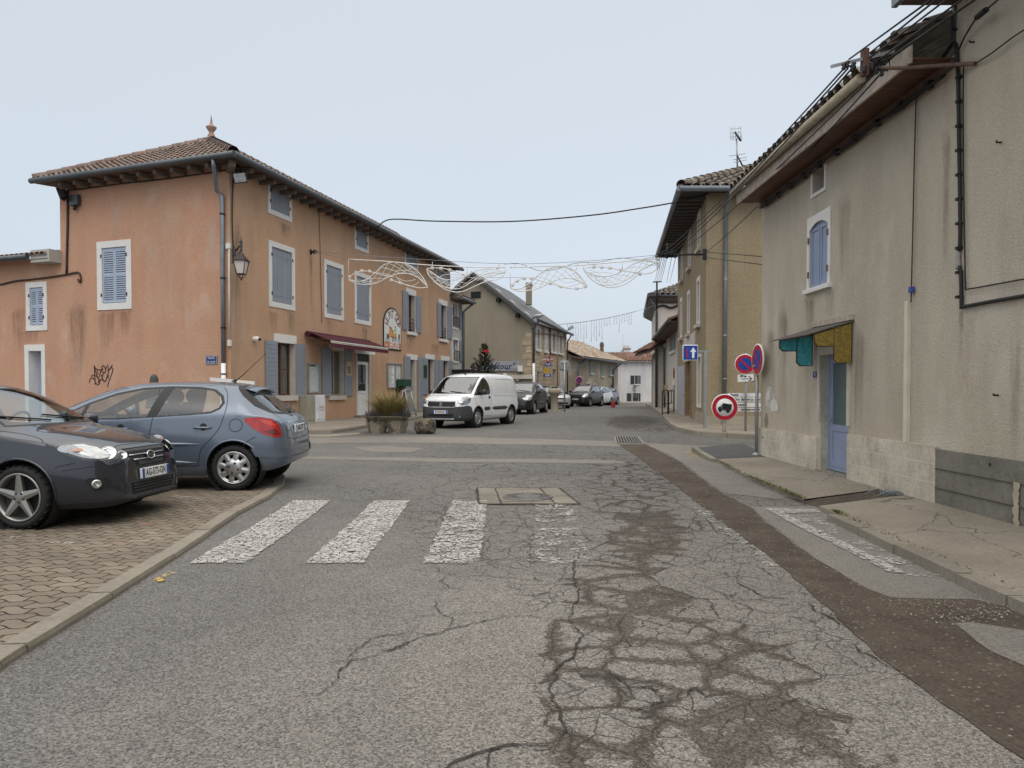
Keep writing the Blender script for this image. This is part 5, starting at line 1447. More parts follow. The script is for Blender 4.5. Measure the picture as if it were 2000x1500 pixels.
gw = (min(gw[:2]) , max(gw[:2]), gw[2], gw[3])
iY = [inner(r, .12, .16, .10) for r in wins]
for r in iY: hY.append((*r, .12))
igw = inner(gw, .1); hY.append((*igw, .12))
dwy = (YL.px(1351, 750)[0], YL.px(1338, 750)[0], .1, YL.px(1345, 704)[1]); hY.append((*dwy, .35))
mk('wall', [YELLOW, STONE_TRIM], yel, lambda mb: (wall_mesh(mb, YL, 0, YLEN, -.4, ZY, hY), wall_mesh(mb, YF, 0, 9, -.4, ZY), mb.quad(YL.P(YLEN, -.4), YL.P(YLEN, ZY), YL.P(YLEN, ZY, -9), YL.P(YLEN, -.4, -9)), mb.quad(YF.P(9, -.4), YF.P(9, ZY), YF.P(9, ZY, -9), YF.P(9, -.4, -9))))
for k, (r, i) in enumerate(zip(wins, iY)):
 f = mk('window', TRIM, yel, lambda mb: ring(mb, YL, r, .12, .001, .025, .16, .10))
 pane_window(YL, f, i, .10, TRIM, 2, 3, GLZ, CURTAIN if k % 2 else None)
 mk('sill', STONE_TRIM, f, lambda mb: YL.box(mb, r[0] - .06, r[1] + .06, r[2] - .12, r[2], .0, .12))
f = mk('window', TRIM, yel, lambda mb: ring(mb, YL, gw, .1, .001, .025)); pane_window(YL, f, igw, .10, STONE_TRIM, 1, 3, GLZ, CURTAIN)
f = mk('brick_doorway', STONE_TRIM, yel, lambda mb: YL.box(mb, dwy[0] - .1, dwy[1] + .1, dwy[3], dwy[3] + .1, .001, .02))
BRK = NT('thin_brick'); _sp = BRK.new('ShaderNodeSeparateXYZ'); BRK.link(BRK.pos(), _sp.inputs[0]); _cb = BRK.new('ShaderNodeCombineXYZ'); BRK.link(BRK.math('ADD', _sp.outputs[0], _sp.outputs[1]), _cb.inputs[0]); BRK.link(_sp.outputs[2], _cb.inputs[1])
_bt = BRK.new('ShaderNodeTexBrick'); _bt.inputs['Scale'].default_value = 1; _bt.inputs['Brick Width'].default_value = .22; _bt.inputs['Row Height'].default_value = .075; _bt.inputs['Mortar Size'].default_value = .008
_bt.inputs['Color1'].default_value = (.30, .21, .12, 1); _bt.inputs['Color2'].default_value = (.22, .15, .09, 1); _bt.inputs['Mortar'].default_value = (.25, .2, .15, 1); BRK.link(_cb.outputs[0], _bt.inputs['Vector'])
BRKM = BRK.set(_bt.outputs[0], .9, 0, .2)
mk('brick_infill', BRKM, f, lambda mb: (YL.box(mb, dwy[0], dwy[1], .1, dwy[3], -.36, -.33), YL.box(mb, dwy[0] - .02, dwy[0] + .25, .1, dwy[3], -.33, .03), YL.box(mb, dwy[1] - .22, dwy[1] + .02, .1, dwy[3], -.33, .012)))
a0, a1 = sorted((YL.px(1337, 750)[0], YL.px(1325, 750)[0]))
f = mk('metal_door', M('pale_metal_door', (.42, .44, .48), .5), yel, lambda mb: YL.box(mb, a0, a1, .2, YL.px(1330, 715)[1], .001, .03)); mk('lock', IRONB, f, lambda mb: YL.box(mb, a0 + .15, a0 + .2, 1.1, 1.25, .03, .04))
a0, a1 = sorted((YL.px(1358, 660)[0], YL.px(1336, 660)[0])); mk('bare_panel', M('panel_pinkish', (.58, .52, .47), .8), yel, lambda mb: YL.box(mb, a0, a1, YL.px(1347, 704)[1], YL.px(1347, 652)[1] - .05, .001, .02))
mk('plinth', stucco('plinth_render', (.42, .37, .29), (.34, .30, .22), .6, .4, .2), yel, lambda mb: (YF.box(mb, -.02, 9, -.4, YF.px(1420, 813)[1], .0, .04), YL.box(mb, -.02, 2.6, -.4, YL.px(1370, 806)[1], .0, .04)))
OY = .95
e0 = YL.P(-.55, ZY - .08, OY);
cL = V3((6.28 - OY, 23.6 - .55, ZY - .05)); cF = V3((16, 23.6 - .55, ZY - .05)); bL = V3((6.28 - OY + .141 * 11.6, 23.6 + 11.2, ZY - .05))
rdg = V3((6.28 + 4.2, 23.6 + 4.5, ZY + 2.3)); rdg2 = V3((15, 23.6 + 4.5, ZY + 2.3))
rt = MB(); tile_slope(rt, cL, cF, rdg, rdg2, .3, .42, .125); tile_slope(rt, bL, cL, rdg + V3((.6, 1.5, 0)), rdg, .3, .42, .125)
rp_ = rt.build('roof', TILE_GREY, yel)
rg = MB(); ridge(rg, cL + V3((0, 0, .05)), rdg + V3((0, 0, .05)), .16); rg.build('ridge_tiles', TILE_MOSS, rp_)
mk('gutter', ZINC, yel, lambda mb: (mb.tube([cF + V3((0, -.07, -.05)), cL + V3((-.07, -.07, -.05))], .09, 10), mb.tube([cL + V3((-.07, -.07, -.05)), bL + V3((-.07, 0, -.05))], .09, 10)))
def sfy(mb):
 z = ZY - .13
 mb.quad(Z(cL, z), Z(cF, z), V3((16, 23.6, z + .05)), V3((6.28, 23.6, z + .05))); mb.quad(Z(bL, z), Z(cL, z), V3((6.28, 23.6, z + .05)), YL.P(11.2, z + .05))
mk('soffit', M('dark_soffit', (.055, .045, .042), .85, var=.3), yel, sfy)
for k in range(22):
 mb = MB(); YL.box(mb, .3 + k * .5, .42 + k * .5, ZY - .22, ZY - .135, .0, OY - .1); mb.build('rafter', M('rafter_dark', (.10, .085, .08), .85) if k == 0 else bpy.data.materials['rafter_dark'], yel)
a_, _ = YF.px(1415, 600)
mk('downpipe', ZINC, yel, lambda mb: mb.tube([YF.P(a_ + .02, ZY - .1, .6), YF.P(a_ + .01, ZY - .35, .5), YF.P(a_, ZY - .75, .09), YF.P(a_, 5, .09), YF.P(a_ - .02, .3, .09)], .065, 10))
mk('pipe_clip', M('clip_zinc', (.4, .42, .44), .4, .7), yel, lambda mb: [mb.lathe([(.075, -.015), (.085, 0), (.075, .015)], YF.P(a_, z, .09), n=10) for z in (7.4, 5.0, 3.2, 1.8)])
an = thing('tv_aerial', 'television aerial with a grid reflector on a mast over the ochre roof', 'aerial', at(1440, 322, 27.5))
m0, m1 = at(1440.5, 335, 27.5), at(1438.5, 270, 27.5)
mk('mast', ALU, an, lambda mb: mb.tube([m0, m1], .03, 6))
def ant(mb):
 for u in (1425.5, 1429, 1432, 1435.5, 1441.5, 1445, 1447): mb.tube([at(u, 246 + abs(u - 1436) * .1, 27.5), at(u + 1.5, 274, 27.5)], .008, 4)
 for v in (252, 260, 268): mb.tube([at(1425.5, v, 27.5), at(1448, v - 2, 27.5)], .008, 4)
 for v, a, b in ((302, 1424, 1456), (309, 1432, 1458), (314, 1434, 1459)): mb.tube([at(a, v + 3, 27.5), at(b, v - 2, 27.4)], .012, 4)
mk('reflector', M('aerial_grey', (.40, .41, .43), .5, .5), an, ant)
mk('boom', IRONB, an, lambda mb: (mb.tube([at(1435.5, 258, 27.5), at(1447, 275, 27.3)], .04, 5), mb.tube([at(1440, 304, 27.5), at(1450, 323, 27.3)], .03, 5)))
# row of pale houses further right
HB = Wall((8.2, 34.2), (1.7, 12.7))
lowh = thing('low_pale_house', 'low pale house with grey shutters and a dark overhanging eave after the ochre house', 'house', (8.2, 34.3, .2))
zB = YL and at(1322, 622, 34.5).z
hwB = HB.rect(1309.5, 647, 1319, 681);
mk('wall', [PALE, STONE_TRIM], lowh, lambda mb: (wall_mesh(mb, HB, 0, 12.8, -.5, zB, []), mb.quad(HB.P(0, -.5), HB.P(0, zB), HB.P(0, zB, -8), HB.P(0, -.5, -8)), mb.quad(HB.P(12.8, -.5), HB.P(12.8, zB), HB.P(12.8, zB, -8), HB.P(12.8, -.5, -8))))
oB = .75
rt = MB(); tile_slope(rt, HB.P(12.8, zB - .1, oB), HB.P(-.3, zB - .1, oB), HB.P(12.8, zB + 1.6, -3.6), HB.P(-.3, zB + 1.6, -3.6), .28, .42, .12); rt.build('roof', TILE_BRN, lowh)
mk('gutter', ZINC_DK, lowh, lambda mb: (mb.tube([HB.P(12.8, zB - .14, oB + .08), HB.P(-.3, zB - .14, oB + .08)], .09, 8), mb.tube([HB.P(12.6, zB - .2, oB), HB.P(12.2, zB - .8, .15), HB.P(12.2, .2, .1)], .06, 8)))
mk('soffit', M('soffit_brown', (.10, .06, .045), .8), lowh, lambda mb: HB.box(mb, -.3, 12.8, zB - .24, zB - .16, -.1, oB))
f = mk('window', TRIM, lowh, lambda mb: HB.box(mb, hwB[0] - .1, hwB[1] + .1, hwB[2] - .2, hwB[2] - .05, .0, .1))
hm = (hwB[0] + hwB[1]) / 2
for a, b in ((hwB[0], hm - .2), (hm + .2, hwB[1])): mk('shutter', GREY_SH, f, lambda mb: boards_v(mb, HB, a, b, hwB[2], hwB[3], .01, .05, 3))
mk('pane', M('dark_pane', (.06, .07, .08), .15), f, lambda mb: HB.box(mb, hm - .2, hm + .2, hwB[2], hwB[3], .001, .01))
HA = Wall((9.37, 47.2), (1, .02)); HAS = Wall((9.37, 47.2), (2.0, 12))
tallp = thing('tall_pale_house', 'tall pale gable house with a dark tiled eave rising behind the low pale house', 'house', (9.37, 47.2, .1))
zA = at(1300, 578, 47.2).z
mk('wall', [PALE, STONE_TRIM], tallp, lambda mb: (wall_mesh(mb, HA, 0, 9, -.5, zA), wall_mesh(mb, HAS, 0, 13, -.5, zA), mb.quad(HAS.P(13, -.5), HAS.P(13, zA), HAS.P(13, zA, -8), HAS.P(13, -.5, -8))))
oA = .6
k0 = V3((9.37 - oA, 46.6, zA)); k1 = HAS.P(13.2, zA, oA); kf = V3((18.5, 46.6, zA)); kr = V3((13.2, 50.5, zA + 1.8)); kr2 = V3((18, 50.5, zA + 1.8))
rt = MB(); tile_slope(rt, k0, kf, kr, kr2, .34, .5, .14); tile_slope(rt, k1, k0, kr + V3((1, 4, 0)), kr, .34, .5, .14); rt.build('roof', TILE_GREY, tallp)
mk('soffit', M('soffit_grey', (.16, .155, .15), .85), tallp, lambda mb: (mb.quad(k0 - V3((0, 0, .16)), kf - V3((0, 0, .16)), HA.P(9, zA - .5), HA.P(0, zA - .5)), mb.quad(k1 - V3((0, 0, .16)), k0 - V3((0, 0, .16)), HA.P(0, zA - .5), HAS.P(13, zA - .5))))
mk('gutter', ZINC_DK, tallp, lambda mb: (mb.tube([kf + V3((0, 0, -.06)), k0 + V3((0, 0, -.06))], .09, 8), mb.tube([k0 + V3((0, 0, -.06)), k1 + V3((0, 0, -.06))], .09, 8), mb.tube([k0 + V3((.2, .3, -.1)), HA.P(-.02, zA - 1, .08), HA.P(-.02, .2, .08)], .08, 8)))
mk('wall_cable', CABLE, tallp, lambda mb: mb.tube(catmull([HA.P(-.1, zA - .75, .1), HA.P(.4, zA - .62, .1), HA.P(.9, zA - .78, .12), HA.P(1.4, zA - .6, .1), HA.P(2.0, zA - .5, .1)], 4), .06, 5))
po_ = at(1265, 683, 46.9)
gy = thing('gate_porch', 'small tiled porch roof over a brown gateway at the end of the pale houses', 'porch', (9.0, 46.9, .1))
zg1, zg0 = at(1303, 661, 46.5).z, at(1268, 682, 46.5).z
rt = MB(); tile_slope(rt, V3((8.75, 52.2, zg0)), V3((8.75, 46.4, zg0)), V3((9.95, 52.2, zg1)), V3((9.95, 46.4, zg1)), .28, .42, .12)
rt.build('roof', TILE_BRN, gy)
mk('beam', WOOD_DK, gy, lambda mb: (mb.hexa([V3((x, y, z)) for z0_, z1_ in ((zg0 - .22, zg1 - .25), (zg0 - .05, zg1 - .05)) for x, y, z in ((8.8, 46.45, z0_), (9.9, 46.45, z1_), (9.9, 52, z1_), (8.8, 52, z0_))])))
mk('gate_leaf', M('gate_brown', (.085, .055, .035), .8, var=.3, vs=4), gy, lambda mb: HAS.box(mb, 1.2, 3.9, .0, zg0 - .6, .002, .06))
mk('gate_surround', PALE, gy, lambda mb: (HAS.box(mb, .75, 1.2, .0, zg0 - .4, .002, .2), HAS.box(mb, 3.9, 4.4, 0, zg0 - .4, .002, .2), HAS.box(mb, .75, 4.4, zg0 - .6, zg0 - .2, .002, .21)))
mk('meter_box', M('meter_tan', (.48, .40, .25), .7), lowh, lambda mb: HB.box(mb, 10.6, 11.0, 1.0, 1.7, .0, .2))
# small grey house, gable house, stone front
SG = Wall(tuple(PF.P(LEN + .02, 0))[:2], (.2528, 1))
small_h = thing('narrow_grey_house', 'narrow two storey grey house squeezed between the pink house and the gabled cafe', 'house', PF.P(LEN, .3))
zG = SG.px(890, 584)[1]
LG = SG.px(903, 650)[0]
hS = [SG.rect(883, 593, 893.5, 641), SG.rect(884, 663, 894.5, 706)]
mk('wall', [GREYW, STONE_TRIM], small_h, lambda mb: (wall_mesh(mb, SG, 0, LG, -.4, zG, [(*r, .2) for r in hS]), mb.quad(SG.P(LG, -.4), SG.P(LG, zG), SG.P(LG, zG, -8), SG.P(LG, -.4, -8))))
mk('soffit', WOOD_DK, small_h, lambda mb: SG.box(mb, 0, LG + .3, zG - .14, zG - .04, -.2, .58)); rt = MB(); tile_slope(rt, SG.P(0, zG, .6), SG.P(LG + .3, zG, .6), SG.P(0, zG + 1.7, -3.5), SG.P(LG + .3, zG + 1.7, -3.5), .28, .42, .12); rt.build('roof', TILE_GREY, small_h)
mk('gutter', ZINC, small_h, lambda mb: (mb.tube([SG.P(0, zG - .06, .66), SG.P(LG + .35, zG - .06, .66)], .09, 8), mb.tube([SG.P(LG + .2, zG - .1, .6), SG.P(LG - .1, zG - .6, .1), SG.P(LG - .1, .3, .1)], .07, 8)))
for r in hS:
 f = mk('window', TRIM, small_h, lambda mb: ring(mb, SG, (r[0] - .1, r[1] + .1, r[2] - .1, r[3] + .1), .1, .001, .03)); pane_window(SG, f, r, .15, TRIM, 2, 2)
 open_shutter(SG, f, (r[1] + .12, r[1] + .12 + (r[1] - r[0]) * .6, r[2], r[3]), GREY_SH, 14)
 mb = MB()
 for k in range(6): a = r[0] + (r[1] - r[0]) * k / 5; mb.tube([SG.P(a, r[2], .12), SG.P(a, r[2] + .55, .12)], .015, 4)
 mb.tube([SG.P(r[0], r[2] + .55, .12), SG.P(r[1], r[2] + .55, .12)], .02, 4); mb.build('railing', IRONB, f)
mk('canopy', IRONB, small_h, lambda mb: (SG.box(mb, .1, LG - .3, 2.35, 2.5, 0, 1.1), mb.tube(catmull([SG.P(.2, 2.6, 1.1), SG.P(LG / 2, 2.9, 1.1), SG.P(LG - .4, 2.6, 1.1)], 5), .05, 5)))
GC = V3((1.17, 44, 0))
GF = Wall((GC.x, GC.y), (-.94, .34))      # gable front
ST = Wall((GC.x, GC.y), (.2528, 1))       # stone flank
cafe = thing('gabled_cafe', 'steep gabled olive rendered cafe with a slate roof and a coursed stone flank', 'building', (GC.x, GC.y, .2))
ap_a, ap_z = GF.px(926, 536)
ze_ = GF.px(1036, 625)[1]
GWD = ap_a * 2
mk('gable_wall', [GABLE, STONE_TRIM], cafe, lambda mb: wall_mesh(mb, GF, 0, GWD, -.4, ze_, [], [(ap_a, ap_z)]))
SL = 12.3
zes = ST.px(1072, 638)[1]
flank = [ST.rect(u0, 640 + (u0 - 1046) * .29, u1, 684 + (u0 - 1046) * .17) for u0, u1 in ((1046, 1055), (1062.5, 1069), (1075.5, 1086.5), (1090, 1099))]
fo = []
for k, r in enumerate(flank):
 if k == 1: fo.append(None); continue
 fo.append((r[0] + (r[1] - r[0]) * .30, r[0] + (r[1] - r[0]) * .72, r[2] + .1, r[3] - .05))
door_s = ST.rect(1080, 721, 1086, 775); door_s = (door_s[0], door_s[1], .2, door_s[3])
slit = ST.rect(1049, 725, 1054, 770)
mk('stone_wall', [STONE, STONE_TRIM], cafe, lambda mb: (wall_mesh(mb, ST, 0, SL, -.4, zes, [(*f_, .3) for f_ in fo if f_] + [(*door_s, .3), (*slit, .25)]), mb.quad(ST.P(SL, -.4), ST.P(SL, zes), ST.P(SL, zes, -7), ST.P(SL, -.4, -7))))
for k, (r, f_) in enumerate(zip(flank, fo)):
 w_ = mk('window', TRIM, cafe, lambda mb: (ST.box(mb, r[0] - .05, r[1] + .05, r[2] - .12, r[2], .0, .12), ST.box(mb, r[0] + .05, r[1] - .05, r[3] - .02, r[3] + .2, .001, .05)))
 if f_:
  pane_window(ST, w_, f_, .2, TRIM, 2, 2)
  for a, b in ((r[0] - .12, f_[0] - .02), (f_[1] + .02, r[1] + .12)): open_shutter(ST, w_, (a, b, r[2], r[3]), WHITE_SH, boards='l')
 else:
  mb = MB(); am_ = (r[0] + r[1]) / 2; louvre(mb, ST, r[0], am_, r[2], r[3], .01, .05); louvre(mb, ST, am_ + .01, r[1], r[2], r[3], .01, .05); mb.build('shutter', WHITE_SH, w_)
mk('door_leaf', M('cafe_door', (.09, .06, .045), .6), cafe, lambda mb: ST.box(mb, *door_s, -.28, -.22))
mk('barred_window', M('slit_grey', (.14, .15, .15), .6), cafe, lambda mb: (ST.box(mb, *slit, -.24, -.2), [ST.box(mb, slit[0], slit[1], z, z + .04, -.1, -.06) for z in lin(slit[2], slit[3], .3)]))
r = ST.rect(1093.5, 724, 1099.5, 772); mk('louvred_door', WHITE_SH, cafe, lambda mb: (louvre(mb, ST, r[0], (r[0] + r[1]) / 2 - .01, r[2], r[3], .01, .05), louvre(mb, ST, (r[0] + r[1]) / 2 + .01, r[1], r[2], r[3], .01, .05)))
mk('quoins', STONE, cafe, lambda mb: [GF.box(mb, -.01, .22 + .22 * (k % 2) + random.random() * .15, .3 + k * .42, .3 + k * .42 + .37, .001, .02) for k in range(int((ze_ - .6) / .42))])
r = GF.rect(920, 570, 939, 582); f = mk('attic_window', IRONB, cafe, lambda mb: GF.box(mb, *r, .002, .04)); mk('pane', M('pane_black', (.02, .022, .025), .3), f, lambda mb: [GF.box(mb, r[0] + .05 + k * (r[1] - r[0]) / 4, r[0] + (k + 1) * (r[1] - r[0]) / 4 - .04, r[2] + .05, r[3] - .05, .041, .045) for k in range(4)])
SLATE = NT('slate'); _m = SLATE.mapv((1, 1, 1)); _n = SLATE.noise(1.5, 4, .6); _c = SLATE.scale((.105, .108, .112), SLATE.rng(_n, .3, .7, .75, 1.3)); _f = SLATE.noise(9, 3, .7, SLATE.mapv((1, 1, 4))); SLATEM = SLATE.set(SLATE.scale(_c, SLATE.rng(_f, .3, .7, .85, 1.15)), .65, 0, .4)
ovg = .35
apx2 = GF.P(ap_a, ap_z + .12, ovg); rend = ST.P(SL - 2.6, ap_z + .12, -ap_a)
rend = V3((rend.x, rend.y, ap_z + .12))
eA = GF.P(-.35, ze_ - .18, ovg); eB = ST.P(SL + .3, zes + .0, .4); eL = GF.P(GWD + .35, ze_ - .18, ovg)
rt = MB(); rt.add([eA, eB, rend, apx2, eL, eL + (eB - eA)], [(0, 1, 2, 3), (3, 2, 5, 4), (1, 5, 2)])
n = 16
rof = rt.build('roof', SLATEM, cafe)
mb = MB()
for a, b in ((eA, apx2), (apx2, eL)):
 d_ = (b - a); mb.prism([a + V3((0, 0, .03)), b + V3((0, 0, .03)), b - V3((0, 0, .22)), a - V3((0, 0, .22))], GF.n * .04)
mb.build('barge_board', M('barge_dark', (.07, .07, .072), .7), rof)
mb = MB()
for fx in (.32, .55, .78):
 p = apx2.lerp(eA, fx) + (eB - eA).normalized() * .9 + V3((0, 0, .06)); t_ = (eA - apx2).normalized(); q = (eB - eA).normalized()
 mb.add([p, p + q * .35, p + q * .35 + t_ * .35, p + t_ * .35], [(0, 1, 2, 3)])
mb.build('snow_hooks', M('hook_bright', (.75, .77, .8), .4, .3), rof)
mk('purlin_end', IRONB, cafe, lambda mb: [mb.box(GF.P(ap_a * f_, ze_ + (ap_z - ze_) * f_ - .35, .15), (.22, .3, .25), GF.ax()) for f_ in (.22, .55)])
mk('gutter', ZINC_DK, cafe, lambda mb: (mb.tube([ST.P(-.2, zes - .05, .45), ST.P(SL + .3, zes - .05, .45)], .1, 8), mb.tube([ST.P(.1, zes - .1, .4), ST.P(.1, zes - .6, .12), ST.P(.1, 2.9, .12)], .07, 8), mb.tube([ST.P(SL - .1, zes - .1, .4), ST.P(SL - .1, zes - .6, .1), ST.P(SL - .1, .3, .1)], .05, 8)))
mk('downpipe_foot', PVC, cafe, lambda mb: mb.tube([ST.P(.1, 3.0, .12), ST.P(.1, .3, .12)], .085, 8))
ch = at(1033, 590, 50.0)
mk('chimney', stucco('chimney_render', (.25, .21, .16), (.3, .26, .2)), cafe, lambda mb: (mb.box(at(1033, 574, 50.0), (.42, .5, 1.5)), mb.box(at(1033, 557.5, 50.0), (.5, .58, .1))))
mk('flank_cable', M('rust_pipe', (.20, .10, .07), .7), cafe, lambda mb: (mb.tube([ST.P(*ST.px(1073, 637), .05), ST.P(*ST.px(1073.3, 696), .05)], .04, 5), mb.tube([ST.P(*ST.px(1087.5, 690), .05), ST.P(*ST.px(1088, 775), .05)], .03, 5), mb.tube(catmull([ST.P(*ST.px(1040, 652), .06), ST.P(*ST.px(1060, 652), .06), ST.P(*ST.px(1080, 655), .06), ST.P(*ST.px(1105, 660), .06)], 3), .03, 5)))
r = GF.rect(993, 745, 1004, 800); r = (r[0], r[1], .25, r[3])
f = mk('cafe_door', M('pale_timber', (.42, .38, .30), .7), cafe, lambda mb: ring(mb, GF, (r[0] - .1, r[1] + .1, .25, r[3] + .1), .1, .002, .06))
mk('pane', M('cafe_glass', (.05, .055, .06), .1), f, lambda mb: GF.box(mb, *r, .002, .02))
mk('paper', SIGN_W, f, lambda mb: [GF.box(mb, r[0] + .1 + x, r[0] + .32 + x, z, z + .3, .021, .025) for x, z in ((.05, 1.9), (.38, 2.1), (.3, 1.3))])
mk('blind_box', PALE, cafe, lambda mb: GF.box(mb, r[0] - 1.2, r[1] + 1.5, r[3] + .15, r[3] + .4, .002, .2)); mk('wall_lamp', TRIM, cafe, lambda mb: mb.lathe([(.001, .1), (.12, .06), (.15, 0)], GF.P(*GF.px(1011, 741), .05), GF.n, 10))
cs = thing('cafe_sign', 'long grey cafe sign with blue script lettering on the gabled building', 'sign', GF.P(*GF.px(975, 715), 0))
r = GF.rect(940, 706, 1015, 724.5)
mk('board', M('cafe_sign_grey', (.34, .34, .36), .6), cs, lambda mb: GF.box(mb, *r, .01, .08))
mid = GF.px(985, 716)
def ctx(mb):
 text(mb, '"détour"', GF.P(GF.px(977, 716)[0], GF.px(977, 716)[1], .083), -GF.d, (0, 0, 1), .52, shear=.25, bold=.012, space=1.05)
 text(mb, 'Bar', GF.P(GF.px(974, 709)[0], GF.px(974, 709)[1], .083), -GF.d, (0, 0, 1), .15); text(mb, 'RESTAURANT', GF.P(GF.px(1003, 721.5)[0], GF.px(1003, 721.5)[1], .083), -GF.d, (0, 0, 1), .15); text(mb, 'Bar', GF.P(GF.px(1010, 708.5)[0], GF.px(1010, 708.5)[1], .083), -GF.d, (0, 0, 1), .13)
mk('lettering', M('cafe_blue', (.03, .045, .11), .6), cs, ctx)
mk('spot_lamp', TRIM, cs, lambda mb: (mb.box(GF.P(*GF.px(1018, 720), .2), (.3, .3, .35)), mb.tube([GF.P(*GF.px(1018, 722), .2), GF.P(*GF.px(1018, 726), .3)], .08, 6)))
def flank_sign(name, label, u0, v0, u1, v1, mat, paint=None, txt=None, out=(.9, .1), Yd=47.5):
 t = thing(name, label, 'sign', at((u0 + u1) / 2, (v0 + v1) / 2, Yd))
 p0, p1 = at(u0, v1, Yd), at(u1, v0, Yd)
 mk('panel', mat, t, lambda mb: mb.box((p0 + p1) / 2, (p1.x - p0.x, .06, p1.z - p0.z)))
 if txt: mk('lettering', paint, t, lambda mb: text(mb, txt, (p0 + p1) / 2 + V3((0, -.033, 0)), (1, 0, 0), (0, 0, 1), (p1.z - p0.z) * .75, sx=.8, bold=.01))
 mk('bracket', IRONB, t, lambda mb: mb.tube([V3((p0.x + .1, Yd + .03, (p0.z + p1.z) / 2)), V3((p0.x - .1, Yd + .03, (p0.z + p1.z) / 2))], .02, 5))
 return t
RED = M('sign_red', (.42, .02, .03), .45); BLU = M('sign_blue', (.02, .055, .40), .45); YLW = M('sign_yellow', (.70, .42, .03), .45)
flank_sign('tobacco_sign', 'dark red shop panel on the stone wall behind the tobacco lozenge', 1059, 698.5, 1081, 705, RED, SIGN_W, 'BAR TABAC')
flank_sign('betting_sign', 'bright blue shop panel below the red lozenge', 1064, 708, 1076.5, 715.5, BLU, SIGN_W, 'PMU')
t = flank_sign('post_office_sign', 'yellow post office panel between the two blue panels', 1061, 719, 1074, 728.5, M('panel_grey', (.35, .36, .33), .6))
mk('badge', YLW, t, lambda mb: mb.disc(at(1067, 723.5, 47.45), (0, -1, 0), .22, 16, sc=(1, .8)))
mk('badge_bird', BLU, t, lambda mb: mb.add([at(1065, 724.5, 47.44), at(1067, 723.8, 47.44), at(1069.5, 722, 47.44), at(1068.5, 724.5, 47.44)], [(0, 1, 2, 3)]))
flank_sign('lottery_sign', 'long low blue shop panel under the yellow one', 1062, 731, 1076, 736, BLU, SIGN_W, 'LOTO')
tl = thing('tobacco_lozenge', 'red tobacco lozenge sign hung out from the stone wall', 'sign', at(1070, 703, 46.8))
lz = [at(1073, 693.5, 46.8), at(1074, 701, 46.6), at(1069, 711.5, 46.8), at(1067, 704, 47.0)]
mk('lozenge', RED, tl, lambda mb: mb.prism(lz, (.04, .1, 0))); mk('lozenge_text', SIGN_W, tl, lambda mb: mb.add([lz[0].lerp(lz[2], .35) + V3((-.06, -.08, 0)), lz[0].lerp(lz[2], .35) + V3((.06, -.08, 0)), lz[0].lerp(lz[2], .65) + V3((.06, -.08, 0)), lz[0].lerp(lz[2], .65) + V3((-.06, -.08, 0))], [(0, 1, 2, 3)]))
mk('bracket', TRIM, tl, lambda mb: mb.tube([at(1040, 703.5, 46), at(1070, 703, 46.8)], .02, 5))
wb = thing('flank_cabinet', 'small grey cabinet fixed to the stone wall left of the shop panels', 'cabinet', at(1055, 721, 46.8))
mk('case', M('cab_grey', (.42, .43, .42), .5), wb, lambda mb: mb.box(at(1055.5, 721, 46.6), (.25, .3, .32)))
# brown house and white house at the end
BR = Wall((5.48, 61.3), (5.12, 11.5)); BRS = Wall((5.48, 61.3), (-.94, .34))
brn = thing('brown_house', 'old brown rendered house with sage shutters and a lichen pale tiled roof', 'house', (5.48, 61.3, 0))
LB = 12.6
zb_ = BR.px(1165, 703)[1]
hb = []
sh_b = [BR.rect(1151.5, 705, 1158, 729), BR.rect(1173, 711.5, 1179, 734.5), BR.rect(1189.5, 711.5, 1195, 732)]
sm_b = [BR.rect(1145.5, 749, 1151, 758), BR.rect(1159.5, 751, 1164, 758)]
db = BR.rect(1193, 751, 1197.5, 785); db = (db[0], db[1], -.2, db[3])
mk('wall', [BROWN, STONE_TRIM], brn, lambda mb: (wall_mesh(mb, BR, 0, LB, -.6, zb_, [(*r, .25) for r in sm_b] + [(*db, .3)]), wall_mesh(mb, BRS, 0, 8, -.6, zb_ + .0, [], [(4, zb_ + 1.9), (8, zb_)]), mb.quad(BR.P(LB, -.6), BR.P(LB, zb_), BR.P(LB, zb_, -8), BR.P(LB, -.6, -8))))
for r in sh_b:
 f = mk('window', STONE_TRIM, brn, lambda mb: BR.box(mb, r[0] - .05, r[1] + .05, r[2] - .14, r[2], .0, .15))
 am_ = (r[0] + r[1]) / 2
 for a, b in ((r[0], am_ - .005), (am_ + .005, r[1])): mk('shutter', GREEN_SH, f, lambda mb: boards_v(mb, BR, a, b, r[2], r[3], .01, .05, 3))
for r in sm_b: f = mk('small_window', STONE_TRIM, brn, lambda mb: ring(mb, BR, (r[0] - .1, r[1] + .1, r[2] - .1, r[3] + .1), .1, .001, .03)); mk('pane', DARKIN, f, lambda mb: BR.box(mb, *r, -.25, -.2))
mk('door_leaf', M('old_door', (.07, .05, .04), .8), brn, lambda mb: BR.box(mb, *db, -.28, -.22))
eb0, eb1 = BR.P(-.6, zb_ + .02, .7), BR.P(LB + .7, zb_ + .02, .7)
rt = MB(); rgz = zb_ + 2.15
tile_slope(rt, eb0, eb1, BR.P(-.6, rgz, -4.2), BR.P(LB + .7, rgz, -4.2), .28, .42, .12)
rt.add([BR.P(-.6, rgz, -4.2), BR.P(LB + .7, rgz, -4.2), BR.P(LB + .7, zb_, -9), BR.P(-.6, zb_, -9)], [(0, 1, 2, 3)])
rof = rt.build('roof', TILE_PALE, brn)
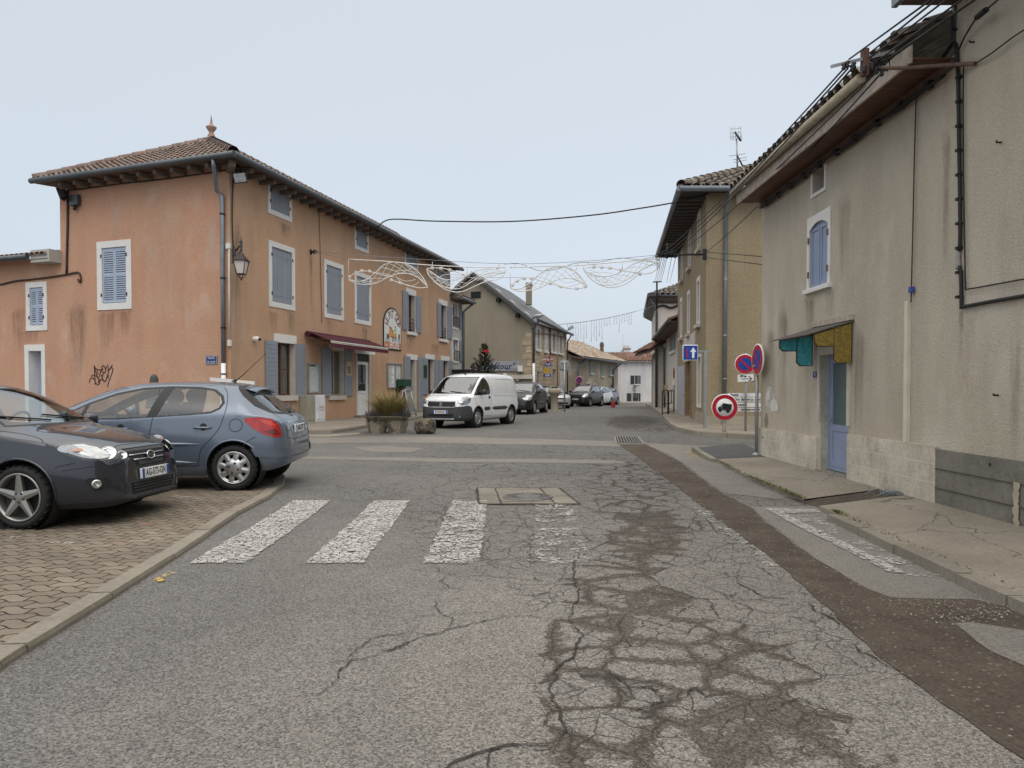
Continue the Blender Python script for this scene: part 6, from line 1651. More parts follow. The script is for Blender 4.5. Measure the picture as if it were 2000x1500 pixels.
mk('soffit', WOOD_DK, brn, lambda mb: mb.hexa([BR.P(-.6, zb_ - .16, .66), BR.P(LB + .7, zb_ - .16, .66), BR.P(LB + .7, zb_ + .1, -.6), BR.P(-.6, zb_ + .1, -.6), BR.P(-.6, zb_ - .02, .68), BR.P(LB + .7, zb_ - .02, .68), BR.P(LB + .7, zb_ + .2, -.6), BR.P(-.6, zb_ + .2, -.6)]))
mk('gutter', ZINC_DK, brn, lambda mb: (mb.tube([eb0 + V3((0, 0, -.08)), eb1 + V3((0, 0, -.08))], .1, 8), mb.tube([BR.P(LB - 1.2, zb_ - .1, .7), BR.P(LB - 2.0, zb_ - .8, .12), BR.P(LB - 2.2, 0, .12)], .08, 8), mb.tube([BR.P(.6, zb_ - .1, .7), BR.P(-.2, zb_ - .6, .12), BR.P(-.2, 0, .12)], .1, 8)))
brn2 = thing('rear_roof_house', 'darker tiled roof rising behind the brown house', 'house', (9, 74, 0))
BK = Wall((6.0, 70), (6, 11))
rt = MB(); zk = at(1165, 690, 72).z
tile_slope(rt, BK.P(-3, zk - .6, 0), BK.P(12, zk - 1.0, 0), BK.P(-2.0, zk + 1.0, -3), BK.P(12, zk + .2, -3), .3, .45, .13); rt.build('roof', TILE_GREY, brn2)
mk('wall', BROWN, brn2, lambda mb: BK.box(mb, -2.8, 11.8, -.5, zk - .62, -6, -.3))
cp = at(1175, 680, 73)
mk('chimney', stucco('brick_chimney', (.14, .10, .085), (.2, .15, .12)), brn2, lambda mb: (mb.box(at(1175.5, 684, 73), (.32, .4, 1.5)), mb.box(at(1175.5, 674.5, 73), (.42, .5, .1)), mb.lathe([(.1, 0), (.1, .25), (.14, .27)], at(1175, 673.5, 73), n=8)))
WH = Wall((10.9, 79), (1, .05)); WHS = Wall((10.9, 79), (-.3, 1))
wh = thing('white_house', 'white rendered house with dark shutters and a red brown hipped roof closing the street', 'house', (10.9, 79, -.1))
zwh = at(1250, 706, 79).z
W2 = 5.5
hw_ = [WH.rect(1240, 733.5, 1247.5, 750), WH.rect(1235.5, 768, 1246.5, 785)]
mk('wall', [WHITEW, STONE_TRIM], wh, lambda mb: (wall_mesh(mb, WH, 0, 7.5, -.8, zwh, [(*r, .2) for r in hw_]), mb.quad(WH.P(0, -.8), WH.P(0, zwh), WH.P(0, zwh, -7), WH.P(0, -.8, -7))))
for r, w3 in zip(hw_, ((1231.5, 1239, 1248.5, 1251), (1224.5, 1233.5, 1247.5, 1251))):
 f = mk('window', TRIM, wh, lambda mb: WH.box(mb, r[0] - .1, r[1] + .1, r[2] - .12, r[2], .0, .1)); pane_window(WH, f, r, .12, BROWN_FR if 0 else IRONB, 2, 1, GLZ, CURTAIN)
 for u0, u1 in (w3[:2], w3[2:]):
  q = WH.rect(u0, 700, u1, 701); mk('shutter', DARK_SH, f, lambda mb: boards_v(mb, WH, q[0], q[1], r[2], r[3], .01, .06, 3))
rt = MB(); e0, e1 = WH.P(-.6, zwh, .5), WH.P(8.2, zwh, .5)
rpk = at(1255, 687.5, 82); rl = at(1175, 697, 82)
tile_slope(rt, e0, e1, WH.P(-.6, rpk.z - .1, -3), V3(rpk), .3, .45, .13); tile_slope(rt, WH.P(4.2, zwh + .02, .48), WH.P(9.5, zwh + .02, .48), rpk + V3((0, 0, .01)), rpk + V3((4.0, .2, -1.0)), .3, .45, .13)
rof = rt.build('roof', TILE_BRN, wh)
q = WH.px(1238, 698)
mk('skylight', M('skylight_glass', (.65, .7, .75), .1), rof, lambda mb: mb.add([at(1236, 700, 79.7), at(1243.5, 700, 79.7), at(1247, 696, 80.9), at(1240, 696, 80.9)], [(0, 1, 2, 3)]))
mk('chimney', WHITEW, wh, lambda mb: mb.box(at(1224, 686, 83), (.68, .5, 1.1))); mk('chimney_cap', TILE_BRN, wh, lambda mb: (mb.box(at(1224.5, 681.5, 83), (.85, .6, .12)), [mb.lathe([(.09, 0), (.07, .28), (.1, .3)], at(u, 680.5, 83), n=8) for u in (1220.5, 1226)]))
sd_ = thing('satellite_dish', 'grey satellite dish with a whip aerial beside the white chimney', 'satellite dish', at(1215, 685, 83))
mk('dish', M('dish_grey', (.30, .29, .29), .5), sd_, lambda mb: mb.lathe([(.001, .05), (.12, .03), (.2, 0)], at(1215.5, 685.5, 82.9), (-.6, -1, .3), 14)); mk('mast', ALU, sd_, lambda mb: mb.tube([at(1217, 690, 82.9), at(1216.5, 652, 82.9)], .018, 5))
wl = thing('wall_lantern', 'tiny dark red lantern between the two windows of the white house', 'lantern', WH.P(*WH.px(1239, 756), .2))
lantern(None, wl, WH.P(*WH.px(1239, 754), .2), .7)
mk('case', M('red_box', (.35, .03, .03), .5), thing('red_box', 'small red box standing on the street in front of the brown house corner', 'box', G(1197, 789)), lambda mb: mb.box(G(1197.5, 790, .22), (.28, .3, .42)), bevel=.03)
mk('step', STONE_TRIM, wh, lambda mb: WH.box(mb, .8, 4.5, -.4, .06, 0, .35))
# road signs
S_RED = M('reflective_red', (.42, .012, .03), .4); S_BLUE = M('reflective_blue', (.014, .055, .30), .4); S_WHITE = M('reflective_white', (.74, .74, .74), .4); S_BLK = M('sign_black', (.012, .012, .014), .5)
GALV = M('galvanised_steel', (.33, .35, .36), .5, .55, var=.12, vs=4)
BACKG = M('sign_back_grey', (.30, .30, .29), .55, .3, var=.1)
def round_frame(c, n):
 n = V3(n).normalized(); x = V3((0, 0, 1)).cross(n).normalized(); return n, x, n.cross(x)
def ringd(mb, c, n, r0, r1, k=32, off=0):
 n, x, y = round_frame(c, n)
 vs = []
 for i in range(k):
  a = 2 * math.pi * i / k
  d = x * math.cos(a) + y * math.sin(a); vs += [V3(c) + n * off + d * r0, V3(c) + n * off + d * r1]
 mb.add(vs, [(2 * i, 2 * i + 1, (2 * i + 3) % (2 * k), (2 * i + 2) % (2 * k)) for i in range(k)])
def rdisc(name, mat, par, c, n, r, off):
 mb = MB(); mb.disc(V3(c) + V3(n).normalized() * off, n, r, 32); mb.build(name, mat, par)
def noparking(par, c, n, r, rim=True):
 n = V3(n).normalized()
 mk('sign_plate', S_WHITE, par, lambda mb: mb.lathe([(.001, -.028), (r * .98, -.028), (r, -.02), (r, .0), (.001, .0)], c, n, 32))
 mk('red_ring', S_RED, par, lambda mb: ringd(mb, c, n, r * .64, r * .93, 32, .003))
 rdisc('blue_field', S_BLUE, par, c, n, r * .64, .0025)
 _, x, y = round_frame(c, n)
 d = (x * .72 - y * .70).normalized(); e_ = n.cross(d)
 mb = MB(); cc = V3(c) + n * .0045; mb.add([cc - d * r * .66 - e_ * r * .085, cc + d * r * .66 - e_ * r * .085, cc + d * r * .66 + e_ * r * .085, cc - d * r * .66 + e_ * r * .085], [(0, 1, 2, 3)]); mb.build('red_bar', S_RED, par)
def post(par, b, ztop, r=.032, name='post', mat=None):
 mk(name, mat or GALV, par, lambda mb: mb.tube([V3((b.x, b.y, b.z - .1)), V3((b.x, b.y, ztop))], r, 10))
b1 = V3((4.80, 14.25, .2))
s1 = thing('no_parking_sign', 'no parking sign seen almost edge on at the corner of the beige house', 'road sign', b1)
post(s1, b1, at(1480, 680, 14.25).z)
c1 = at(1479.0, 702, 14.1); nn = V3((-.72, -.42, 0)).normalized()
nn = V3((-1, -.03, 0)).normalized()
noparking(s1, c1, nn, .305)
mk('bracket', GALV, s1, lambda mb: (mb.box(V3((b1.x - .03, b1.y - .04, c1.z - .12)), (.1, .1, .04)), mb.tube([V3((b1.x, b1.y, at(1480, 744, 14.2).z)), V3((b1.x - .13, b1.y, at(1480, 744, 14.2).z))], .012, 5)))
mk('base_plate', GALV, s1, lambda mb: mb.lathe([(.09, 0), (.09, .012), (.05, .03), (.034, .05)], b1 + V3((0, 0, -.01)), n=12))
b2 = G(1456, 842, .12)
Y2 = b2.y
s2 = thing('no_parking_sign', 'no parking sign with a white 150 m arrow plate, before the ochre wall', 'road sign', b2)
post(s2, b2, at(1455, 690, Y2).z, .03, 'post')
c2 = at(1455, 711, Y2 - .06); noparking(s2, c2, (-.12, -1, 0), .285)
pc0, pc1 = at(1440.5, 745.5, Y2 - .06), at(1472, 731.5, Y2 - .06)
mk('arrow_plate', S_WHITE, s2, lambda mb: mb.box((pc0 + pc1) / 2, (pc1.x - pc0.x, .02, pc1.z - pc0.z), (V3((1, 0, .05)).normalized(), V3((0, 1, 0)), V3((-.05, 0, 1)).normalized())), bevel=.006)
pm = (pc0 + pc1) / 2 + V3((0, -.013, 0))
def arr(mb):
 X = V3((1, 0, .05)).normalized(); Zz = V3((-.05, 0, 1)).normalized()
 text(mb, '150 m', pm - X * .07 + Zz * .055, X, Zz, .075, sx=.9, bold=.008)
 o = pm - Zz * .02
 mb.add([o - X * .12 - Zz * .009, o + X * .14 - Zz * .009, o + X * .14 + Zz * .009, o - X * .12 + Zz * .009], [(0, 1, 2, 3)])
 for s in (1, -1): mb.add([o + X * .16, o + X * .06 + Zz * .07 * s, o + X * .10 + Zz * .07 * s, o + X * .19], [(0, 1, 2, 3)])
mk('arrow_print', S_BLK, s2, arr)
s3 = thing('direction_sign', 'stack of four white direction boards with arrow ends behind the lorry ban sign', 'direction sign', b2 + V3((.02, .1, 0)))
Yd = Y2 + .12
mk('post', GALV, s3, lambda mb: [mb.tube([at(u, 850, Yd), at(u, 768, Yd)], .03, 8) for u in (1476,)])
for k, (v0, v1, tx, ul, sz) in enumerate(((767.8, 774.8, 'Tennis', 1434, 1.0), (776.2, 784.2, 'Fon Saône-La Mâtre', 1462, 1.0), (786.5, 794.8, 'Logements', 1441, 1.0), (797, 803.5, "CHAMBRES D'HOTES", 1465, .75))):
 p0, p1 = at(1422, v1, Yd - .05), at(1488, v0, Yd - .05)
 h = p1.z - p0.z
 q = [p0, V3((p1.x - h * .5 + .06, p1.y, p0.z)), V3((p1.x + .05, p1.y, (p0.z + p1.z) / 2)), V3((p1.x - h * .5 + .06, p1.y, p1.z)), V3((p0.x, p1.y, p1.z))]
 brd = mk('direction_board', S_WHITE, s3, lambda mb: mb.prism([V3((a.x, Yd - .05, a.z)) for a in q], (0, .02, 0)))
 tp = at(ul, (v0 + v1) / 2, Yd - .053)
 mk('lettering', S_BLK, brd, lambda mb: (text(mb, tx, tp, (1, 0, 0), (0, 0, 1), h * .78 * sz, shear=.2, bold=.004, space=1.08), [mb.add([V3((p1.x - .02 + a, Yd - .0532, b)) for a, b in ((0, zz), (.045, zz), (.02, zz + s * h * .3), (-.025, zz + s * h * .3))], [(0, 1, 2, 3)]) for zz, s in (((p0.z + p1.z) / 2 - h * .12, -1), ((p0.z + p1.z) / 2 + h * .12, 1))]))
Y4 = Y2 - .45; b4 = V3((at(1414.5, 840, Y4).x, Y4, g(Y4) + .12))
s4 = thing('no_lorries_sign', 'big round red rimmed sign banning lorries on a pale post', 'road sign', b4)
post(s4, b4, at(1415, 790, Y4).z, .055, 'post', M('pale_post', (.50, .47, .40), .7))
c4 = at(1415.7, 795.5, Y4 - .12); r4 = 26.3 * (Y4 - .12) / F
mk('sign_plate', S_WHITE, s4, lambda mb: mb.lathe([(.001, -.03), (r4 * .98, -.03), (r4, -.02), (r4, 0), (.001, 0)], c4, (0, -1, 0), 36))
mk('red_ring', S_RED, s4, lambda mb: ringd(mb, c4, (0, -1, 0), r4 * .66, r4 * .94, 36, .003))
def lorry(mb):
 o = c4 + V3((0, -.005, 0)); k = r4 / .42
 X = V3((math.cos(R(-8)), 0, math.sin(R(-8)))); Zz = V3((math.sin(R(8)), 0, math.cos(R(8))))
 f = lambda x, z: o + X * (x * k) + Zz * (z * k)
 mb.add([f(-.09, -.06), f(.21, -.06), f(.21, .12), f(-.09, .12)], [(0, 1, 2, 3)])
 mb.add([f(-.20, -.08), f(-.10, -.08), f(-.10, .06), f(-.15, .06), f(-.175, .0), f(-.20, -.02)], [tuple(range(6))])
 mb.add([f(-.21, -.10), f(.19, -.10), f(.19, -.065), f(-.21, -.065)], [(0, 1, 2, 3)])
 for x in (-.13, .11): mb.disc(f(x, -.115) + V3((0, -.002, 0)), (0, -1, 0), .052 * k, 16)
mk('lorry_symbol', S_BLK, s4, lorry)
def lw(mb):
 o = c4 + V3((0, -.006, 0)); X = V3((math.cos(R(-8)), 0, math.sin(R(-8)))); Zz = V3((math.sin(R(8)), 0, math.cos(R(8))))
 mb.add([o + X * a + Zz * b for a, b in ((-.165, .0), (-.115, .0), (-.115, .045), (-.145, .045))], [(0, 1, 2, 3)])
mk('cab_window', S_WHITE, s4, lw)
b5 = G(1376.5, 836, .12); Y5 = b5.y
s5 = thing('priority_sign', 'square blue sign with a red and a white arrow on a bent post', 'road sign', b5)
p0, p1 = at(1333, 704, Y5 - .05), at(1363, 673.5, Y5 - .05)
mk('post', GALV, s5, lambda mb: (mb.box(V3((b5.x, b5.y, (b5.z + p1.z - .16) / 2)), (.09, .09, p1.z - .16 - b5.z)), mb.box(V3(((p1.x + b5.x) / 2, b5.y, p1.z - .19)), (b5.x - p1.x + .3, .07, .06))))
mk('sign_box', S_WHITE, s5, lambda mb: mb.box((p0 + p1) / 2, (p1.x - p0.x, .06, p1.z - p0.z)), bevel=.02)
cx = (p0 + p1) / 2 + V3((0, -.032, 0)); hs_ = (p1.x - p0.x) / 2
mk('blue_field', S_BLUE, s5, lambda mb: mb.box(cx, (hs_ * 1.84, .004, hs_ * 1.84)))
def arw(mb, x, w_, h0, hh, up, y):
 f = lambda a, b: V3((cx.x + a * hs_, cx.y - y, cx.z + b * hs_ * up))
 mb.add([f(x - w_ * .38, -h0), f(x + w_ * .38, -h0), f(x + w_ * .38, hh), f(x - w_ * .38, hh)], [(0, 1, 2, 3)])
 mb.add([f(x - w_, hh - .02), f(x + w_, hh - .02), f(x, .72)], [(0, 1, 2)])
mk('white_arrow', S_WHITE, s5, lambda mb: arw(mb, .36, .40, .70, .10, 1, .004)); mk('red_arrow', S_RED, s5, lambda mb: arw(mb, -.42, .20, .55, .25, -1, .004))
b6 = G(1102.5, 804); Y6 = b6.y
s6 = thing('round_sign', 'round road sign showing its plain grey back, beside the black car', 'road sign', b6)
c6 = at(1102.5, 714, Y6); r6 = .318
post(s6, b6, c6.z + .25, .045)
mk('sign_plate', BACKG, s6, lambda mb: mb.lathe([(.001, .02), (r6 * .96, .02), (r6, .03), (r6, .055), (.001, .055)], c6, (0, 1, 0), 32))
mk('rim', GALV, s6, lambda mb: mb.tube([c6 + V3((math.cos(a) * r6, .02, math.sin(a) * r6)) for a in lin(0, 2 * math.pi, .2)[:-1]], .012, 5, closed=True))
mk('clamp_bar', GALV, s6, lambda mb: [mb.box(c6 + V3((-.01, .0, z)), (r6 * 1.2, .03, .035)) for z in (.15, -.16)])
b7 = G(1131.5, 796); b7 = V3((at(1131.5, 742, 58).x, 58, g(58)))
s7 = thing('no_parking_sign', 'distant no parking sign on a red brown post before the brown house', 'road sign', b7)
post(s7, b7, at(1131, 742, 58).z, .06, 'post', M('rust_post', (.14, .06, .045), .8)); noparking(s7, at(1131.5, 742, 57.9), (-.1, -1, 0), .29)
b8 = V3((at(925, 700, 39.5).x, 39.5, g(39)))
s8 = thing('no_parking_sign', 'narrow edge on no parking sign left of the fir tree', 'road sign', b8)
post(s8, b8, at(925, 724, 39.5).z, .03); noparking(s8, at(924.5, 722.5, 39.4), (.90, -.42, 0), .28)
b9 = V3((at(1316.5, 740, 36).x, 36, g(36) + .1))
s9 = thing('no_parking_sign', 'red rimmed sign turned away on a thin pole by the low pale house', 'road sign', b9)
post(s9, b9, at(1316, 720, 36).z, .035); mk('sign_plate', S_RED, s9, lambda mb: mb.lathe([(.001, -.01), (.28, -.01), (.28, .01), (.001, .01)], at(1315.5, 729, 35.9), (1, -.25, 0), 20)); mk('plate_back', BACKG, s9, lambda mb: mb.lathe([(.001, .011), (.27, .011), (.27, .014), (.001, .014)], at(1315.5, 729, 35.9), (-1, .25, 0), 20))
mk('small_plate', S_WHITE, s9, lambda mb: mb.box(at(1316, 745, 35.9), (.06, .16, .35)))
br_ = G(1308, 803, .12)
hb_ = thing('hoop_barrier', 'black tubular pedestrian barrier on the kerb by the ochre house', 'barrier', br_)
def hoop(mb):
 a, b = G(1293.5, 810, .12), G(1316, 806, .12)
 a = V3((a.x, a.y, a.z));
 for t0, t1, h in ((0, .46, 1.02), (.54, 1, 1.0)):
  p, q = a.lerp(b, t0), a.lerp(b, t1)
  mb.tube(catmull([p, p + V3((0, 0, h * .85)), p.lerp(q, .12) + V3((0, 0, h)), q.lerp(p, .12) + V3((0, 0, h)), q + V3((0, 0, h * .85)), q], 5), .026, 7)
  mb.tube([p + V3((0, 0, .45)), q + V3((0, 0, .45))], .02, 6); mb.tube([p.lerp(q, .5) + V3((0, 0, .45)), p.lerp(q, .5) + V3((0, 0, h))], .018, 6); mb.tube([p + V3((0, 0, .06)), q + V3((0, 0, .06))], .02, 6)
mk('rail', M('barrier_black', (.035, .03, .03), .5, .3), hb_, hoop)
b = G(1083, 803)
sp = thing('stone_pillar', 'squat weathered stone pillar right of the black car', 'pillar', b)
PST = concrete_mat('pillar_stone', (.33, .29, .22), False)
mk('shaft', PST, sp, lambda mb: mb.lathe([(.26, -.1), (.24, .0), (.21, .1), (.20, .8), (.30, .95)], b, n=10)); mk('cap', PST, sp, lambda mb: mb.lathe([(.30, .94), (.36, 1.0), (.36, 1.18), (.25, 1.24), (.001, 1.26)], b, n=10))
# planter, boulder, fir tree
STONEC = NT('pebble_concrete'); _v = STONEC.vor(38, 'F1', out='Color'); _s = STONEC.new('ShaderNodeSeparateColor'); STONEC.link(_v, _s.inputs[0])
_c = STONEC.mix(_s.outputs[0], (.36, .30, .22), (.17, .145, .11)); _c = STONEC.mix(STONEC.rng(STONEC.noise(3.5, 5, .7), .54, .66), _c, (.05, .048, .035)); STONEC.bump(STONEC.vor(38), .5, .01); STONECM = STONEC.set(_c, .9, 0, .2)
b = G(753, 847); Yp = b.y
pl = thing('planter', 'pebbled concrete planter with two hopper shaped feet beside the road', 'planter', b)
wpx = Yp / F
u0, u1 = at(713, 840, Yp).x, at(793, 840, Yp).x; um = (u0 + u1) / 2; D = .62
zt_ = at(753, 814, Yp).z; zb_ = b.z - .02
def hopper(mb, xa, xb):
 h1 = zb_ + (zt_ - zb_) * .55
 c = (xa + xb) / 2; w_ = (xb - xa) / 2
 def rg(k, z, kk): return [V3((c + w_ * k * i, Yp + D / 2 + D / 2 * kk * j, z)) for i, j in ((-1, -.45), (-.45, -1), (.45, -1), (1, -.45), (1, .45), (.45, 1), (-.45, 1), (-1, .45))]
 a, m, t = rg(.70, zb_, .85), rg(1, h1, 1), rg(1, zt_ - .10, 1)
 mb.add(a + m + t, [(i, (i + 1) % 8, 8 + (i + 1) % 8, 8 + i) for i in range(8)] + [(8 + i, 8 + (i + 1) % 8, 16 + (i + 1) % 8, 16 + i) for i in range(8)])
for xa, xb in ((u0, um + .01), (um - .01, u1)): mk('hopper', STONECM, pl, lambda mb: hopper(mb, xa, xb))
mk('rim', STONECM, pl, lambda mb: mb.prism([V3((x, Yp + y, zt_ - .085)) for x, y in ((u0 - .01, .14), (u0 + .13, -.015), (u1 - .13, -.015), (u1 + .01, .14), (u1 + .01, D - .14), (u1 - .13, D + .015), (u0 + .13, D + .015), (u0 - .01, D - .14))], (0, 0, .095)))
def leafm(name, a, b_, rough=.7):
 n = NT(name); v = n.new('ShaderNodeObjectInfo'); c = n.mix(n.rng(n.noise(9, 3, .7), .3, .7), a, b_); c = n.mix(n.rng(n.noise(45, 2), .4, .7), c, tuple(k * 1.5 for k in b_)); return n.set(c, rough, 0, .3)
GRASS = leafm('grass_blades', (.085, .085, .022), (.17, .145, .05)); STRAW = leafm('straw_blades', (.34, .26, .12), (.26, .21, .09)); LAV = leafm('lavender', (.10, .105, .085), (.15, .13, .15)); MOSSG = leafm('moss_green', (.05, .07, .02), (.10, .10, .03))
rnd = random.Random(4)
def blade(mb, p, an, ln, lean, w_, curl):
 d = V3((math.cos(an), math.sin(an), 0)); s = V3((-d.y, d.x, 0)); pts = []
 for k in range(6):
  t = k / 5
  pts.append(p + d * (ln * (lean * t + curl * t * t)) + V3((0, 0, ln * (t * (1 - .35 * lean) - curl * .75 * t * t))))
 vs = []
 for k, q in enumerate(pts): ww = w_ * (1 - (k / 5) ** 2 * .9); vs += [q - s * ww, q + s * ww]
 mb.add(vs, [(2 * k, 2 * k + 1, 2 * k + 3, 2 * k + 2) for k in range(5)])
pcx = um + .06; pcy = Yp + D * .5
gr = thing('grass_tuft', 'tall fountain of green and straw coloured grass growing in the planter', 'ornamental grass', (pcx, pcy, zt_))
for nm, mt, n, l0, l1 in (('green_blades', GRASS, 1000, .55, 1.0), ('straw_blades', STRAW, 520, .75, 1.25)):
 mb = MB()
 for _ in range(n):
  r_ = rnd.random() ** .7 * .16; a = rnd.random() * 6.283
  blade(mb, V3((pcx + math.cos(a) * r_ * 1.5, pcy + math.sin(a) * r_, zt_ - .02)), a + rnd.gauss(0, .5), rnd.uniform(l0, l1), abs(rnd.gauss(.45, .28)), .0045, rnd.uniform(.04, .35))
 o = mb.build(nm, mt, gr); o['kind'] = 'stuff'
for lab, x0, x1 in (('grey purple lavender clump at the left end of the planter', u0 + .0, um - .05), ('grey purple lavender clump at the right end of the planter', um + .2, u1 + .05)):
 lv = thing('lavender_clump', lab, 'lavender', ((x0 + x1) / 2, pcy, zt_), 'lavender in the planter')
 mb = MB()
 for _ in range(520):
  a = rnd.random() * 6.283
  blade(mb, V3((rnd.uniform(x0, x1), pcy + rnd.uniform(-.3, .3), zt_ - .03)), a, rnd.uniform(.14, .34), rnd.uniform(.1, .9), .006, rnd.uniform(0, .3))
 o = mb.build('foliage', LAV, lv); o['kind'] = 'stuff'
mb = MB()
for _ in range(500):
 x = rnd.uniform(u0, u1); blade(mb, V3((x, Yp + rnd.uniform(-.02, .06), zt_ - .02)), -1.57 + rnd.gauss(0, .8), rnd.uniform(.05, .13), 1.2, .008, .9)
tag(mb.build('ground_cover', MOSSG), kind='stuff')
bb = G(829, 848)
me = bpy.data.meshes.new('boulder'); bm = bmesh.new(); bmesh.ops.create_icosphere(bm, subdivisions=4, radius=1)
from mathutils import noise as mn
hw_ = (at(852, 840, bb.y).x - at(807, 840, bb.y).x) / 2; hh_ = at(829, 815.5, bb.y).z - bb.z
for v in bm.verts:
 p = v.co.copy(); q = V3([math.copysign(abs(k) ** .62, k) for k in p])
 q *= 1 + .10 * mn.noise(p * 1.7 + V3((3, 1, 7))) + .05 * mn.noise(p * 5)
 v.co = V3((q.x * hw_ * .92 + bb.x, q.y * hw_ * .75 + bb.y + hw_ * .6, bb.z + (q.z * .5 + .5) * hh_ * .98 - .02))
bm.to_mesh(me); bm.free()
me.polygons.foreach_set('use_smooth', [True] * len(me.polygons))
BLD = NT('boulder_stone'); _c = BLD.mix(BLD.rng(BLD.noise(5, 6, .75), .42, .6), (.17, .145, .105), (.04, .034, .027)); _c = BLD.mix(BLD.rng(BLD.noise(14, 4, .8), .58, .68), _c, (.38, .36, .31)); BLD.bump(BLD.noise(14, 5, .8), .8, .03); me.materials.append(BLD.set(_c, .95, 0, .15))
o = bpy.data.objects.new('boulder', me); C.objects.link(o); tag(o, 'squat dark lichened boulder between the planter and the white van', 'boulder')
FIR = leafm('fir_needles', (.020, .032, .016), (.038, .055, .028)); BARK = M('fir_bark', (.07, .05, .04), .9, var=.3, vs=12)
fb = V3((at(946, 720, 38.6).x, 38.6, g(38.6)))
fz1 = at(946, 671, 38.6).z; fH = fz1 - fb.z
ft = thing('fir_tree', 'small dark fir Christmas tree with a red bow behind the white van', 'fir tree', fb)
mk('trunk', BARK, ft, lambda mb: mb.tube([fb, fb + V3((0, 0, fH * .5)), fb + V3((0, 0, fH))], [.06, .035, .008], 7))
mb = MB(); nd = MB()
for k in range(46):
 t = .12 + .86 * (k / 45) ** .9
 z = fb.z + fH * t; L_ = (1 - t) ** .8 * fH * .33 + .08
 if t > .72: L_ *= .75
 for j in range(5 if t < .8 else 4):
  a = k * 2.4 + j * 1.2566 + rnd.gauss(0, .25); d = V3((math.cos(a), math.sin(a), 0)); ll = L_ * rnd.uniform(.7, 1.1)
  up = .12 + .75 * t ** 2
  p0 = V3((fb.x, fb.y, z)); pts = [p0 + d * (ll * s) + V3((0, 0, ll * (up * s - .25 * s * (1 - s)))) for s in (0, .5, 1)]
  mb.tube(pts, [.012, .008, .003], 4)
  n_ = int(16 * ll / .5) + 6
  for i in range(n_):
   s = rnd.uniform(.12, 1.02); p = p0 + d * (ll * s) + V3((0, 0, ll * (up * s - .25 * s * (1 - s))))
   side = V3((-d.y, d.x, 0)) * rnd.choice((-1, 1)); tw = (d * .7 + side * rnd.uniform(.2, 1.0) + V3((0, 0, rnd.uniform(-.15, .35)))).normalized(); tl_ = rnd.uniform(.07, .17) * (1.15 - .5 * s)
   q = p + tw * tl_; w2 = tw.cross(V3((0, 0, 1))).normalized() * .013
   nd.add([p - w2, p + w2, q + w2 * .4, q - w2 * .4], [(0, 1, 2, 3)]); w3 = tw.cross(w2).normalized() * .012; nd.add([p - w3, p + w3, q + w3 * .4, q - w3 * .4], [(0, 1, 2, 3)])
mb.build('branches', BARK, ft); o = nd.build('crown', FIR, ft)
bow = thing('red_bow', 'red ribbon bow tied near the top of the fir tree', 'bow', at(949, 686.5, 38.4))
bc = at(949, 686.5, 38.42)
mk('ribbon', M('bow_red', (.50, .02, .02), .5), bow, lambda mb: ([mb.tube(catmull([bc, bc + V3((s * .07, -.02, .07)), bc + V3((s * .13, 0, .01)), bc + V3((s * .06, -.02, -.03)), bc], 4), .028, 6) for s in (-1, 1)], mb.tube([bc, bc + V3((-.05, 0, -.14))], .02, 5), mb.tube([bc, bc + V3((.05, 0, -.13))], .02, 5)))
mk('stake', M('cane', (.30, .22, .14), .8), thing('tree_stake', 'thin cane rising above the tip of the fir tree', 'stake', at(949.5, 672, 38.6)), lambda mb: mb.tube([at(949.5, 690, 38.65), at(950, 627, 38.65)], .012, 5))
# garland lights across the street
GWHT = M('garland_white', (.72, .70, .66), .5); WIRE = M('steel_wire', (.22, .23, .25), .5, .3)
YG = 25.2
def gp(x, y, sc, ox, oy): return at(ox + x / sc, oy + y / sc, YG)
def fish(par, fx, wav):
 """a leaf: two outlines and a net of ribs; fx maps pixel of the zoomed drawing to the world"""
 for nm, r_, lines in wav:
  mb = MB()
  for l in lines: mb.tube(catmull([fx(*p) for p in l], 4), r_, 5)
  mb.build(nm, GWHT, par)
def stars(par, fx, pts):
 mb = MB()
 for x, y in pts:
  c = fx(x, y)
  for k in range(4):
   a = k * math.pi / 4; d = V3((math.cos(a), 0, math.sin(a))) * .075; mb.tube([c - d, c + d], .012, 4)
 mb.build('star', GWHT, par)
def net(outA, outB, n, fx):
 """diagonal lattice between two polylines of the same number of points"""
 A = catmull([fx(*p) for p in outA], 6); B = catmull([fx(*p) for p in outB], 6); L = []
 m = len(A) - 1
 for k in range(n):
  i = int(m * k / n); j = int(m * min(1, (k + 2.2) / n)); L.append([A[i], (A[i] + B[j]) / 2 + V3((0, 0, .03)), B[j]]); L.append([B[i], (B[i] + A[j]) / 2 - V3((0, 0, .03)), A[j]])
 return L
f3 = lambda x, y: gp(x, y, 6.0606, 670, 480)
f4 = lambda x, y: gp(x, y, 5.5556, 980, 480)
def garland(name, label, fx, bar, outl, nets, extra, star_pts, hang):
 t = thing(name, label, 'light garland', fx(*bar[0]), 'white wire garlands across the street')
 fish(t, fx, [('top_bar', .018, [bar]), ('outline', .016, outl)])
 mb = MB()
 for A, B, n in nets:
  for l in net(A, B, n, fx): mb.tube(catmull(l, 3), .008, 4)
 for l in extra: mb.tube(catmull([fx(*p) for p in l], 4), .009, 4)
 mb.build('lattice', GWHT, t); stars(t, fx, star_pts)
 mb = MB()
 for l in hang: mb.tube([fx(*p) for p in l], .010, 4)
 mb.build('hanger', GWHT, t)
U1 = [(60, 395), (150, 420), (260, 410), (380, 320), (480, 230), (590, 195), (720, 210), (840, 270), (940, 370), (1000, 480)]
Lo1 = [(60, 400), (150, 445), (280, 460), (400, 440), (520, 380), (640, 335), (760, 330), (860, 360), (940, 420), (1000, 485)]
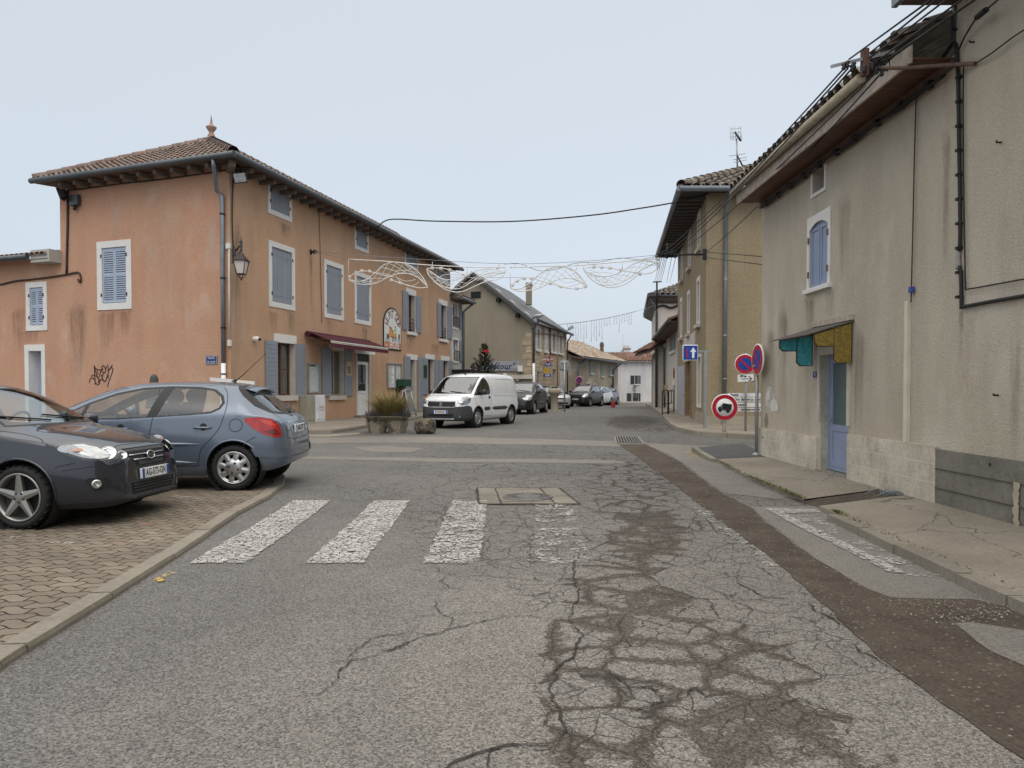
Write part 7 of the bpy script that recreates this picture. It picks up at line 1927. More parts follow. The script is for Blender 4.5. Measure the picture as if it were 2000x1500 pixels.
garland('light_garland', 'left white wire Christmas garland in front of the pink house', f3, [(65, 160), (500, 185), (950, 225), (1450, 250), (1920, 258)],
  [U1, Lo1, [(60, 390), (130, 330), (230, 300), (330, 310), (480, 350), (600, 370)], [(560, 400), (700, 450), (850, 490), (920, 500), (1005, 490)], [(990, 285), (1010, 340), (1080, 420), (1180, 480), (1300, 510), (1400, 500), (1520, 430), (1640, 350), (1760, 320), (1920, 325)],
   [(990, 275), (1060, 330), (1160, 385), (1260, 405), (1380, 390), (1480, 345), (1580, 295), (1700, 275), (1820, 290), (1920, 320)], [(990, 270), (1060, 265), (1160, 265), (1280, 290), (1420, 335), (1500, 350)], [(1070, 420), (1180, 500), (1300, 545), (1420, 540), (1560, 480), (1700, 420), (1840, 395), (1900, 345)]],
  [(U1, Lo1, 12), ([(990, 285), (1080, 420), (1300, 510), (1520, 430), (1920, 325)], [(990, 275), (1160, 385), (1260, 405), (1580, 295), (1920, 320)], 11)],
  [[(650, 380), (740, 420), (860, 400)], [(620, 360), (700, 440), (800, 480), (900, 430)], [(500, 260), (620, 300), (760, 290), (860, 330)], [(1100, 410), (1180, 350), (1300, 340), (1400, 350)]],
  [(75, 372), (220, 300), (315, 305), (570, 410), (670, 445), (1055, 265), (1160, 270), (1262, 290), (1425, 335), (1690, 420), (1830, 258)], [[(65, 160), (60, 395)], [(1470, 250), (1470, 345)], [(1920, 258), (1920, 325)], [(1058, 232), (1058, 190)], [(1850, 255), (1850, 215)]])
U2 = [(95, 460), (180, 470), (280, 420), (380, 330), (480, 265), (600, 230), (720, 245), (820, 300), (890, 380), (925, 440)]
L2 = [(95, 462), (180, 492), (280, 490), (400, 460), (500, 415), (600, 370), (700, 352), (800, 365), (880, 405), (925, 445)]
U3 = [(890, 262), (960, 300), (1060, 328), (1150, 330), (1250, 300), (1350, 245), (1450, 185), (1550, 163), (1640, 170), (1710, 192)]
L3 = [(890, 265), (950, 345), (1050, 415), (1150, 428), (1250, 415), (1370, 360), (1460, 300), (1560, 235), (1640, 195), (1710, 196)]
garland('light_garland', 'right white wire Christmas garland hanging against the sky by the ochre house', f4, [(88, 236), (500, 222), (840, 212), (1200, 182), (1710, 138)],
  [U2, L2, [(95, 455), (150, 390), (240, 350), (330, 350), (450, 390), (560, 415), (640, 445), (760, 465), (860, 460), (925, 445)], [(360, 350), (480, 255), (620, 228), (760, 250), (870, 350), (925, 440)], U3, L3, [(890, 265), (920, 240), (1000, 228), (1100, 232), (1200, 245), (1300, 270), (1450, 290), (1500, 305)], [(1040, 415), (1150, 450), (1250, 445), (1370, 400), (1480, 310)], [(1490, 305), (1600, 300), (1680, 255), (1710, 200)]],
  [(U2, L2, 12), (U3, L3, 12)], [[(600, 350), (700, 400), (800, 380)], [(560, 400), (700, 450), (860, 400)], [(950, 290), (1080, 285), (1200, 300)], [(1000, 320), (1060, 380), (1150, 400)], [(950, 260), (1050, 300), (1160, 400)]],
  [(115, 425), (168, 380), (245, 352), (320, 350), (530, 405), (640, 440), (815, 460), (905, 440), (1000, 228), (1085, 232), (1175, 238), (1285, 258), (1500, 305), (1690, 150), (1695, 220)], [[(88, 236), (95, 460)], [(1308, 178), (1310, 265)], [(1710, 138), (1710, 196)], [(832, 215), (800, 270)], [(885, 212), (890, 262)], [(820, 172), (820, 212)], [(942, 165), (942, 205)], [(1642, 95), (1644, 135)], [(147, 192), (147, 235)]])
def wire(label, pts, r_=.008, mat=None, name='overhead_wire', sm=6):
 o = MB().tube(catmull(pts, sm), r_, 5).build(name, mat or WIRE)
 tag(o, label, 'wire')
an0 = PF.P(*PF.px(607, 492), .15)
anc = thing('wall_anchor', 'black iron anchor eye on the pink facade holding the garland wires', 'wall anchor', an0)
mk('eye', IRONB, anc, lambda mb: (mb.lathe([(.09, -.16), (.09, -.13), (.03, -.12), (.03, 0)], an0, PF.n, 10), mb.tube([an0 + V3((math.cos(a) * .06, .0, math.sin(a) * .06)) for a in lin(0, 6.283, .6)[:-1]], .018, 5, closed=True)))
wire('upper thin wire from the pink wall anchor over the left garland', [an0, at(800, 505, 25.2), at(985, 515, YG), at(1130, 511, YG), at(1297, 497, 24.5)])
wire('lower thin wire from the pink wall anchor behind the left garland', [an0, at(740, 520, 25.2), at(850, 540, YG), at(1050, 542, YG + .2)], .006)
wire('loose white cable looped along the right garland bar', [at(985, 516, YG), at(1015, 515, YG), at(1050, 528, YG), at(1080, 527, YG), at(1125, 514, YG), at(1170, 512, YG), at(1210, 504, YG), at(1250, 507, YG), at(1290, 498, YG)], .010)
wire('thick black cable sagging over the street from pink eave to ochre eave', [PF.P(8.6, ZT - .15, .5), at(760, 429, 27.5), at(850, 432, 26.4), at(1000, 432.5, 25.4), at(1150, 421, 24.6), at(1250, 407, 24.2), at(1330, 393, 23.8), YF.P(.05, at(1385, 377, 23.5).z, .05)], .024, CABLE, 'overhead_cable')
ib = thing('insulator_bracket', 'black iron bracket with insulators fixed to the corner of the ochre house', 'bracket', at(1378, 497, 23.5))
q0, q1 = at(1378, 497, 23.55), at(1290, 498, 23.4)
def insu(mb):
 mb.tube([q0, q1], .03, 6); mb.tube([at(1303, 505, 23.4), at(1303, 475, 23.4)], .03, 6); mb.tube([at(1284, 498, 23.4), at(1322, 492, 23.4)], .022, 6); mb.tube([at(1297, 479, 23.4), at(1318, 476, 23.4)], .018, 5); mb.box(at(1376, 497, 23.55), (.12, .1, .35))
 for u, v in ((1286, 499), (1293, 496), (1300, 500), (1310, 496), (1318, 500), (1313, 491)): mb.lathe([(.03, -.06), (.05, -.03), (.03, 0), (.05, .03), (.03, .07)], at(u, v, 23.4), n=8)
mk('arm', IRONB, ib, insu)
cb2 = thing('insulator_crossarm', 'steel crossarm with insulators on the eave of the beige house, top right', 'crossarm', at(1690, 120, 8.3))
Yc = 8.3
mk('arm', GALV, cb2, lambda mb: (mb.hexa([at(u, v, Y_) for Y_ in (Yc, Yc + .05) for u, v in ((1622, 127), (1748, 96), (1748, 103), (1622, 134))]),))
mk('stub_post', M('rust_post2', (.12, .065, .045), .8, var=.3, vs=9), cb2, lambda mb: mb.box(at(1689, 122, Yc + .02), (.07, .07, .30)))
mk('insulator', M('insulator_dark', (.03, .028, .03), .4), cb2, lambda mb: [mb.lathe([(.015, -.05), (.028, -.03), (.015, -.01), (.028, .01), (.015, .03)], at(u, v, Yc - .03), n=8) for u, v in ((1648, 128), (1655, 124), (1664, 131), (1668, 126), (1688, 133), (1704, 128), (1712, 136), (1716, 122), (1722, 140))])
bxa = RB.P(*RB.px(1905, 124, .03), .03)
mk('stay_bar', M('stay_rust', (.17, .12, .09), .8, var=.3, vs=8), cb2, lambda mb: mb.tube([at(1700, 132, Yc), at(1760, 133, 8.2), RB.P(*RB.px(1850, 127, .12), .12), bxa], .022, 6))
mk('tangle', CABLE, cb2, lambda mb: [mb.tube(catmull([at(1700 + random.uniform(-15, 30), 125 + random.uniform(-10, 18), Yc), at(1715 + random.uniform(-15, 20), 118 + random.uniform(-8, 20), Yc - .05), at(1722 + random.uniform(-15, 20), 132 + random.uniform(-8, 14), Yc)], 4), .007, 4) for _ in range(14)])
for k, (u0, v0, u1, v1) in enumerate(((1650, 132, 1293, 494), (1656, 134, 1300, 497), (1663, 135, 1308, 498), (1712, 141, 1318, 499), (1722, 142, 1377, 494))):
 p, q = at(u0, v0, Yc), at(u1, v1, 23.4)
 lab = ('first', 'second', 'third', 'fourth', 'fifth')[k]
 tag(MB().tube([p.lerp(q, t) - V3((0, 0, .55 * t * (1 - t))) for t in lin(0, 1, .05)], .011, 5).build('overhead_wire', CABLE), '%s wire of the bundle from the roof crossarm to the ochre house bracket' % lab, 'wire', 'wire bundle along the right side of the street')
for k, (u0, v0, u1, v1) in enumerate(((1658, 116, 1845, -20), (1698, 104, 1838, -8), (1700, 112, 1900, -40), (1712, 120, 1905, -20), (1745, 110, 1990, -60), (1730, 118, 1960, -40))):
 p, q = at(u0, v0, Yc), at(u1, v1, 6.2)
 tag(MB().tube([p, q], .010, 5).build('overhead_wire', CABLE), '%s wire rising from the roof crossarm past the beige wall top' % ('first', 'second', 'third', 'fourth', 'fifth', 'sixth')[k], 'wire', 'wires above the crossarm')
tag(MB().tube(catmull([bxa, RB.P(*RB.px(1935, 105, .05), .05), RB.P(*RB.px(1975, 75, .05), .05), RB.P(*RB.px(2010, 52, .05), .05)], 4), .008, 5).build('overhead_wire', CABLE_BR), 'pale wire looping up the tall beige wall at the right edge', 'wire')
tag(MB().tube(catmull([RB.P(*RB.px(1872, 98, .05), .05), RB.P(*RB.px(1885, 70, .06), .06), RB.P(*RB.px(1908, 34, .12), .12), RB.P(*RB.px(1925, 20, .16), .16), RB.P(*RB.px(1960, -10, .3), .3)], 4), .010, 5).build('overhead_wire', CABLE), 'black wire with a sleeve arching off the tall beige wall', 'wire')
tag(MB().tube([RB.P(*RB.px(1908, 34, .12), .12), RB.P(*RB.px(1926, 19, .16), .16)], .03, 8).build('cable_sleeve', CABLE), 'short black sleeve on the wire leaving the tall beige wall', 'cable sleeve')
for lab, u0, v0, u1, v1 in (('upper wire from the ochre bracket to the hidden side of the beige house', 1378, 492, 1500, 502), ('lower wire from the ochre bracket to the hidden side of the beige house', 1378, 503, 1500, 518)):
 tag(MB().tube([at(u0, v0, 23.4), at(u1, v1, 15)], .010, 5).build('overhead_wire', CABLE_BR), lab, 'wire')
mb = MB()
for k, (u0, u1) in enumerate(((1290, 1279), (1293, 1282), (1297, 1285), (1300, 1288), (1303, 1291), (1312, 1302), (1320, 1308))): mb.tube([at(u0, 502, 23.4), at(u1, 551 + k * .3, 46.4)], .009, 4)
tag(mb.build('wire_bundle', WIRE), 'fan of thin wires dropping from the ochre bracket to the tall pale house roof', 'wires')
rk = thing('roof_rack_post', 'roof post with a crossbar on the tall pale house', 'roof post', at(1283, 556, 46.4))
mk('post', IRONB, rk, lambda mb: (mb.tube([at(1283, 605, 46.45), at(1283, 549, 46.4)], .06, 6), mb.tube([at(1275, 551, 46.4), at(1292, 550, 46.4)], .04, 5)))
ic = thing('icicle_lights', 'string of pale icicle lights hanging across the far street against the sky', 'light string', at(1150, 625, 55))
cl = [at(1063, 637, 54), at(1100, 633, 54.3), at(1150, 627, 55), at(1200, 618, 55.5), at(1242, 608, 56)]
cc_ = catmull(cl, 10)
mk('cable', M('icicle_grey', (.40, .42, .45), .6), ic, lambda mb: (mb.tube(cc_, .03, 5), mb.tube([cc_[-1], at(1283, 596, 47.5)], .012, 4)))
mb = MB(); icm = M('icicle_pale', (.50, .52, .55), .6)
rn = random.Random(2)
for k in range(24):
 p = cc_[12 + int(k * 27 / 24)]; l = rn.choice((.6, .9, 1.3, 1.6)) * (1.0 if k > 1 else .7)
 mb.tube([p + V3((rn.uniform(-.04, .04), 0, -l * s)) for s in (0, .25, .5, .75, 1)], .016, 4)
mb.build('strands', icm, ic)
fl2 = thing('floodlight', 'small grey floodlight at the far eave corner of the stone building', 'floodlight', at(1115, 641, 56))
mk('housing', ALU, fl2, lambda mb: mb.box(at(1115, 640.5, 56), (.4, .3, .24), (V3((.85, 0, .5)).normalized(), V3((0, 1, 0)), V3((-.5, 0, .85)).normalized()))); mk('arm', IRONB, fl2, lambda mb: mb.tube([at(1108, 645, 56), at(1115, 641, 56)], .04, 5))
sl2 = thing('street_lamp', 'small street lamp arm under the eave of the stone building', 'street lamp', at(1050, 618, 44))
mk('arm', GALV, sl2, lambda mb: mb.tube(catmull([at(1038, 625, 44), at(1044, 619, 43.6), at(1052, 617, 43.2)], 4), .05, 6)); mk('lamp_head', GALV, sl2, lambda mb: mb.lathe([(.02, -.35), (.10, -.2), (.12, .1), (.03, .35)], at(1051, 617, 43.3), (1, -.3, .15), 8))
mb = MB()
for pa, pb, n in (((1402, 901), (1465, 934), 130), ((1465, 934), (1570, 977), 420), ((1628, 1000), (1645, 1010), 120), ((1645, 1010), (1780, 1070), 130), ((1780, 1068), (1990, 1160), 110), ((1690, 952), (1725, 962), 30), ((1830, 980), (1840, 986), 60), ((1908, 1006), (1925, 1012), 60)):
 for _ in range(n):
  t = rnd.random(); p = G(pa[0] + (pb[0] - pa[0]) * t, pa[1] + (pb[1] - pa[1]) * t, .05) + V3((rnd.gauss(0, .02), rnd.gauss(0, .02), .02))
  blade(mb, p, rnd.random() * 6.28, rnd.uniform(.02, .065), rnd.uniform(.3, 1.2), .006, rnd.uniform(.1, .6))
tag(mb.build('weeds', MOSSG), kind='stuff')
mb = MB()
for _ in range(900):
 u, v = rnd.choice(((1950, 1190), (1820, 1180), (1700, 975), (1760, 968), (1880, 1205), (1640, 985))); p = G(u + rnd.gauss(0, 45), v + rnd.gauss(0, 7), .012); s = rnd.uniform(.004, .012)
 if px(p)[0] > 1560: mb.add([p + V3((rnd.uniform(-s, s), rnd.uniform(-s, s), rnd.uniform(0, s))) for _ in range(4)], [(0, 1, 2), (0, 2, 3), (0, 1, 3), (1, 2, 3)])
tag(mb.build('stone_chippings', M('chippings', (.30, .27, .22), .9, var=.4, vs=60)), kind='stuff')
# cars
def pchip(pts):
 X = [p[0] for p in pts]; Y = [p[1] for p in pts]; n = len(X)
 h = [X[i + 1] - X[i] for i in range(n - 1)]; d = [(Y[i + 1] - Y[i]) / h[i] for i in range(n - 1)]
 m = [d[0]] + [0 if d[i - 1] * d[i] <= 0 else 3 * (h[i - 1] + h[i]) / ((2 * h[i] + h[i - 1]) / d[i - 1] + (h[i] + 2 * h[i - 1]) / d[i]) for i in range(1, n - 1)] + [d[-1]]
 def f(x):
  if x <= X[0]: return Y[0]
  if x >= X[-1]: return Y[-1]
  i = 0
  while X[i + 1] < x: i += 1
  t = (x - X[i]) / h[i]
  return (2 * t ** 3 - 3 * t * t + 1) * Y[i] + (t ** 3 - 2 * t * t + t) * h[i] * m[i] + (-2 * t ** 3 + 3 * t * t) * Y[i + 1] + (t ** 3 - t * t) * h[i] * m[i + 1]
 return f
def shell(sp):
 f = {k: pchip(sp[k]) for k in ('top', 'zb', 'w', 'belt', 'wr', 'crown')}
 L = sp['L']
 xs = sorted(set([round(L * (.5 - .5 * math.cos(math.pi * i / 62)), 4) for i in range(63)] + [.015, .035, .06, .09, L - .012, L - .03, L - .055, L - .085]))
 rings = []
 for x in xs:
  zt, zb, w_, wr, cr = f['top'](x), f['zb'](x), f['w'](x), f['wr'](x), f['crown'](x)
  zl = min(f['belt'](x), zt - cr - .03); zl = max(zl, zb + (zt - zb) * .5)
  wr = min(wr, w_ * .97); zr = max(zt - cr, zl + .01)
  H = zl - zb
  k4 = [(w_ * .90, zb), (w_ * .985, zb + H * .16), (w_ * 1.0, zb + H * .55), (w_ * .955, zl)]
  low = [(p.x, p.y) for p in catmull([V3((a, b, 0)) for a, b in k4], 5)]
  win = []
  for i in range(1, 7):
   t = i / 6; y = k4[3][0] + (wr - k4[3][0]) * t + .035 * math.sin(math.pi * t) * min(1, (zr - zl) / .3); win.append((y, zl + (zr - zl) * t))
  rf = []
  for i in range(1, 8):
   t = i / 7; a, b = wr, zr; c, d = wr * .80, zt + cr * .05
   rf.append(((1 - t) ** 2 * a + 2 * t * (1 - t) * c, (1 - t) ** 2 * b + 2 * t * (1 - t) * d + t * t * zt))
  half = [(0, zb)] + low + win + rf
  rings.append([(x, y, z) for y, z in half] + [(x, -y, z) for y, z in reversed(half[1:-1])])
 bm = bmesh.new(); n = len(rings[0])
 V = [[bm.verts.new(p) for p in r] for r in rings]
 for i in range(len(rings) - 1):
  for k in range(n): bm.faces.new((V[i][k], V[i][(k + 1) % n], V[i + 1][(k + 1) % n], V[i + 1][k]))
 bm.faces.new(V[0]); bm.faces.new(V[-1])
 bmesh.ops.recalc_face_normals(bm, faces=bm.faces[:])
 for q in bm.faces: q.smooth = True
 return bm
def pin(p, poly):
 x, y = p; c = False; n = len(poly)
 for i in range(n):
  (x0, y0), (x1, y1) = poly[i], poly[i - 1]
  if (y0 > y) != (y1 > y) and x < (x1 - x0) * (y - y0) / (y1 - y0) + x0: c = not c
 return c
def cut(bm, poly, ax, cond):
 i, j = ax
 x0, x1 = min(p[0] for p in poly), max(p[0] for p in poly); y0, y1 = min(p[1] for p in poly), max(p[1] for p in poly)
 cand = []
 for q in bm.faces:
  if not cond(q.normal, q.calc_center_median()): continue
  a = [v.co[i] for v in q.verts]; b = [v.co[j] for v in q.verts]
  if max(a) < x0 or min(a) > x1 or max(b) < y0 or min(b) > y1: continue
  cand.append(q)
 geom = list(set(cand) | {e_ for q in cand for e_ in q.edges} | {v for q in cand for v in q.verts})
 for k in range(len(poly)):
  p, q = poly[k], poly[(k + 1) % len(poly)]
  co = [0, 0, 0]; no = [0, 0, 0]; co[i], co[j] = p; no[i], no[j] = q[1] - p[1], p[0] - q[0]
  geom = bmesh.ops.bisect_plane(bm, geom=geom, dist=1e-5, plane_co=co, plane_no=no)['geom']
 out = []
 for q in geom:
  if isinstance(q, bmesh.types.BMFace) and q.is_valid:
   c = q.calc_center_median()
   if pin((c[i], c[j]), poly): out.append(q)
 return out
def extract(bm, faces, off=0.0):
 b2 = bmesh.new(); mp = {}
 for q in faces:
  for v in q.verts:
   if v not in mp: mp[v] = b2.verts.new(v.co + v.normal * off)
  try: nq = b2.faces.new([mp[v] for v in q.verts]); nq.smooth = True
  except ValueError: pass
 bmesh.ops.delete(bm, geom=list(faces), context='FACES')
 b2.normal_update()
 return b2
def bobj(bm, name, mat, par):
 me = bpy.data.meshes.new(name); bm.to_mesh(me); bm.free(); me.materials.append(mat)
 o = bpy.data.objects.new(name, me); C.objects.link(o); o.parent = par; return o
def lob(mb, name, mat, par, **kw): return mb.build(name, mat, par, local=True, **kw)
def car_paint(name, col, metal=.35, rough=.32, coat=.9):
 n = NT(name); n.set(n.scale(col, n.rng(n.noise(2, 2), .3, .7, .96, 1.04)), rough, metal, .5, coat); return n.m
TYRE = M('tyre_rubber', (.018, .018, .018), .85, var=.2, vs=20)
RIMS = M('rim_silver', (.46, .46, .46), .35, .8, var=.08)
RIMD = M('rim_dark', (.03, .03, .03), .6)
PLAST = M('black_plastic', (.022, .023, .025), .55, var=.1)
BUMP = M('bumper_grey', (.045, .047, .05), .6, var=.1)
CHROME = M('chrome', (.62, .63, .64), .12, 1.0, var=.03)
CGLASS = glass('car_glass', (.72, .78, .76), .93)
CGLASSD = glass('car_glass_dark', (.30, .33, .33), .80)
SEAT = M('seat_cloth', (.05, .05, .055), .9)
HEADL = M('headlamp_lens', (.50, .52, .53), .10, .25, var=.25, vs=22, coat=1.0)
HEADD = M('headlamp_dark', (.06, .062, .065), .2, .3, coat=1.0)
HEADK = M('headlamp_silver', (.25, .26, .27), .15, .4, var=.35, vs=16, coat=1.0)
TAILR = M('tail_red', (.36, .008, .006), .2, coat=1.0, var=.35, vs=14)
AMBL = M('indicator_amber', (.55, .20, .08), .2, coat=1.0)
TAILB = M('tail_bright', (.62, .05, .03), .15, coat=1.0); TAILD = M('tail_dark', (.14, .006, .006), .2, coat=1.0)
PLW = M('plate_white', (.66, .66, .65), .4); PLB = M('plate_blue', (.015, .07, .32), .4); PLK = M('plate_ink', (.012, .012, .012), .5)
def wheel(par, x, y, r, side, style, steer=0.0, width=.20, rimr=None):
 t = bpy.data.objects.new('wheel', None); C.objects.link(t); t.parent = par; t.location = (x, y, r); t.rotation_euler = (0, 0, steer)
 s = side; rr = rimr or r * .66; h = width / 2
 mb = MB(); mb.lathe([(rr, -h * .8), (rr + .02, -h), (r - .03, -h), (r - .006, -h * .72), (r, -h * .4), (r, h * .4), (r - .006, h * .72), (r - .03, h), (rr + .02, h), (rr, h * .8), (rr, -h * .8)], (0, 0, 0), (0, 1, 0), 40)
 for k in range(52):
  a = 2 * math.pi * k / 52; d = V3((math.cos(a), 0, math.sin(a))); tn = V3((-math.sin(a), 0, math.cos(a)))
  mb.box(d * (r - .002) + V3((0, h * .62 * (1 if k % 2 else -1), 0)), (.012, h * .6, .018), (d, V3((0, 1, 0)), tn))
 lob(mb, 'tyre', TYRE, t)
 o = s * h
 mb = MB(); md = MB()
 mb.lathe([(rr + .004, o * .82), (rr + .004, o * .98), (rr - .012, o * .98), (rr - .022, o * .7), (rr - .03, o * .2)], (0, 0, 0), (0, 1, 0), 40)
 md.lathe([(rr - .02, o * .3), (rr - .03, 0), (.001, 0)], (0, 0, 0), (0, 1, 0), 32)
 def spoke(a, w0, w1, r0, r1, d0, d1):
  c, sn_ = math.cos(a), math.sin(a)
  X = V3((c, 0, sn_)); T = V3((-sn_, 0, c)); Yv = V3((0, 1, 0))
  f = lambda q, w_, y_: X * q + T * w_ + Yv * y_
  v = [f(r0, -w0, d0), f(r0, w0, d0), f(r1, w1, d1), f(r1, -w1, d1)]; v2 = [p - Yv * (s * .035) for p in v]
  vm = [f(r0, 0, d0 + s * .010), f(r1, 0, d1 + s * .006)]
  mb.add(v + v2 + vm, [(0, 8, 9, 3), (8, 1, 2, 9), (0, 3, 7, 4), (1, 5, 6, 2), (0, 4, 5, 1)] if s > 0 else [(0, 3, 9, 8), (8, 9, 2, 1), (0, 4, 7, 3), (1, 2, 6, 5), (0, 1, 5, 4)])
 if style == 'five':
  for k in range(5): spoke(math.pi / 2 + k * 2 * math.pi / 5, .045, .022, .05, rr - .008, o * .80, o * .90)
  mb.lathe([(.07, o * .6), (.07, o * .82), (.05, o * .86), (.001, o * .86)], (0, 0, 0), (0, 1, 0), 20)
  for k in range(5): md.disc(V3((math.cos(.95 + k * 1.2566) * .048, o * .865 + s * .002, math.sin(.95 + k * 1.2566) * .048)), (0, s, 0), .013, 10)
 else:
  n = 8 if style == 'holes' else 6
  for k in range(n): spoke(k * 2 * math.pi / n + .2, rr * .15 if n == 8 else rr * .24, rr * .19 if n == 8 else rr * .2, rr * .5 if n == 8 else rr * .36, rr - .01, o * .95, o * .9)
  mb.lathe([(rr, o * .88), (rr - .035, o * .93), (rr - .04, o * .75)], (0, 0, 0), (0, 1, 0), 40)
  mb.lathe([(rr * .60, o * .7), (rr * .58, o * .96), (rr * .2, o * 1.02), (.001, o * 1.02)], (0, 0, 0), (0, 1, 0), 28)
  for k in range(4): md.lathe([(.016, o * .98), (.016, o * 1.05), (.001, o * 1.05)], V3((math.cos(.3 + k * 1.5708) * rr * .30, 0, math.sin(.3 + k * 1.5708) * rr * .30)), (0, 1, 0), 8)
 lob(mb, 'rim', RIMS if style != 'five' else M_KRIM, t); lob(md, 'rim_shadow', RIMD, t)
 return t
M_KRIM = M('rim_grey', (.30, .295, .28), .38, .8, var=.1)
def seats(par, sp):
 x1, x2, zf = sp['seat']
 mb = MB()
 def seat(x, y, w_):
  mb.box((x + .18, y, zf), (.5, w_, .18)); X = V3((math.cos(R(72)), 0, 0));
  a = V3((-math.sin(R(18)), 0, math.cos(R(18)))); b = V3((math.cos(R(18)), 0, math.sin(R(18))))
  mb.box(V3((x - .08, y, zf + .05)) + a * .30, (.12, w_ * .95, .62), (b, V3((0, 1, 0)), a))
  c = V3((x - .08, y, zf + .05)) + a * .72
  mb.lathe([(.001, -.11), (.10, -.09), (.125, 0), (.10, .09), (.001, .11)], c, (0, 1, 0), 12)
  for s in (-.05, .05): mb.tube([c + V3((0, s, -.05)), c + V3((0, s, 0)) - a * .16], .008, 5)
 for y in (.36, -.36): seat(x1, y, .48)
 if x2 is not None: seat(x2, .33, .62); seat(x2, -.33, .62)
 lob(mb, 'seat', SEAT, par, bevel=.03)
 mb = MB(); mb.box((sp['dash'], 0, sp['dashz'] - .10), (.45, sp['wd'] * 1.7, .22)); lob(mb, 'dashboard', PLAST, par, bevel=.04)
 mb = MB(); c = V3((sp['dash'] - .42, .36, sp['dashz'] + .0)); ax = V3((-.9, 0, .42)).normalized(); u = V3((0, 1, 0)); v = ax.cross(u)
 mb.tube([c + u * math.cos(a) * .185 + v * math.sin(a) * .185 for a in lin(0, 6.283, .35)[:-1]], .017, 6, closed=True)
 mb.tube([c - u * .18, c + u * .18], .016, 5); mb.tube([c, c - ax * .25], .03, 6); lob(mb, 'steering_wheel', PLAST, par)
def plate(par, cast, x0, dirx, y0, z0, txt, sz=(.52, .11), name='number_plate'):
 p, n = cast(V3((x0, y0, z0)), V3((dirx, 0, 0)))
 N = V3((-dirx, 0, .06)).normalized(); X = V3((0, 0, 1)).cross(N).normalized(); Zz = N.cross(X)
 c = p + N * .022
 mb = MB(); mb.box(c, (sz[0], .03, sz[1]), (X, N, Zz)); o = lob(mb, name, PLW, par, bevel=.004)
 mb = MB(); mb.box(c + N * .0155 - X * (sz[0] * .455), (sz[0] * .08, .002, sz[1] * .98), (X, N, Zz)); lob(mb, 'plate_band', PLB, o); mb = MB(); mb.box(c + N * .0155 + X * (sz[0] * .455), (sz[0] * .08, .002, sz[1] * .98), (X, N, Zz)); lob(mb, 'plate_band', PLB, o)
 mb = MB(); text(mb, txt, c + N * .0165, X, Zz, sz[1] * .98, sx=.70 * sz[0] / .52, bold=.0018); lob(mb, 'plate_text', PLK, o)
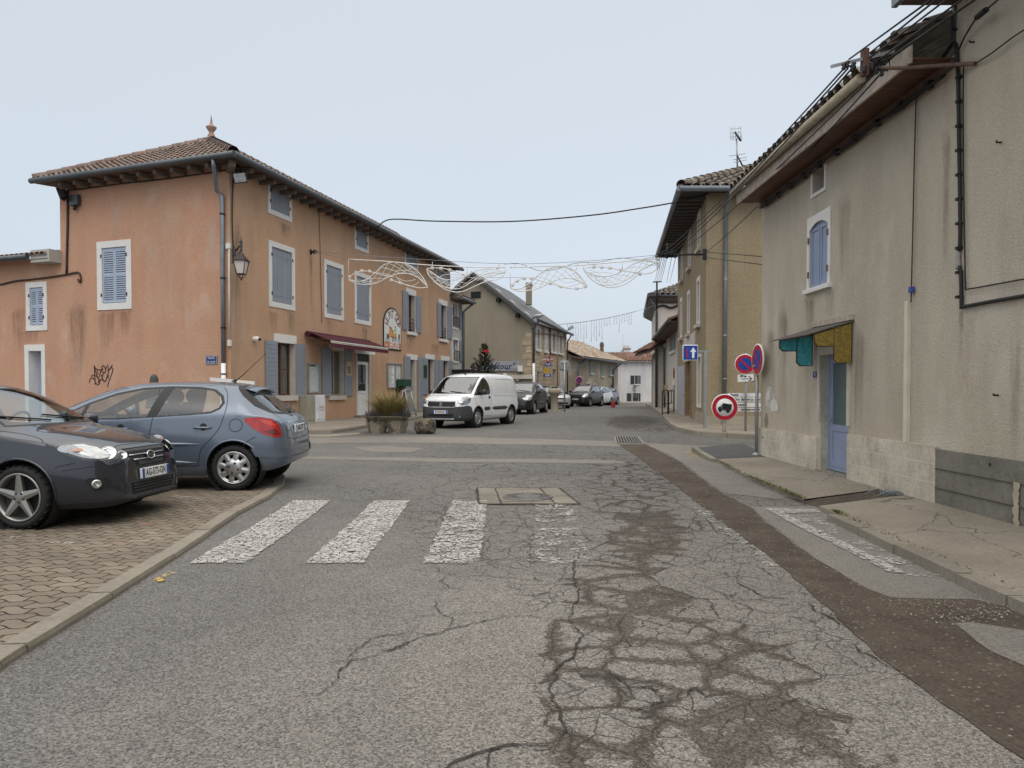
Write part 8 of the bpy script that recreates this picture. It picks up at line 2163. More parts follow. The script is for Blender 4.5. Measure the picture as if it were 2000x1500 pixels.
def build_car(name, label, cat, sp, paint, heading, wheel_ref, ground, group=None, txt=None, rtxt=None, extra=None, glassm=None, group_l=None):
 """wheel_ref: (which axle 'f'/'r', side +1/-1, world contact point)"""
 t = thing(name, label, cat, (0, 0, 0), group)
 L = sp['L']; axx = {'f': sp['fa'], 'r': sp['ra']}
 h = heading; k_ = sp.get('scale', 1.0); fx, fy = math.cos(h) * k_, math.sin(h) * k_; t.scale = (k_, k_, k_)
 lx, ly = axx[wheel_ref[0]], wheel_ref[1] * (sp['wd'] - .03)
 p = wheel_ref[2]
 t.location = (p.x - fx * lx + fy * ly, p.y - fy * lx - fx * ly, ground)
 t.rotation_euler = (0, 0, h)
 bm = shell(sp)
 bvh = BVHTree.FromBMesh(bm)
 def cast(o, d):
  loc, nor, i, dist = bvh.ray_cast(o, d)
  if loc is None: loc, nor = V3(o) + V3(d), -V3(d)
  return loc, nor
 def side(x, z, s): return cast(V3((x, s * 2, z)), V3((0, -s, 0)))
 def ribbon(mb, pl, s, w_=.0045, off=.0015, ax='side', sm=4):
  P = catmull([V3((a, b, 0)) for a, b in pl], sm)
  pr = []
  for q in P:
   if ax == 'side': l, n_ = side(q.x, q.y, s)
   elif ax == 'front': l, n_ = cast(V3((L + 1, q.x, q.y)), V3((-1, 0, 0)))
   elif ax == 'rear': l, n_ = cast(V3((-1, q.x, q.y)), V3((1, 0, 0)))
   else: l, n_ = cast(V3((q.x, q.y, 3)), V3((0, 0, -1)))
   pr.append((l + n_ * off, n_))
  vs = []
  for k, (l, n_) in enumerate(pr):
   tt = (pr[min(k + 1, len(pr) - 1)][0] - pr[max(k - 1, 0)][0]).normalized(); b = n_.cross(tt).normalized(); vs += [l - b * w_, l + b * w_]
  mb.add(vs, [(2 * k, 2 * k + 1, 2 * k + 3, 2 * k + 2) for k in range(len(pr) - 1)])
 gm = glassm or CGLASS
 for s in (1, -1):
  cs_ = lambda n_, c, s=s: n_.y * s > .25 and c.y * s > .2
  for dlo, panes in sp['side']:
   b2 = extract(bm, cut(bm, dlo, (0, 2), cs_), .001)
   for pn in panes:
    g2 = extract(b2, cut(b2, pn, (0, 2), lambda n_, c: True), .0)
    bobj(g2, 'side_window', gm, t)
   bobj(b2, 'window_trim', PLAST, t)
 ws = sp['screen']
 cf = lambda n_, c: n_.x > .12 and n_.x > abs(n_.y) * .55 and c.z > ws[0][1] - .05 and c.x > L * .45
 b2 = extract(bm, cut(bm, [(y, z) for y, z in ws], (1, 2), cf), .001)
 k = .955; zc = sum(z for y, z in ws) / len(ws)
 g2 = extract(b2, cut(b2, [(y * k, zc + (z - zc) * .93) for y, z in ws], (1, 2), lambda n_, c: True))
 bobj(g2, 'windscreen', gm, t); bobj(b2, 'windscreen_seal', PLAST, t)
 if 'rear' in sp:
  rw = sp['rear']; cr = lambda n_, c: n_.x < -.12 and -n_.x > abs(n_.y) * .4 and c.z > rw[0][1] - .05 and c.x < L * .4
  b2 = extract(bm, cut(bm, rw, (1, 2), cr), .001); zc = sum(z for y, z in rw) / len(rw)
  g2 = extract(b2, cut(b2, [(y * .90, zc + (z - zc) * .86) for y, z in rw], (1, 2), lambda n_, c: True))
  bobj(g2, 'rear_window', gm, t); bobj(b2, 'rear_window_trim', PLAST, t)
 for nm, poly, view, mat_, off in sp.get('panels', ()):
  if view == 'side':
   for s in (1, -1):
    fc = cut(bm, poly, (0, 2), lambda n_, c, s=s: c.y * s > .12 and n_.y * s > -.05 and abs(n_.z) < .97)
    if fc: bobj(extract(bm, fc, off), nm, mat_, t)
  else:
   sg = 1 if view == 'front' else -1
   fc = cut(bm, poly, (1, 2), lambda n_, c: n_.x * sg > .10 and (c.x > L * .7 if sg > 0 else c.x < L * .3))
   if fc: bobj(extract(bm, fc, off), nm, mat_, t)
 R_ = sp['r'] + sp.get('gap', .045)
 for xa in (sp['fa'], sp['ra']):
  poly = [(xa + R_ * math.cos(a), sp['r'] + .01 + R_ * math.sin(a)) for a in [2 * math.pi * k / 28 for k in range(28)]]
  for s in (1, -1):
   fc = cut(bm, poly, (0, 2), lambda n_, c, s=s: c.y * s > .35)
   bmesh.ops.delete(bm, geom=fc, context='FACES')
 bobj(bm, 'body', paint, t)
 under = MB()
 for xa in (sp['fa'], sp['ra']):
  for s in (1, -1):
   pts = []
   for k in range(23):
    a = R(-22) + R(224) * k / 22; z = sp['r'] + .01 + (R_ + .008) * math.sin(a); x = xa + (R_ + .008) * math.cos(a)
    if z < pchip(sp['zb'])(x) + .01: continue
    l, n_ = side(x, z, s); pts.append(l + V3((0, s * .002, 0)))
   lip = MB(); well = MB(); lip.tube(pts, .013, 6); lob(lip, 'arch_lip', sp.get('lipmat') or paint, t)
   y = s * sp['wd']
   well.lathe([(R_ + .004, -s * .02), (R_ + .004, -s * .34), (.02, -s * .34)], V3((xa, y, sp['r'] + .01)), (0, 1, 0), 28); lob(well, 'wheel_well', DARKIN, t)
 under.box((L / 2, 0, sp['r'] * .95), (L * .82, (sp['wd'] - .28) * 2, .16)); under.box((L / 2, 0, .28), (L * .45, (sp['wd'] - .1) * 2, .1)); lob(under, 'underbody', DARKIN, t)
 st = sp.get('steer', 0)
 for xa, q in ((sp['fa'], st), (sp['ra'], 0)):
  for s in (1, -1): wheel(t, xa, s * (sp['wd'] - .115), sp['r'], s, sp['wheel'], q, .20, sp.get('rimr'))
 gp_ = MB()
 for s in (1, -1):
  for pl in sp.get('lines', ()): ribbon(gp_, pl, s)
 for ax, pl in sp.get('xlines', ()): ribbon(gp_, pl, 1, ax=ax)
 if gp_.v: lob(gp_, 'shut_lines', PLK, t)
 for s in (1, -1):
  for x0, x1, z in sp.get('handles', ()):
   mb = MB(); l0, n0 = side(x0, z, s); l1, _ = side(x1, z, s); o_ = V3((0, s * .028, 0))
   mb.tube([l0 - o_ * .3, l0 + o_ * .8, l0.lerp(l1, .3) + o_, l0.lerp(l1, .8) + o_ * .9, l1 - o_ * .2], [.012, .015, .016, .014, .010], 8); lob(mb, 'door_handle', sp.get('handlemat') or paint, t)
   mb = MB(); lm, nm_ = side((x0 + x1) / 2, z + .01, s); mb.disc(lm + nm_ * .002, nm_, .05, 16); lob(mb, 'handle_recess', PLK, t)
  for x0, x1, z, hh, mt in sp.get('mould', ()):
   mb = MB(); N_ = 14; vs = []
   for k in range(N_ + 1):
    x = x0 + (x1 - x0) * k / N_; e_ = min(1, 6 * min(k, N_ - k) / N_ + .15)
    for dz, o_ in ((-hh, .001), (-hh * .6, .014 * e_), (hh * .6, .014 * e_), (hh, .001)):
     l, n_ = side(x, z + dz * e_, s); vs.append(l + V3((0, s * o_, 0)))
   mb.add(vs, [(4 * k + j, 4 * k + j + 1, 4 * k + j + 5, 4 * k + j + 4) for k in range(N_) for j in range(3)], True); lob(mb, 'side_moulding', mt or paint, t)
  mx, mz = sp['mirror']
  l, _ = side(mx, mz - .03, s); c = l + V3((-.02, s * .11, .05))
  bm2 = bmesh.new(); bmesh.ops.create_icosphere(bm2, subdivisions=3, radius=1)
  for v in bm2.verts:
   q = V3([math.copysign(abs(k_) ** .75, k_) for k_ in v.co]); v.co = c + V3((q.x * .075 * (1.2 if q.x > 0 else .5), q.y * .105, q.z * .078))
  for q in bm2.faces: q.smooth = True
  m_ = bobj(bm2, 'door_mirror', sp.get('mirmat') or paint, t)
  mb = MB(); mb.disc(c + V3((-.05, 0, 0)), (-1, 0, 0), .085, 18); lob(mb, 'mirror_glass', CHROME, m_); mb = MB(); mb.tube([l + V3((0, -s * .02, .0)), c + V3((0, -s * .03, -.04))], .03, 6); lob(mb, 'mirror_arm', PLAST, m_)
 if 'wiper' in sp:
  mb = MB()
  for y0, y1 in ((.55, -.05), (-.05, -.62)):
   pts = []
   for k in range(6):
    y = y0 + (y1 - y0) * k / 5; l, n_ = cast(V3((L + 1, y, sp['wiper'] + .012 * k)), V3((-1, 0, 0))); pts.append(l + n_ * .012)
   mb.tube(pts, .009, 5)
  lob(mb, 'wiper', PLK, t)
 if sp.get('seat'): seats(t, sp)
 if txt: plate(t, cast, L + 1, -1, 0, sp['platez'], txt)
 if rtxt: plate(t, cast, -1, 1, 0, sp['rplatez'], rtxt)
 if extra: extra(t, cast, side, ribbon)
 return t
def lamp(t, cast, o, d, r, mat=CHROME, rim=None, tilt=None):
 l, n_ = cast(V3(o), V3(d)); n_ = (n_ if tilt is None else (n_ + V3(tilt)).normalized())
 mb = MB(); mb.lathe([(r, .004), (r * .96, .012), (r * .8, .006), (r * .4, -.004), (.001, .004)], l, n_, 20); lob(mb, 'lamp_bowl', mat, t)
 if rim: mb = MB(); mb.lathe([(r * 1.12, .002), (r * 1.1, .014), (r * .98, .014), (r * .97, .004)], l, n_, 20); lob(mb, 'lamp_ring', rim, t)
def rrect(x0, x1, z0, z1, r):
 out = []
 for cx, cz, a0 in ((x1 - r, z1 - r, 0), (x0 + r, z1 - r, 90), (x0 + r, z0 + r, 180), (x1 - r, z0 + r, 270)):
  for k in range(4): a = R(a0 + 30 * k); out.append((cx + r * math.cos(a), cz + r * math.sin(a)))
 return out
# blue hatchback (seen from its left rear)
P207 = dict(scale=1.03, L=4.03, fa=3.23, ra=.69, r=.305, wd=.874, gap=.05, rimr=.215, wheel='holes',
 top=[(0, .60), (.02, .70), (.05, .86), (.09, .95), (.16, 1.02), (.30, 1.12), (.46, 1.25), (.62, 1.375), (.70, 1.42), (.95, 1.455), (1.5, 1.472), (2.0, 1.455), (2.4, 1.385), (2.75, 1.245), (3.1, 1.07), (3.22, 1.01), (3.45, .95), (3.75, .85), (3.93, .74), (4.0, .64), (4.03, .56)],
 zb=[(0, .40), (.06, .32), (.2, .27), (.5, .23), (1, .19), (3, .19), (3.6, .23), (3.95, .26), (4.03, .34)],
 w=[(0, .58), (.03, .68), (.08, .75), (.16, .80), (.35, .845), (.7, .872), (1.5, .868), (2.8, .872), (3.4, .862), (3.7, .80), (3.9, .68), (4.0, .55), (4.03, .48)],
 belt=[(0, .55), (.05, .78), (.12, .92), (.3, .985), (.6, 1.01), (1.0, 1.0), (1.7, .965), (2.5, .93), (3.1, .90), (3.4, .86), (3.75, .76), (3.95, .64), (4.03, .5)],
 wr=[(0, .5), (.1, .60), (.3, .60), (.6, .565), (1.0, .57), (1.8, .58), (2.4, .59), (2.8, .62), (3.15, .67), (3.4, .68), (3.8, .6), (4.03, .40)],
 crown=[(0, .02), (.1, .03), (.4, .055), (1, .06), (2, .06), (3, .05), (3.3, .05), (4.03, .03)],
 side=[([(3.10, .955), (2.2, .955), (1.3, 1.01), (1.0, 1.035), (.88, 1.09), (.83, 1.17), (.87, 1.27), (.99, 1.355), (1.2, 1.39), (1.6, 1.398), (1.95, 1.378), (2.3, 1.305), (2.65, 1.175), (2.9, 1.05)],
     [[(1.70, .995), (1.2, 1.035), (1.0, 1.06), (.90, 1.11), (.87, 1.18), (.91, 1.26), (1.02, 1.335), (1.3, 1.368), (1.55, 1.372)], [(1.84, .985), (1.69, 1.37), (1.95, 1.348), (2.3, 1.275), (2.62, 1.155), (2.66, .965)], [(2.72, .965), (2.68, 1.13), (2.9, 1.03), (3.03, .968)]])],
 screen=[(-.66, 1.0), (.66, 1.0), (.60, 1.2), (.55, 1.385), (-.55, 1.385), (-.60, 1.2)],
 rear=[(-.61, 1.035), (-.30, 1.01), (.30, 1.01), (.61, 1.035), (.60, 1.20), (.53, 1.36), (.46, 1.395), (-.46, 1.395), (-.53, 1.36), (-.60, 1.20)],
 panels=[('tail_lens', [(.36, .955), (.22, .935), (.15, .88), (.16, .855), (.30, .90)], 'side', TAILB, .004), ('tail_lens', [(.16, .83), (.11, .78), (.105, .735), (.20, .745), (.30, .79)], 'side', TAILD, .004), ('tail_light', [(.56, .945), (.53, .975), (.34, .985), (.20, .955), (.12, .88), (.085, .78), (.08, .715), (.13, .705), (.26, .735), (.42, .82)], 'side', TAILR, .004),
   ('rear_quarter_trim', [(.74, 1.405), (.63, 1.27), (.46, 1.13), (.27, 1.04), (.14, 1.005), (.12, 1.04), (.36, 1.25), (.62, 1.43)], 'side', PLK, .002),
   ('bumper_strip', [(.46, .56), (.02, .545), (-.02, .50), (-.02, .44), (.10, .43), (.40, .455)], 'side', None, .012),
   ('headlight', [(3.55, .80), (3.75, .84), (3.95, .70), (3.9, .62), (3.7, .68)], 'side', HEADL, .003)],
 lines=[[(1.76, 1.41), (1.72, 1.2), (1.755, .97), (1.79, .70), (1.76, .45), (1.74, .30)], [(.92, 1.415), (.83, 1.30), (.80, 1.15), (.82, 1.0), (.88, .83), (1.0, .68), (1.10, .57), (1.14, .42), (1.15, .34)], [(1.15, .335), (1.75, .33), (2.75, .33)], [(2.86, .95), (2.90, .7), (2.88, .33)],
     [(2.95, 1.10), (2.6, 1.245), (2.2, 1.37), (1.76, 1.42), (1.3, 1.42), (.92, 1.40)], [(.40, .72), (.50, .66), (.56, .60)],
     [(.66 + .085 * math.cos(k), .875 + .085 * math.sin(k)) for k in lin(0, 6.2832, .4)]],
 xlines=[('rear', [(-.62, .70), (-.4, .665), (0, .66), (.4, .665), (.62, .70)]), ('rear', [(-.62, .70), (-.60, .9), (-.62, 1.03)]), ('rear', [(.62, .70), (.60, .9), (.62, 1.03)]), ('rear', [(-.6, .44), (0, .42), (.6, .44)])],
 handles=[(1.20, .97, .845), (2.28, 2.05, .835)], mould=[(1.12, 2.85, .625, .022, None), (1.18, 2.75, .375, .03, None)], mirror=(2.82, .99), seat=(1.95, 1.05, .52), dash=2.75, dashz=.95, platez=.5, rplatez=.80)
BLUEC = car_paint('steel_blue_paint', (.125, .155, .205), .45, .34)
P207['panels'] = [(a, b, c, d or BLUEC, e_) for a, b, c, d, e_ in P207['panels']]
def x207(t, cast, side, ribbon):
 mb = MB()   # spoiler over the rear window
 n = 14; vs = []
 for k in range(n + 1):
  y = -.50 + k / n; zz = 1.425 - .05 * (y / .5) ** 2; vs += [(.80, y, zz + .004), (.60, y * .99, zz - .02), (.49, y * .98, zz - .055), (.50, y * .98, zz - .075), (.66, y * .97, zz - .062)]
 mb.add(vs, [(5 * k + j, 5 * k + 5 + j, 5 * k + 6 + j, 5 * k + 1 + j) for k in range(n) for j in range(4)], True); lob(mb, 'spoiler', BLUEC, t)
 mb = MB(); p = V3((.95, .0, 1.457)); mb.lathe([(.045, 0), (.03, .02), (.012, .05)], p, (-.35, 0, 1), 8); mb.tube([p, p + V3((-.12, 0, .10)), p + V3((-.46, 0, .42))], [.010, .006, .004], 5); lob(mb, 'roof_aerial', PLK, t)
 l, n_ = cast(V3((-1, -.12, 1.05)), V3((1, 0, 0))); mb = MB(); mb.tube([l + V3((-.0, .12, -.02)), l + V3((-.03, .05, .02)), l + n_ * .02 + V3((.05, -.28, .06))], .012, 5); mb.lathe([(.035, 0), (.03, .05), (.001, .06)], l + V3((0, .12, -.03)), (-1, 0, .3), 8); lob(mb, 'rear_wiper', PLK, t)
 l, n_ = cast(V3((-1, 0, .965)), V3((1, 0, 0)))
 mb = MB(); X = V3((0, -1, 0)); Zz = V3((0.2, 0, 1)).normalized(); f = lambda a, b: l + n_ * .006 + X * a * .05 + Zz * b * .05
 mb.add([f(-.5, -.9), f(-.2, -.9), f(.0, -.2), f(.5, -.9), f(.75, -.85), f(.35, .0), (f(.8, .45)), f(.5, .6), f(.2, .3), f(-.1, .6), f(.2, 1.0), f(-.5, .8), f(-.35, .2), f(-.7, -.1)], [tuple(range(14))]); lob(mb, 'rear_badge', CHROME, t)
 for nm, dz, y in (('boot_emblem', .90, .42), ('boot_emblem', .90, -.45)):
  l, n_ = cast(V3((-1, y, dz)), V3((1, 0, 0))); mb = MB(); mb.box(l + n_ * .004, (.006, .16, .022), (n_, V3((0, 1, 0)), n_.cross(V3((0, 1, 0))))); lob(mb, nm, CHROME, t)
 mb = MB(); mb.lathe([(.07, 0), (.055, .05), (.02, .12), (.001, .13)], V3((1.62, 0, 1.47)), (0, 0, 1), 10);
g207 = G(457, 958, PZ)
build_car('parked_car', 'steel blue five door hatchback parked nose away at the edge of the brick bays', 'car', P207, BLUEC, R(183.0), ('r', 1, g207), g207.z, None, None, 'AM-567-PT', x207)
# dark slate hatchback (front right corner in view)
PKIA = dict(scale=1.035, L=4.24, fa=3.36, ra=.72, r=.318, wd=.895, gap=.05, rimr=.24, wheel='five', steer=R(-2),
 top=[(0, .6), (.03, .8), (.1, .98), (.3, 1.1), (.6, 1.34), (.75, 1.42), (1.2, 1.475), (1.8, 1.48), (2.2, 1.45), (2.5, 1.37), (2.85, 1.19), (3.12, 1.035), (3.2, 1.0), (3.5, .955), (3.8, .895), (4.0, .835), (4.10, .785), (4.165, .725), (4.205, .65), (4.228, .56), (4.24, .48)],
 zb=[(0, .4), (.1, .30), (.5, .22), (1, .18), (3, .18), (3.7, .19), (4.0, .19), (4.15, .20), (4.24, .24)],
 w=[(0, .6), (.05, .74), (.2, .83), (.7, .89), (1.5, .885), (2.8, .885), (3.4, .893), (3.7, .865), (3.9, .81), (4.05, .735), (4.16, .64), (4.22, .55), (4.24, .50)],
 belt=[(0, .55), (.1, .9), (.6, 1.0), (1.7, .97), (2.5, .94), (3.1, .93), (3.4, .91), (3.75, .84), (3.95, .76), (4.1, .66), (4.24, .42)],
 wr=[(0, .5), (.3, .6), (.6, .57), (1.8, .585), (2.4, .60), (2.8, .64), (3.15, .70), (3.4, .72), (3.8, .66), (4.1, .54), (4.24, .38)],
 crown=[(0, .02), (.4, .055), (2, .06), (3, .045), (3.3, .045), (4.0, .05), (4.24, .04)],
 side=[([(3.10, .965), (2.2, .965), (1.2, 1.03), (.95, 1.08), (.90, 1.2), (1.05, 1.36), (1.5, 1.41), (1.95, 1.395), (2.35, 1.32), (2.75, 1.165), (3.0, 1.03)], [[(1.78, .995), (1.2, 1.05), (1.0, 1.1), (.96, 1.2), (1.1, 1.335), (1.6, 1.385)], [(1.9, .985), (1.76, 1.38), (2.0, 1.36), (2.35, 1.29), (2.7, 1.15), (2.95, 1.01), (2.98, .975)]])],
 screen=[(-.69, 1.01), (.69, 1.01), (.62, 1.22), (.57, 1.41), (-.57, 1.41), (-.62, 1.22)],
 rear=[(-.6, 1.05), (.6, 1.05), (.5, 1.39), (-.5, 1.39)],
 panels=[('lamp_lens', [(3.755, .825), (3.86, .835), (3.98, .80), (4.07, .755), (4.125, .70), (4.08, .69), (3.97, .705), (3.85, .75)], 'side', HEADL, .004), ('headlight', [(3.70, .825), (3.76, .855), (3.86, .850), (3.98, .815), (4.08, .765), (4.15, .70), (4.16, .67), (4.08, .668), (3.96, .68), (3.85, .725), (3.76, .775)], 'side', HEADD, .004),
   ('grille', [(-.37, .765), (.37, .765), (.40, .725), (.27, .575), (-.27, .575), (-.40, .725)], 'front', PLK, -.006),
   ('lower_intake', [(-.42, .41), (.42, .41), (.38, .29), (-.38, .29)], 'front', PLK, -.004),
   ('fog_recess', [(3.985, .475), (4.02, .505), (4.14, .49), (4.165, .45), (4.14, .385), (4.06, .375)], 'side', PLK, -.004),
   ('lower_lip', [(3.72, .235), (4.26, .255), (4.26, .15), (3.72, .15)], 'side', PLAST, .002), ('lower_lip', [(-.3, .1), (.3, .1), (.3, .255), (-.3, .255)], 'front', PLAST, .002)],
 lines=[[(2.98, .96), (3.03, .7), (3.0, .3)], [(3.66, .83), (3.50, .90), (3.2, .955), (3.02, .985)], [(3.73, .62), (3.84, .645), (3.9, .66)], [(1.84, 1.41), (1.84, .97), (1.88, .6), (1.85, .3)], [(4.165, .655), (4.0, .61), (3.80, .585)], [(.92, 1.35), (.85, 1.1), (.95, .75), (1.15, .5), (1.2, .3)], [(1.15, .30), (3.0, .29)]],
 xlines=[('front', [(-.50, .735), (-.38, .795), (0, .80), (.38, .795), (.50, .735)]), ('top', [(3.15, -.40), (3.5, -.42), (3.85, -.44)]), ('top', [(3.15, .40), (3.5, .42), (3.85, .44)])],
 handles=[(1.25, 1.0, .86), (2.35, 2.1, .85)], mould=[], mirror=(2.90, 1.0), wiper=1.045, seat=(2.0, 1.1, .52), dash=2.8, dashz=.96, platez=.492, rplatez=.8)
SLATEC = car_paint('dark_slate_paint', (.022, .025, .036), .4, .24)
def xkia(t, cast, side, ribbon):
 for s in (1, -1):
  lamp(t, cast, (5, s * .56, .735), (-1, 0, 0), .070, CHROME, CHROME, (0, s * .7, .1)); lamp(t, cast, (5, s * .43, .705), (-1, 0, 0), .050, CHROME, None, (0, s * .5, .1))
  l, n_ = side(3.90, .785, s); mb = MB(); mb.disc(l + n_ * .008, n_, .035, 12, sc=(1.6, 1)); lob(mb, 'indicator', AMBL, t)
  l, n_ = side(3.83, .80, s); mb = MB(); mb.disc(l + n_ * .0065, n_, .05, 14, sc=(1.9, .8)); lob(mb, 'lamp_reflector', HEADL, t)
  l, n_ = side(4.07, .44, s); mb = MB(); mb.lathe([(.045, .0), (.045, .022), (.032, .024), (.001, .012)], l, n_, 16); lob(mb, 'fog_lamp', CHROME, t)
 mb = MB()
 for z, h in ((.695, .355), (.645, .31)):
  pts = [cast(V3((5, y, z)), V3((-1, 0, 0)))[0] + V3((.008, 0, 0)) for y in lin(-h, h, .08)]; mb.tube(pts, .008, 5)
 lob(mb, 'grille_bar', CHROME, t)
 mb = MB();
 for z in lin(.59, .62, .011): mb.tube([cast(V3((5, y, z)), V3((-1, 0, 0)))[0] + V3((.004, 0, 0)) for y in lin(-.23, .23, .08)], .003, 4)
 for y in lin(-.33, .33, .02): mb.tube([cast(V3((5, y, z)), V3((-1, 0, 0)))[0] + V3((.004, 0, 0)) for z in (.72, .755)], .004, 4)
 lob(mb, 'grille_mesh', M('mesh_grey', (.12, .12, .125), .5, .4), t)
 l, n_ = cast(V3((5, 0, .672)), V3((-1, 0, 0))); N_ = V3((1, 0, .25)).normalized(); Y_ = V3((0, 1, 0)); Z_ = N_.cross(Y_)
 mb = MB(); mb.disc(l + N_ * .022, N_, .068, 24, up=(0, 0, 1), sc=(1, .62)); o = lob(mb, 'front_badge', PLK, t)
 mb = MB(); mb.tube([l + N_ * .022 + Y_ * math.cos(a) * .068 + Z_ * math.sin(a) * .042 for a in lin(0, 6.283, .3)[:-1]], .008, 6, closed=True); text(mb, 'KIA', l + N_ * .026, Y_, Z_, .055, sx=1.0, bold=.001); lob(mb, 'badge_ring', CHROME, o)
 mb = MB()
 for z in (.32, .352, .385): mb.tube([cast(V3((5, y, z)), V3((-1, 0, 0)))[0] + V3((.005, 0, 0)) for y in lin(-.36, .36, .09)], .006, 4)
 lob(mb, 'intake_slat', BUMP, t)
gk = G(38, 1034, PZ)
build_car('parked_car', 'dark slate hatchback with five spoke alloy wheels, its front at the left edge', 'car', PKIA, SLATEC, R(-4.0), ('f', -1, gk), gk.z, None, 'AG-573-GN', None, xkia)
# white van
PVAN = dict(L=4.38, fa=3.45, ra=.72, r=.325, wd=.905, gap=.05, rimr=.20, wheel='steel', lipmat=BUMP,
 top=[(0, .9), (.02, 1.2), (.05, 1.45), (.10, 1.62), (.2, 1.73), (.5, 1.80), (1.5, 1.83), (2.4, 1.80), (2.75, 1.735), (3.0, 1.62), (3.4, 1.34), (3.68, 1.15), (3.8, 1.10), (4.05, 1.04), (4.18, .985), (4.28, .88), (4.34, .74), (4.38, .55)],
 zb=[(0, .45), (.1, .35), (.5, .27), (3.6, .25), (4.1, .24), (4.38, .28)],
 w=[(0, .78), (.03, .84), (.15, .885), (.6, .905), (3.5, .905), (3.85, .88), (4.1, .81), (4.27, .70), (4.38, .55)],
 belt=[(0, .85), (.05, 1.1), (.3, 1.12), (2.5, 1.10), (3.3, 1.06), (3.7, 1.02), (4.1, .93), (4.3, .76), (4.38, .5)],
 wr=[(0, .62), (.1, .70), (.4, .745), (2.0, .745), (2.7, .71), (3.2, .71), (3.7, .76), (4.1, .72), (4.38, .45)],
 crown=[(0, .03), (.3, .07), (2.4, .07), (3.2, .05), (3.7, .05), (4.38, .04)],
 side=[([(3.66, 1.06), (2.55, 1.085), (2.47, 1.15), (2.50, 1.40), (2.58, 1.58), (2.72, 1.655), (2.88, 1.60), (3.2, 1.38), (3.5, 1.16)], [[(3.52, 1.085), (2.60, 1.11), (2.525, 1.17), (2.55, 1.40), (2.62, 1.56), (2.73, 1.62), (2.86, 1.57), (3.15, 1.37)]])],
 screen=[(-.74, 1.115), (.74, 1.115), (.70, 1.38), (.64, 1.68), (-.64, 1.68), (-.70, 1.38)],
 panels=[('headlight', [(3.86, .98), (3.96, 1.02), (4.10, 1.0), (4.24, .90), (4.30, .80), (4.24, .75), (4.08, .76), (3.94, .85)], 'side', HEADK, .003),
   ('grille', rrect(-.50, .50, .70, .86, .05), 'front', PLK, -.004),
   ('front_bumper', [(-.78, .1), (.78, .1), (.78, .66), (.52, .705), (-.52, .705), (-.78, .66)], 'front', BUMP, .004),
   ('front_bumper', [(3.78, .1), (3.82, .52), (3.90, .70), (4.06, .745), (4.20, .72), (4.45, .69), (4.45, .1)], 'side', BUMP, .004),
   ('rear_bumper', [(-.1, .1), (-.1, .55), (.22, .55), (.34, .45), (.34, .1)], 'side', BUMP, .004)],
 lines=[[(2.44, 1.70), (2.40, 1.2), (2.42, .8), (2.45, .40)], [(3.62, 1.05), (3.60, .8), (3.50, .72)], [(2.45, .38), (3.0, .37)], [(2.2, 1.60), (.5, 1.60), (.32, 1.5), (.28, 1.2), (.30, 1.0), (.6, 1.02), (2.2, 1.05)], [(3.72, 1.06), (3.95, 1.03)]],
 xlines=[('front', [(-.64, .90), (-.5, .885), (0, .88), (.5, .885), (.64, .90)])],
 handles=[(2.62, 2.48, .99)], handlemat=PLAST, mould=[(1.08, 2.40, .62, .06, BUMP), (2.52, 3.02, .62, .06, BUMP)], mirror=(3.20, 1.14), mirmat=PLAST, wiper=1.13, seat=(2.5, None, .7), dash=3.3, dashz=1.1, platez=.53)
WHITEC = car_paint('white_van_paint', (.74, .75, .76), 0, .35)
def xvan(t, cast, side, ribbon):
 mb = MB(); rr_ = rrect(-.52, .52, .685, .875, .06)
 pts = [cast(V3((6, y, z)), V3((-1, 0, 0)))[0] + V3((.008, 0, 0)) for y, z in rr_]; mb.tube(pts, .014, 6, closed=True); lob(mb, 'grille_surround', CHROME, t)
 l, n_ = cast(V3((6, 0, .785)), V3((-1, 0, 0))); X = V3((0, 1, 0)); Zz = V3((0, 0, 1)); f = lambda a, b: l + V3((.02, 0, 0)) + X * a * .085 + Zz * b * .085
 mb = MB(); mb.add([f(-.5, -.9), f(-.2, -.9), f(.0, -.2), f(.5, -.9), f(.75, -.85), f(.35, .0), f(.8, .45), f(.5, .6), f(.2, .3), f(-.1, .6), f(.2, 1.0), f(-.5, .8), f(-.35, .2), f(-.7, -.1)], [tuple(range(14))]); lob(mb, 'front_badge', CHROME, t)
 mb = MB();
 for z in (.735, .825): mb.tube([cast(V3((6, y, z)), V3((-1, 0, 0)))[0] + V3((.004, 0, 0)) for y in lin(-.46, .46, .1)], .007, 4)
 lob(mb, 'grille_slat', BUMP, t)
 mb = MB(); mb.tube([cast(V3((6, y, .305)), V3((-1, 0, 0)))[0] + V3((.01, 0, 0)) for y in lin(-.5, .5, .1)], .03, 6); lob(mb, 'skid_bar', M('skid_silver', (.35, .35, .35), .5, .4), t)
 fc = [cast(V3((6, y, .43)), V3((-1, 0, 0)))[0] + V3((.004, 0, 0)) for y in lin(-.45, .45, .1)]; mb = MB(); mb.add([p + V3((0, 0, s * .04)) for p in fc for s in (-1, 1)], [(2 * k, 2 * k + 1, 2 * k + 3, 2 * k + 2) for k in range(len(fc) - 1)]); lob(mb, 'lower_intake', PLK, t)
 for s in (1, -1):
  lamp(t, cast, (6, s * .66, .42), (-1, 0, 0), .05, CHROME, PLK, (0, s * .4, 0)); lamp(t, cast, (6, s * .66, .875), (-1, 0, 0), .075, CHROME, None, (0, s * .3, .2))
 mb = MB(); p = V3((2.62, 0, 1.77)); mb.lathe([(.05, 0), (.03, .03), (.02, .06)], p, (0, 0, 1), 8); mb.tube([p, p + V3((-.05, .02, .22))], .007, 5); lob(mb, 'roof_aerial', PLK, t)
gv = G(933, 835.5)
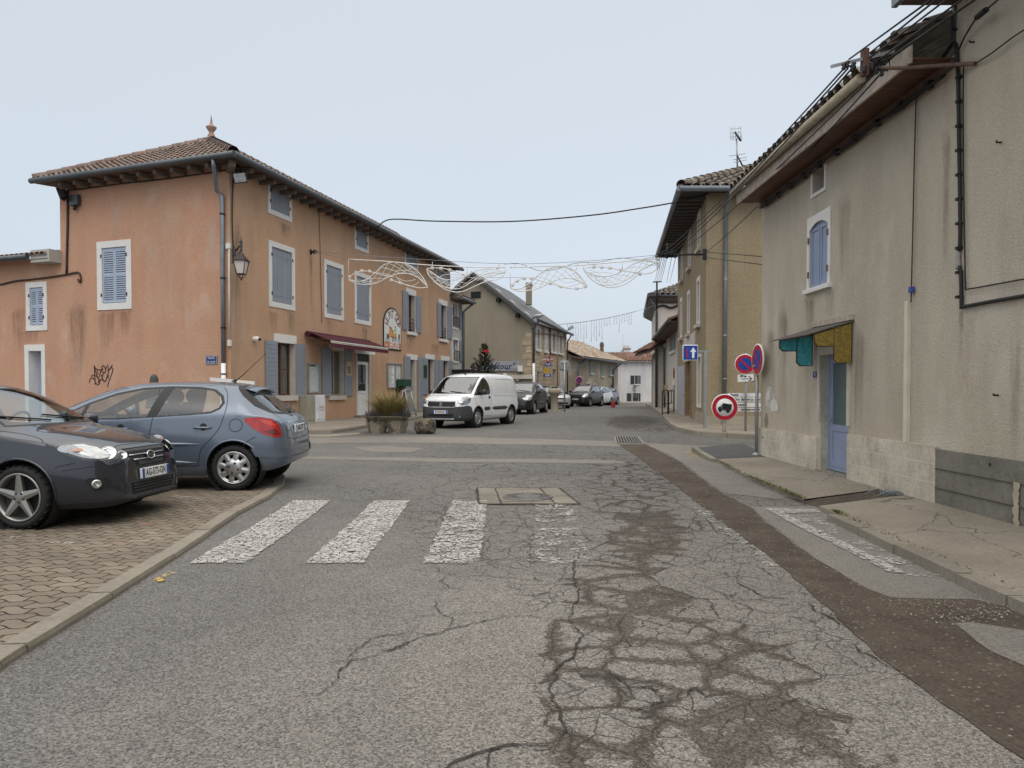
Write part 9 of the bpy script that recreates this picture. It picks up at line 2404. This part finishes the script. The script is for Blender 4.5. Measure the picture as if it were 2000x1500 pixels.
build_car('white_van', 'white panel van with a dark front bumper parked before the pink shop', 'van', PVAN, WHITEC, math.atan2(-.92, -.40), ('f', 1, gv), gv.z, None, 'DY-070-SC', None, xvan, CGLASSD)
# black hatchback facing the camera
PDAC = dict(L=4.02, fa=3.22, ra=.63, r=.31, wd=.873, gap=.045, rimr=.19, wheel='steel',
 top=[(0, .6), (.03, .85), (.1, 1.0), (.25, 1.12), (.5, 1.36), (.65, 1.46), (1.1, 1.52), (1.7, 1.53), (2.1, 1.50), (2.4, 1.40), (2.75, 1.20), (2.98, 1.07), (3.08, 1.03), (3.4, .99), (3.7, .93), (3.88, .85), (3.96, .74), (4.0, .6), (4.02, .48)],
 zb=[(0, .42), (.1, .32), (.5, .24), (3.5, .2), (4.02, .25)], w=[(0, .6), (.05, .74), (.2, .83), (.7, .868), (3.3, .87), (3.6, .84), (3.8, .775), (3.94, .68), (4.02, .52)],
 belt=[(0, .55), (.1, .9), (.5, 1.02), (1.7, 1.0), (2.9, .96), (3.3, .92), (3.7, .83), (3.9, .7), (4.02, .45)],
 wr=[(0, .5), (.3, .6), (.6, .58), (2.0, .59), (2.6, .64), (3.0, .68), (3.4, .70), (3.8, .62), (4.02, .42)], crown=[(0, .02), (.4, .055), (2, .06), (3, .045), (4.02, .04)],
 side=[([(2.95, 1.0), (2.0, 1.01), (.9, 1.06), (.75, 1.12), (.85, 1.35), (1.1, 1.44), (1.7, 1.455), (2.1, 1.41), (2.5, 1.26)], [[(1.7, 1.04), (.95, 1.085), (.85, 1.14), (.93, 1.33), (1.15, 1.415), (1.6, 1.43)], [(1.8, 1.035), (1.7, 1.43), (2.05, 1.385), (2.45, 1.245), (2.85, 1.03)]])],
 screen=[(-.66, 1.045), (.66, 1.045), (.61, 1.25), (.57, 1.455), (-.57, 1.455), (-.61, 1.25)], rear=[(-.58, 1.08), (.58, 1.08), (.5, 1.42), (-.5, 1.42)],
 panels=[('headlight', [(3.52, .90), (3.66, .92), (3.82, .86), (3.94, .76), (3.96, .68), (3.86, .655), (3.70, .70), (3.58, .78)], 'side', HEADL, .003), ('grille', [(-.36, .73), (.36, .73), (.34, .64), (-.34, .64)], 'front', PLK, -.003), ('lower_intake', rrect(-.5, .5, .30, .42, .04), 'front', PLK, -.003)],
 lines=[[(1.75, 1.46), (1.76, 1.0), (1.78, .6), (1.75, .3)], [(2.85, 1.0), (2.9, .7), (2.86, .3)], [(.8, 1.3), (.75, 1.0), (.95, .6), (1.0, .3)]], xlines=[('front', [(-.46, .76), (0, .765), (.46, .76)])],
 handles=[(1.15, .95, .88), (2.2, 2.0, .87)], mould=[(1.05, 2.75, .55, .03, None)], mirror=(2.72, 1.03), mirmat=PLAST, wiper=1.07, seat=(1.9, 1.0, .55), dash=2.6, dashz=1.0, platez=.52, rplatez=.8)
BLACKC = car_paint('black_paint', (.007, .007, .008), .0, .4, .35)
def xdac(t, cast, side, ribbon):
 l, n_ = cast(V3((6, 0, .70)), V3((-1, 0, 0))); mb = MB(); f = lambda a, b: l + V3((.015, a * .07, b * .07)); mb.add([f(-.9, .7), f(-.4, .7), f(-.3, .35), f(.3, .35), f(.4, .7), f(.9, .7), f(.75, -.2), f(0, -.9), f(-.75, -.2)], [tuple(range(9))]); lob(mb, 'front_badge', CHROME, t)
 for s in (1, -1): lamp(t, cast, (6, s * .60, .775), (-1, 0, 0), .06, CHROME, None, (0, s * .4, .2))
 mb = MB(); mb.tube([cast(V3((6, y, .56)), V3((-1, 0, 0)))[0] + V3((.006, 0, 0)) for y in lin(-.6, .6, .1)], .006, 4); lob(mb, 'bumper_crease', PLK, t)
gd = G(1044, 809)
build_car('parked_car', 'small black hatchback with big pale headlights behind the white van', 'car', PDAC, BLACKC, math.atan2(-.96, -.26), ('f', 1, gd), gd.z, None, 'AD-138-BY', None, xdac, CGLASSD)
# cars further down the street
PHAT = dict(PDAC); PHAT['panels'] = [p for p in PDAC['panels']]; PHAT['wheel'] = 'five'
PSUV = dict(PHAT); sc_ = lambda l, kx, kz: [(a * kx, b * kz) for a, b in l]
for k in ('top', 'zb', 'belt', 'crown'): PSUV[k] = sc_(PDAC[k], 1.09, 1.08)
for k in ('w', 'wr'): PSUV[k] = sc_(PDAC[k], 1.09, 1.04)
PSUV.update(L=4.02 * 1.09, fa=3.22 * 1.09, ra=.63 * 1.09, r=.35, wd=.91, rimr=.24, side=[(sc_(a, 1.09, 1.08), [sc_(q, 1.09, 1.08) for q in b]) for a, b in PDAC['side']], screen=[(y * 1.04, z * 1.08) for y, z in PDAC['screen']], rear=[(y * 1.04, z * 1.08) for y, z in PDAC['rear']],
 panels=[(n_, [(a * (1.09 if v_ == 'side' else 1.04), b * 1.08) for a, b in pl], v_, m_, o_) for n_, pl, v_, m_, o_ in PDAC['panels']], lines=[sc_(q, 1.09, 1.08) for q in PDAC['lines']], xlines=[], handles=[], mould=[], mirror=(2.72 * 1.09, 1.12), wiper=1.155, platez=.58, seat=(2.0, 1.1, .62), dash=2.85, dashz=1.08)
PHAT.update(xlines=[], handles=[], mould=[])
GREYC = car_paint('grey_car_paint', (.13, .13, .135), .5, .35); DGREY = car_paint('charcoal_car_paint', (.035, .036, .04), .4, .3); SILV = car_paint('silver_car_paint', (.42, .43, .45), .6, .3); WHT = car_paint('white_car_paint', (.62, .63, .65), .1, .35)
def far_car(label, sp, paint, u, Y, hd, ref=('f', 1), txt=None):
 p = at(u, 780, Y); p.z = g(Y)
 build_car('parked_car', label, 'car', sp, paint, hd, (*ref, p), p.z, 'cars parked along the far street', txt, None, None, CGLASSD)
H1 = math.atan2(-.93, -.36)
far_car('charcoal estate car turned tail on between the black hatchback and the round sign pole', PHAT, DGREY, 1083, 46.5, math.atan2(.95, -.05), ('r', -1))
far_car('silver and black small hatchback behind the round sign pole', PHAT, SILV, 1110, 49.5, math.atan2(-.80, .25), ('f', 1), 'CK-482-RT')
far_car('black off roader behind the silver hatchback', PSUV, BLACKC, 1153, 55.0, math.atan2(-.90, -.42), ('f', 1), 'EB-251-KL')
far_car('white off roader between the black and the grey ones in the far row', PSUV, WHT, 1172, 62.0, math.atan2(-.88, -.46), ('f', 1))
far_car('grey off roader at the far end of the parked row', PSUV, GREYC, 1187, 67.5, math.atan2(-.88, -.46), ('f', 1))
fi = thing('dark_cone', 'small dark rounded cone just showing over the roof of the blue car', 'cone', at(301, 742, 13.5))
c = at(301, 745, 13.5)
mk('cap', M('cone_dark', (.05, .05, .052), .6, fine=.4, fs=40), fi, lambda mb: mb.lathe([(.16, -.5), (.085, -.08), (.07, .06), (.05, .11), (.02, .135), (.001, .14)], c, n=14)); mk('stand', IRONB, fi, lambda mb: mb.tube([V3((c.x, c.y, g(13.5))), c + V3((0, 0, -.45))], .04, 6))
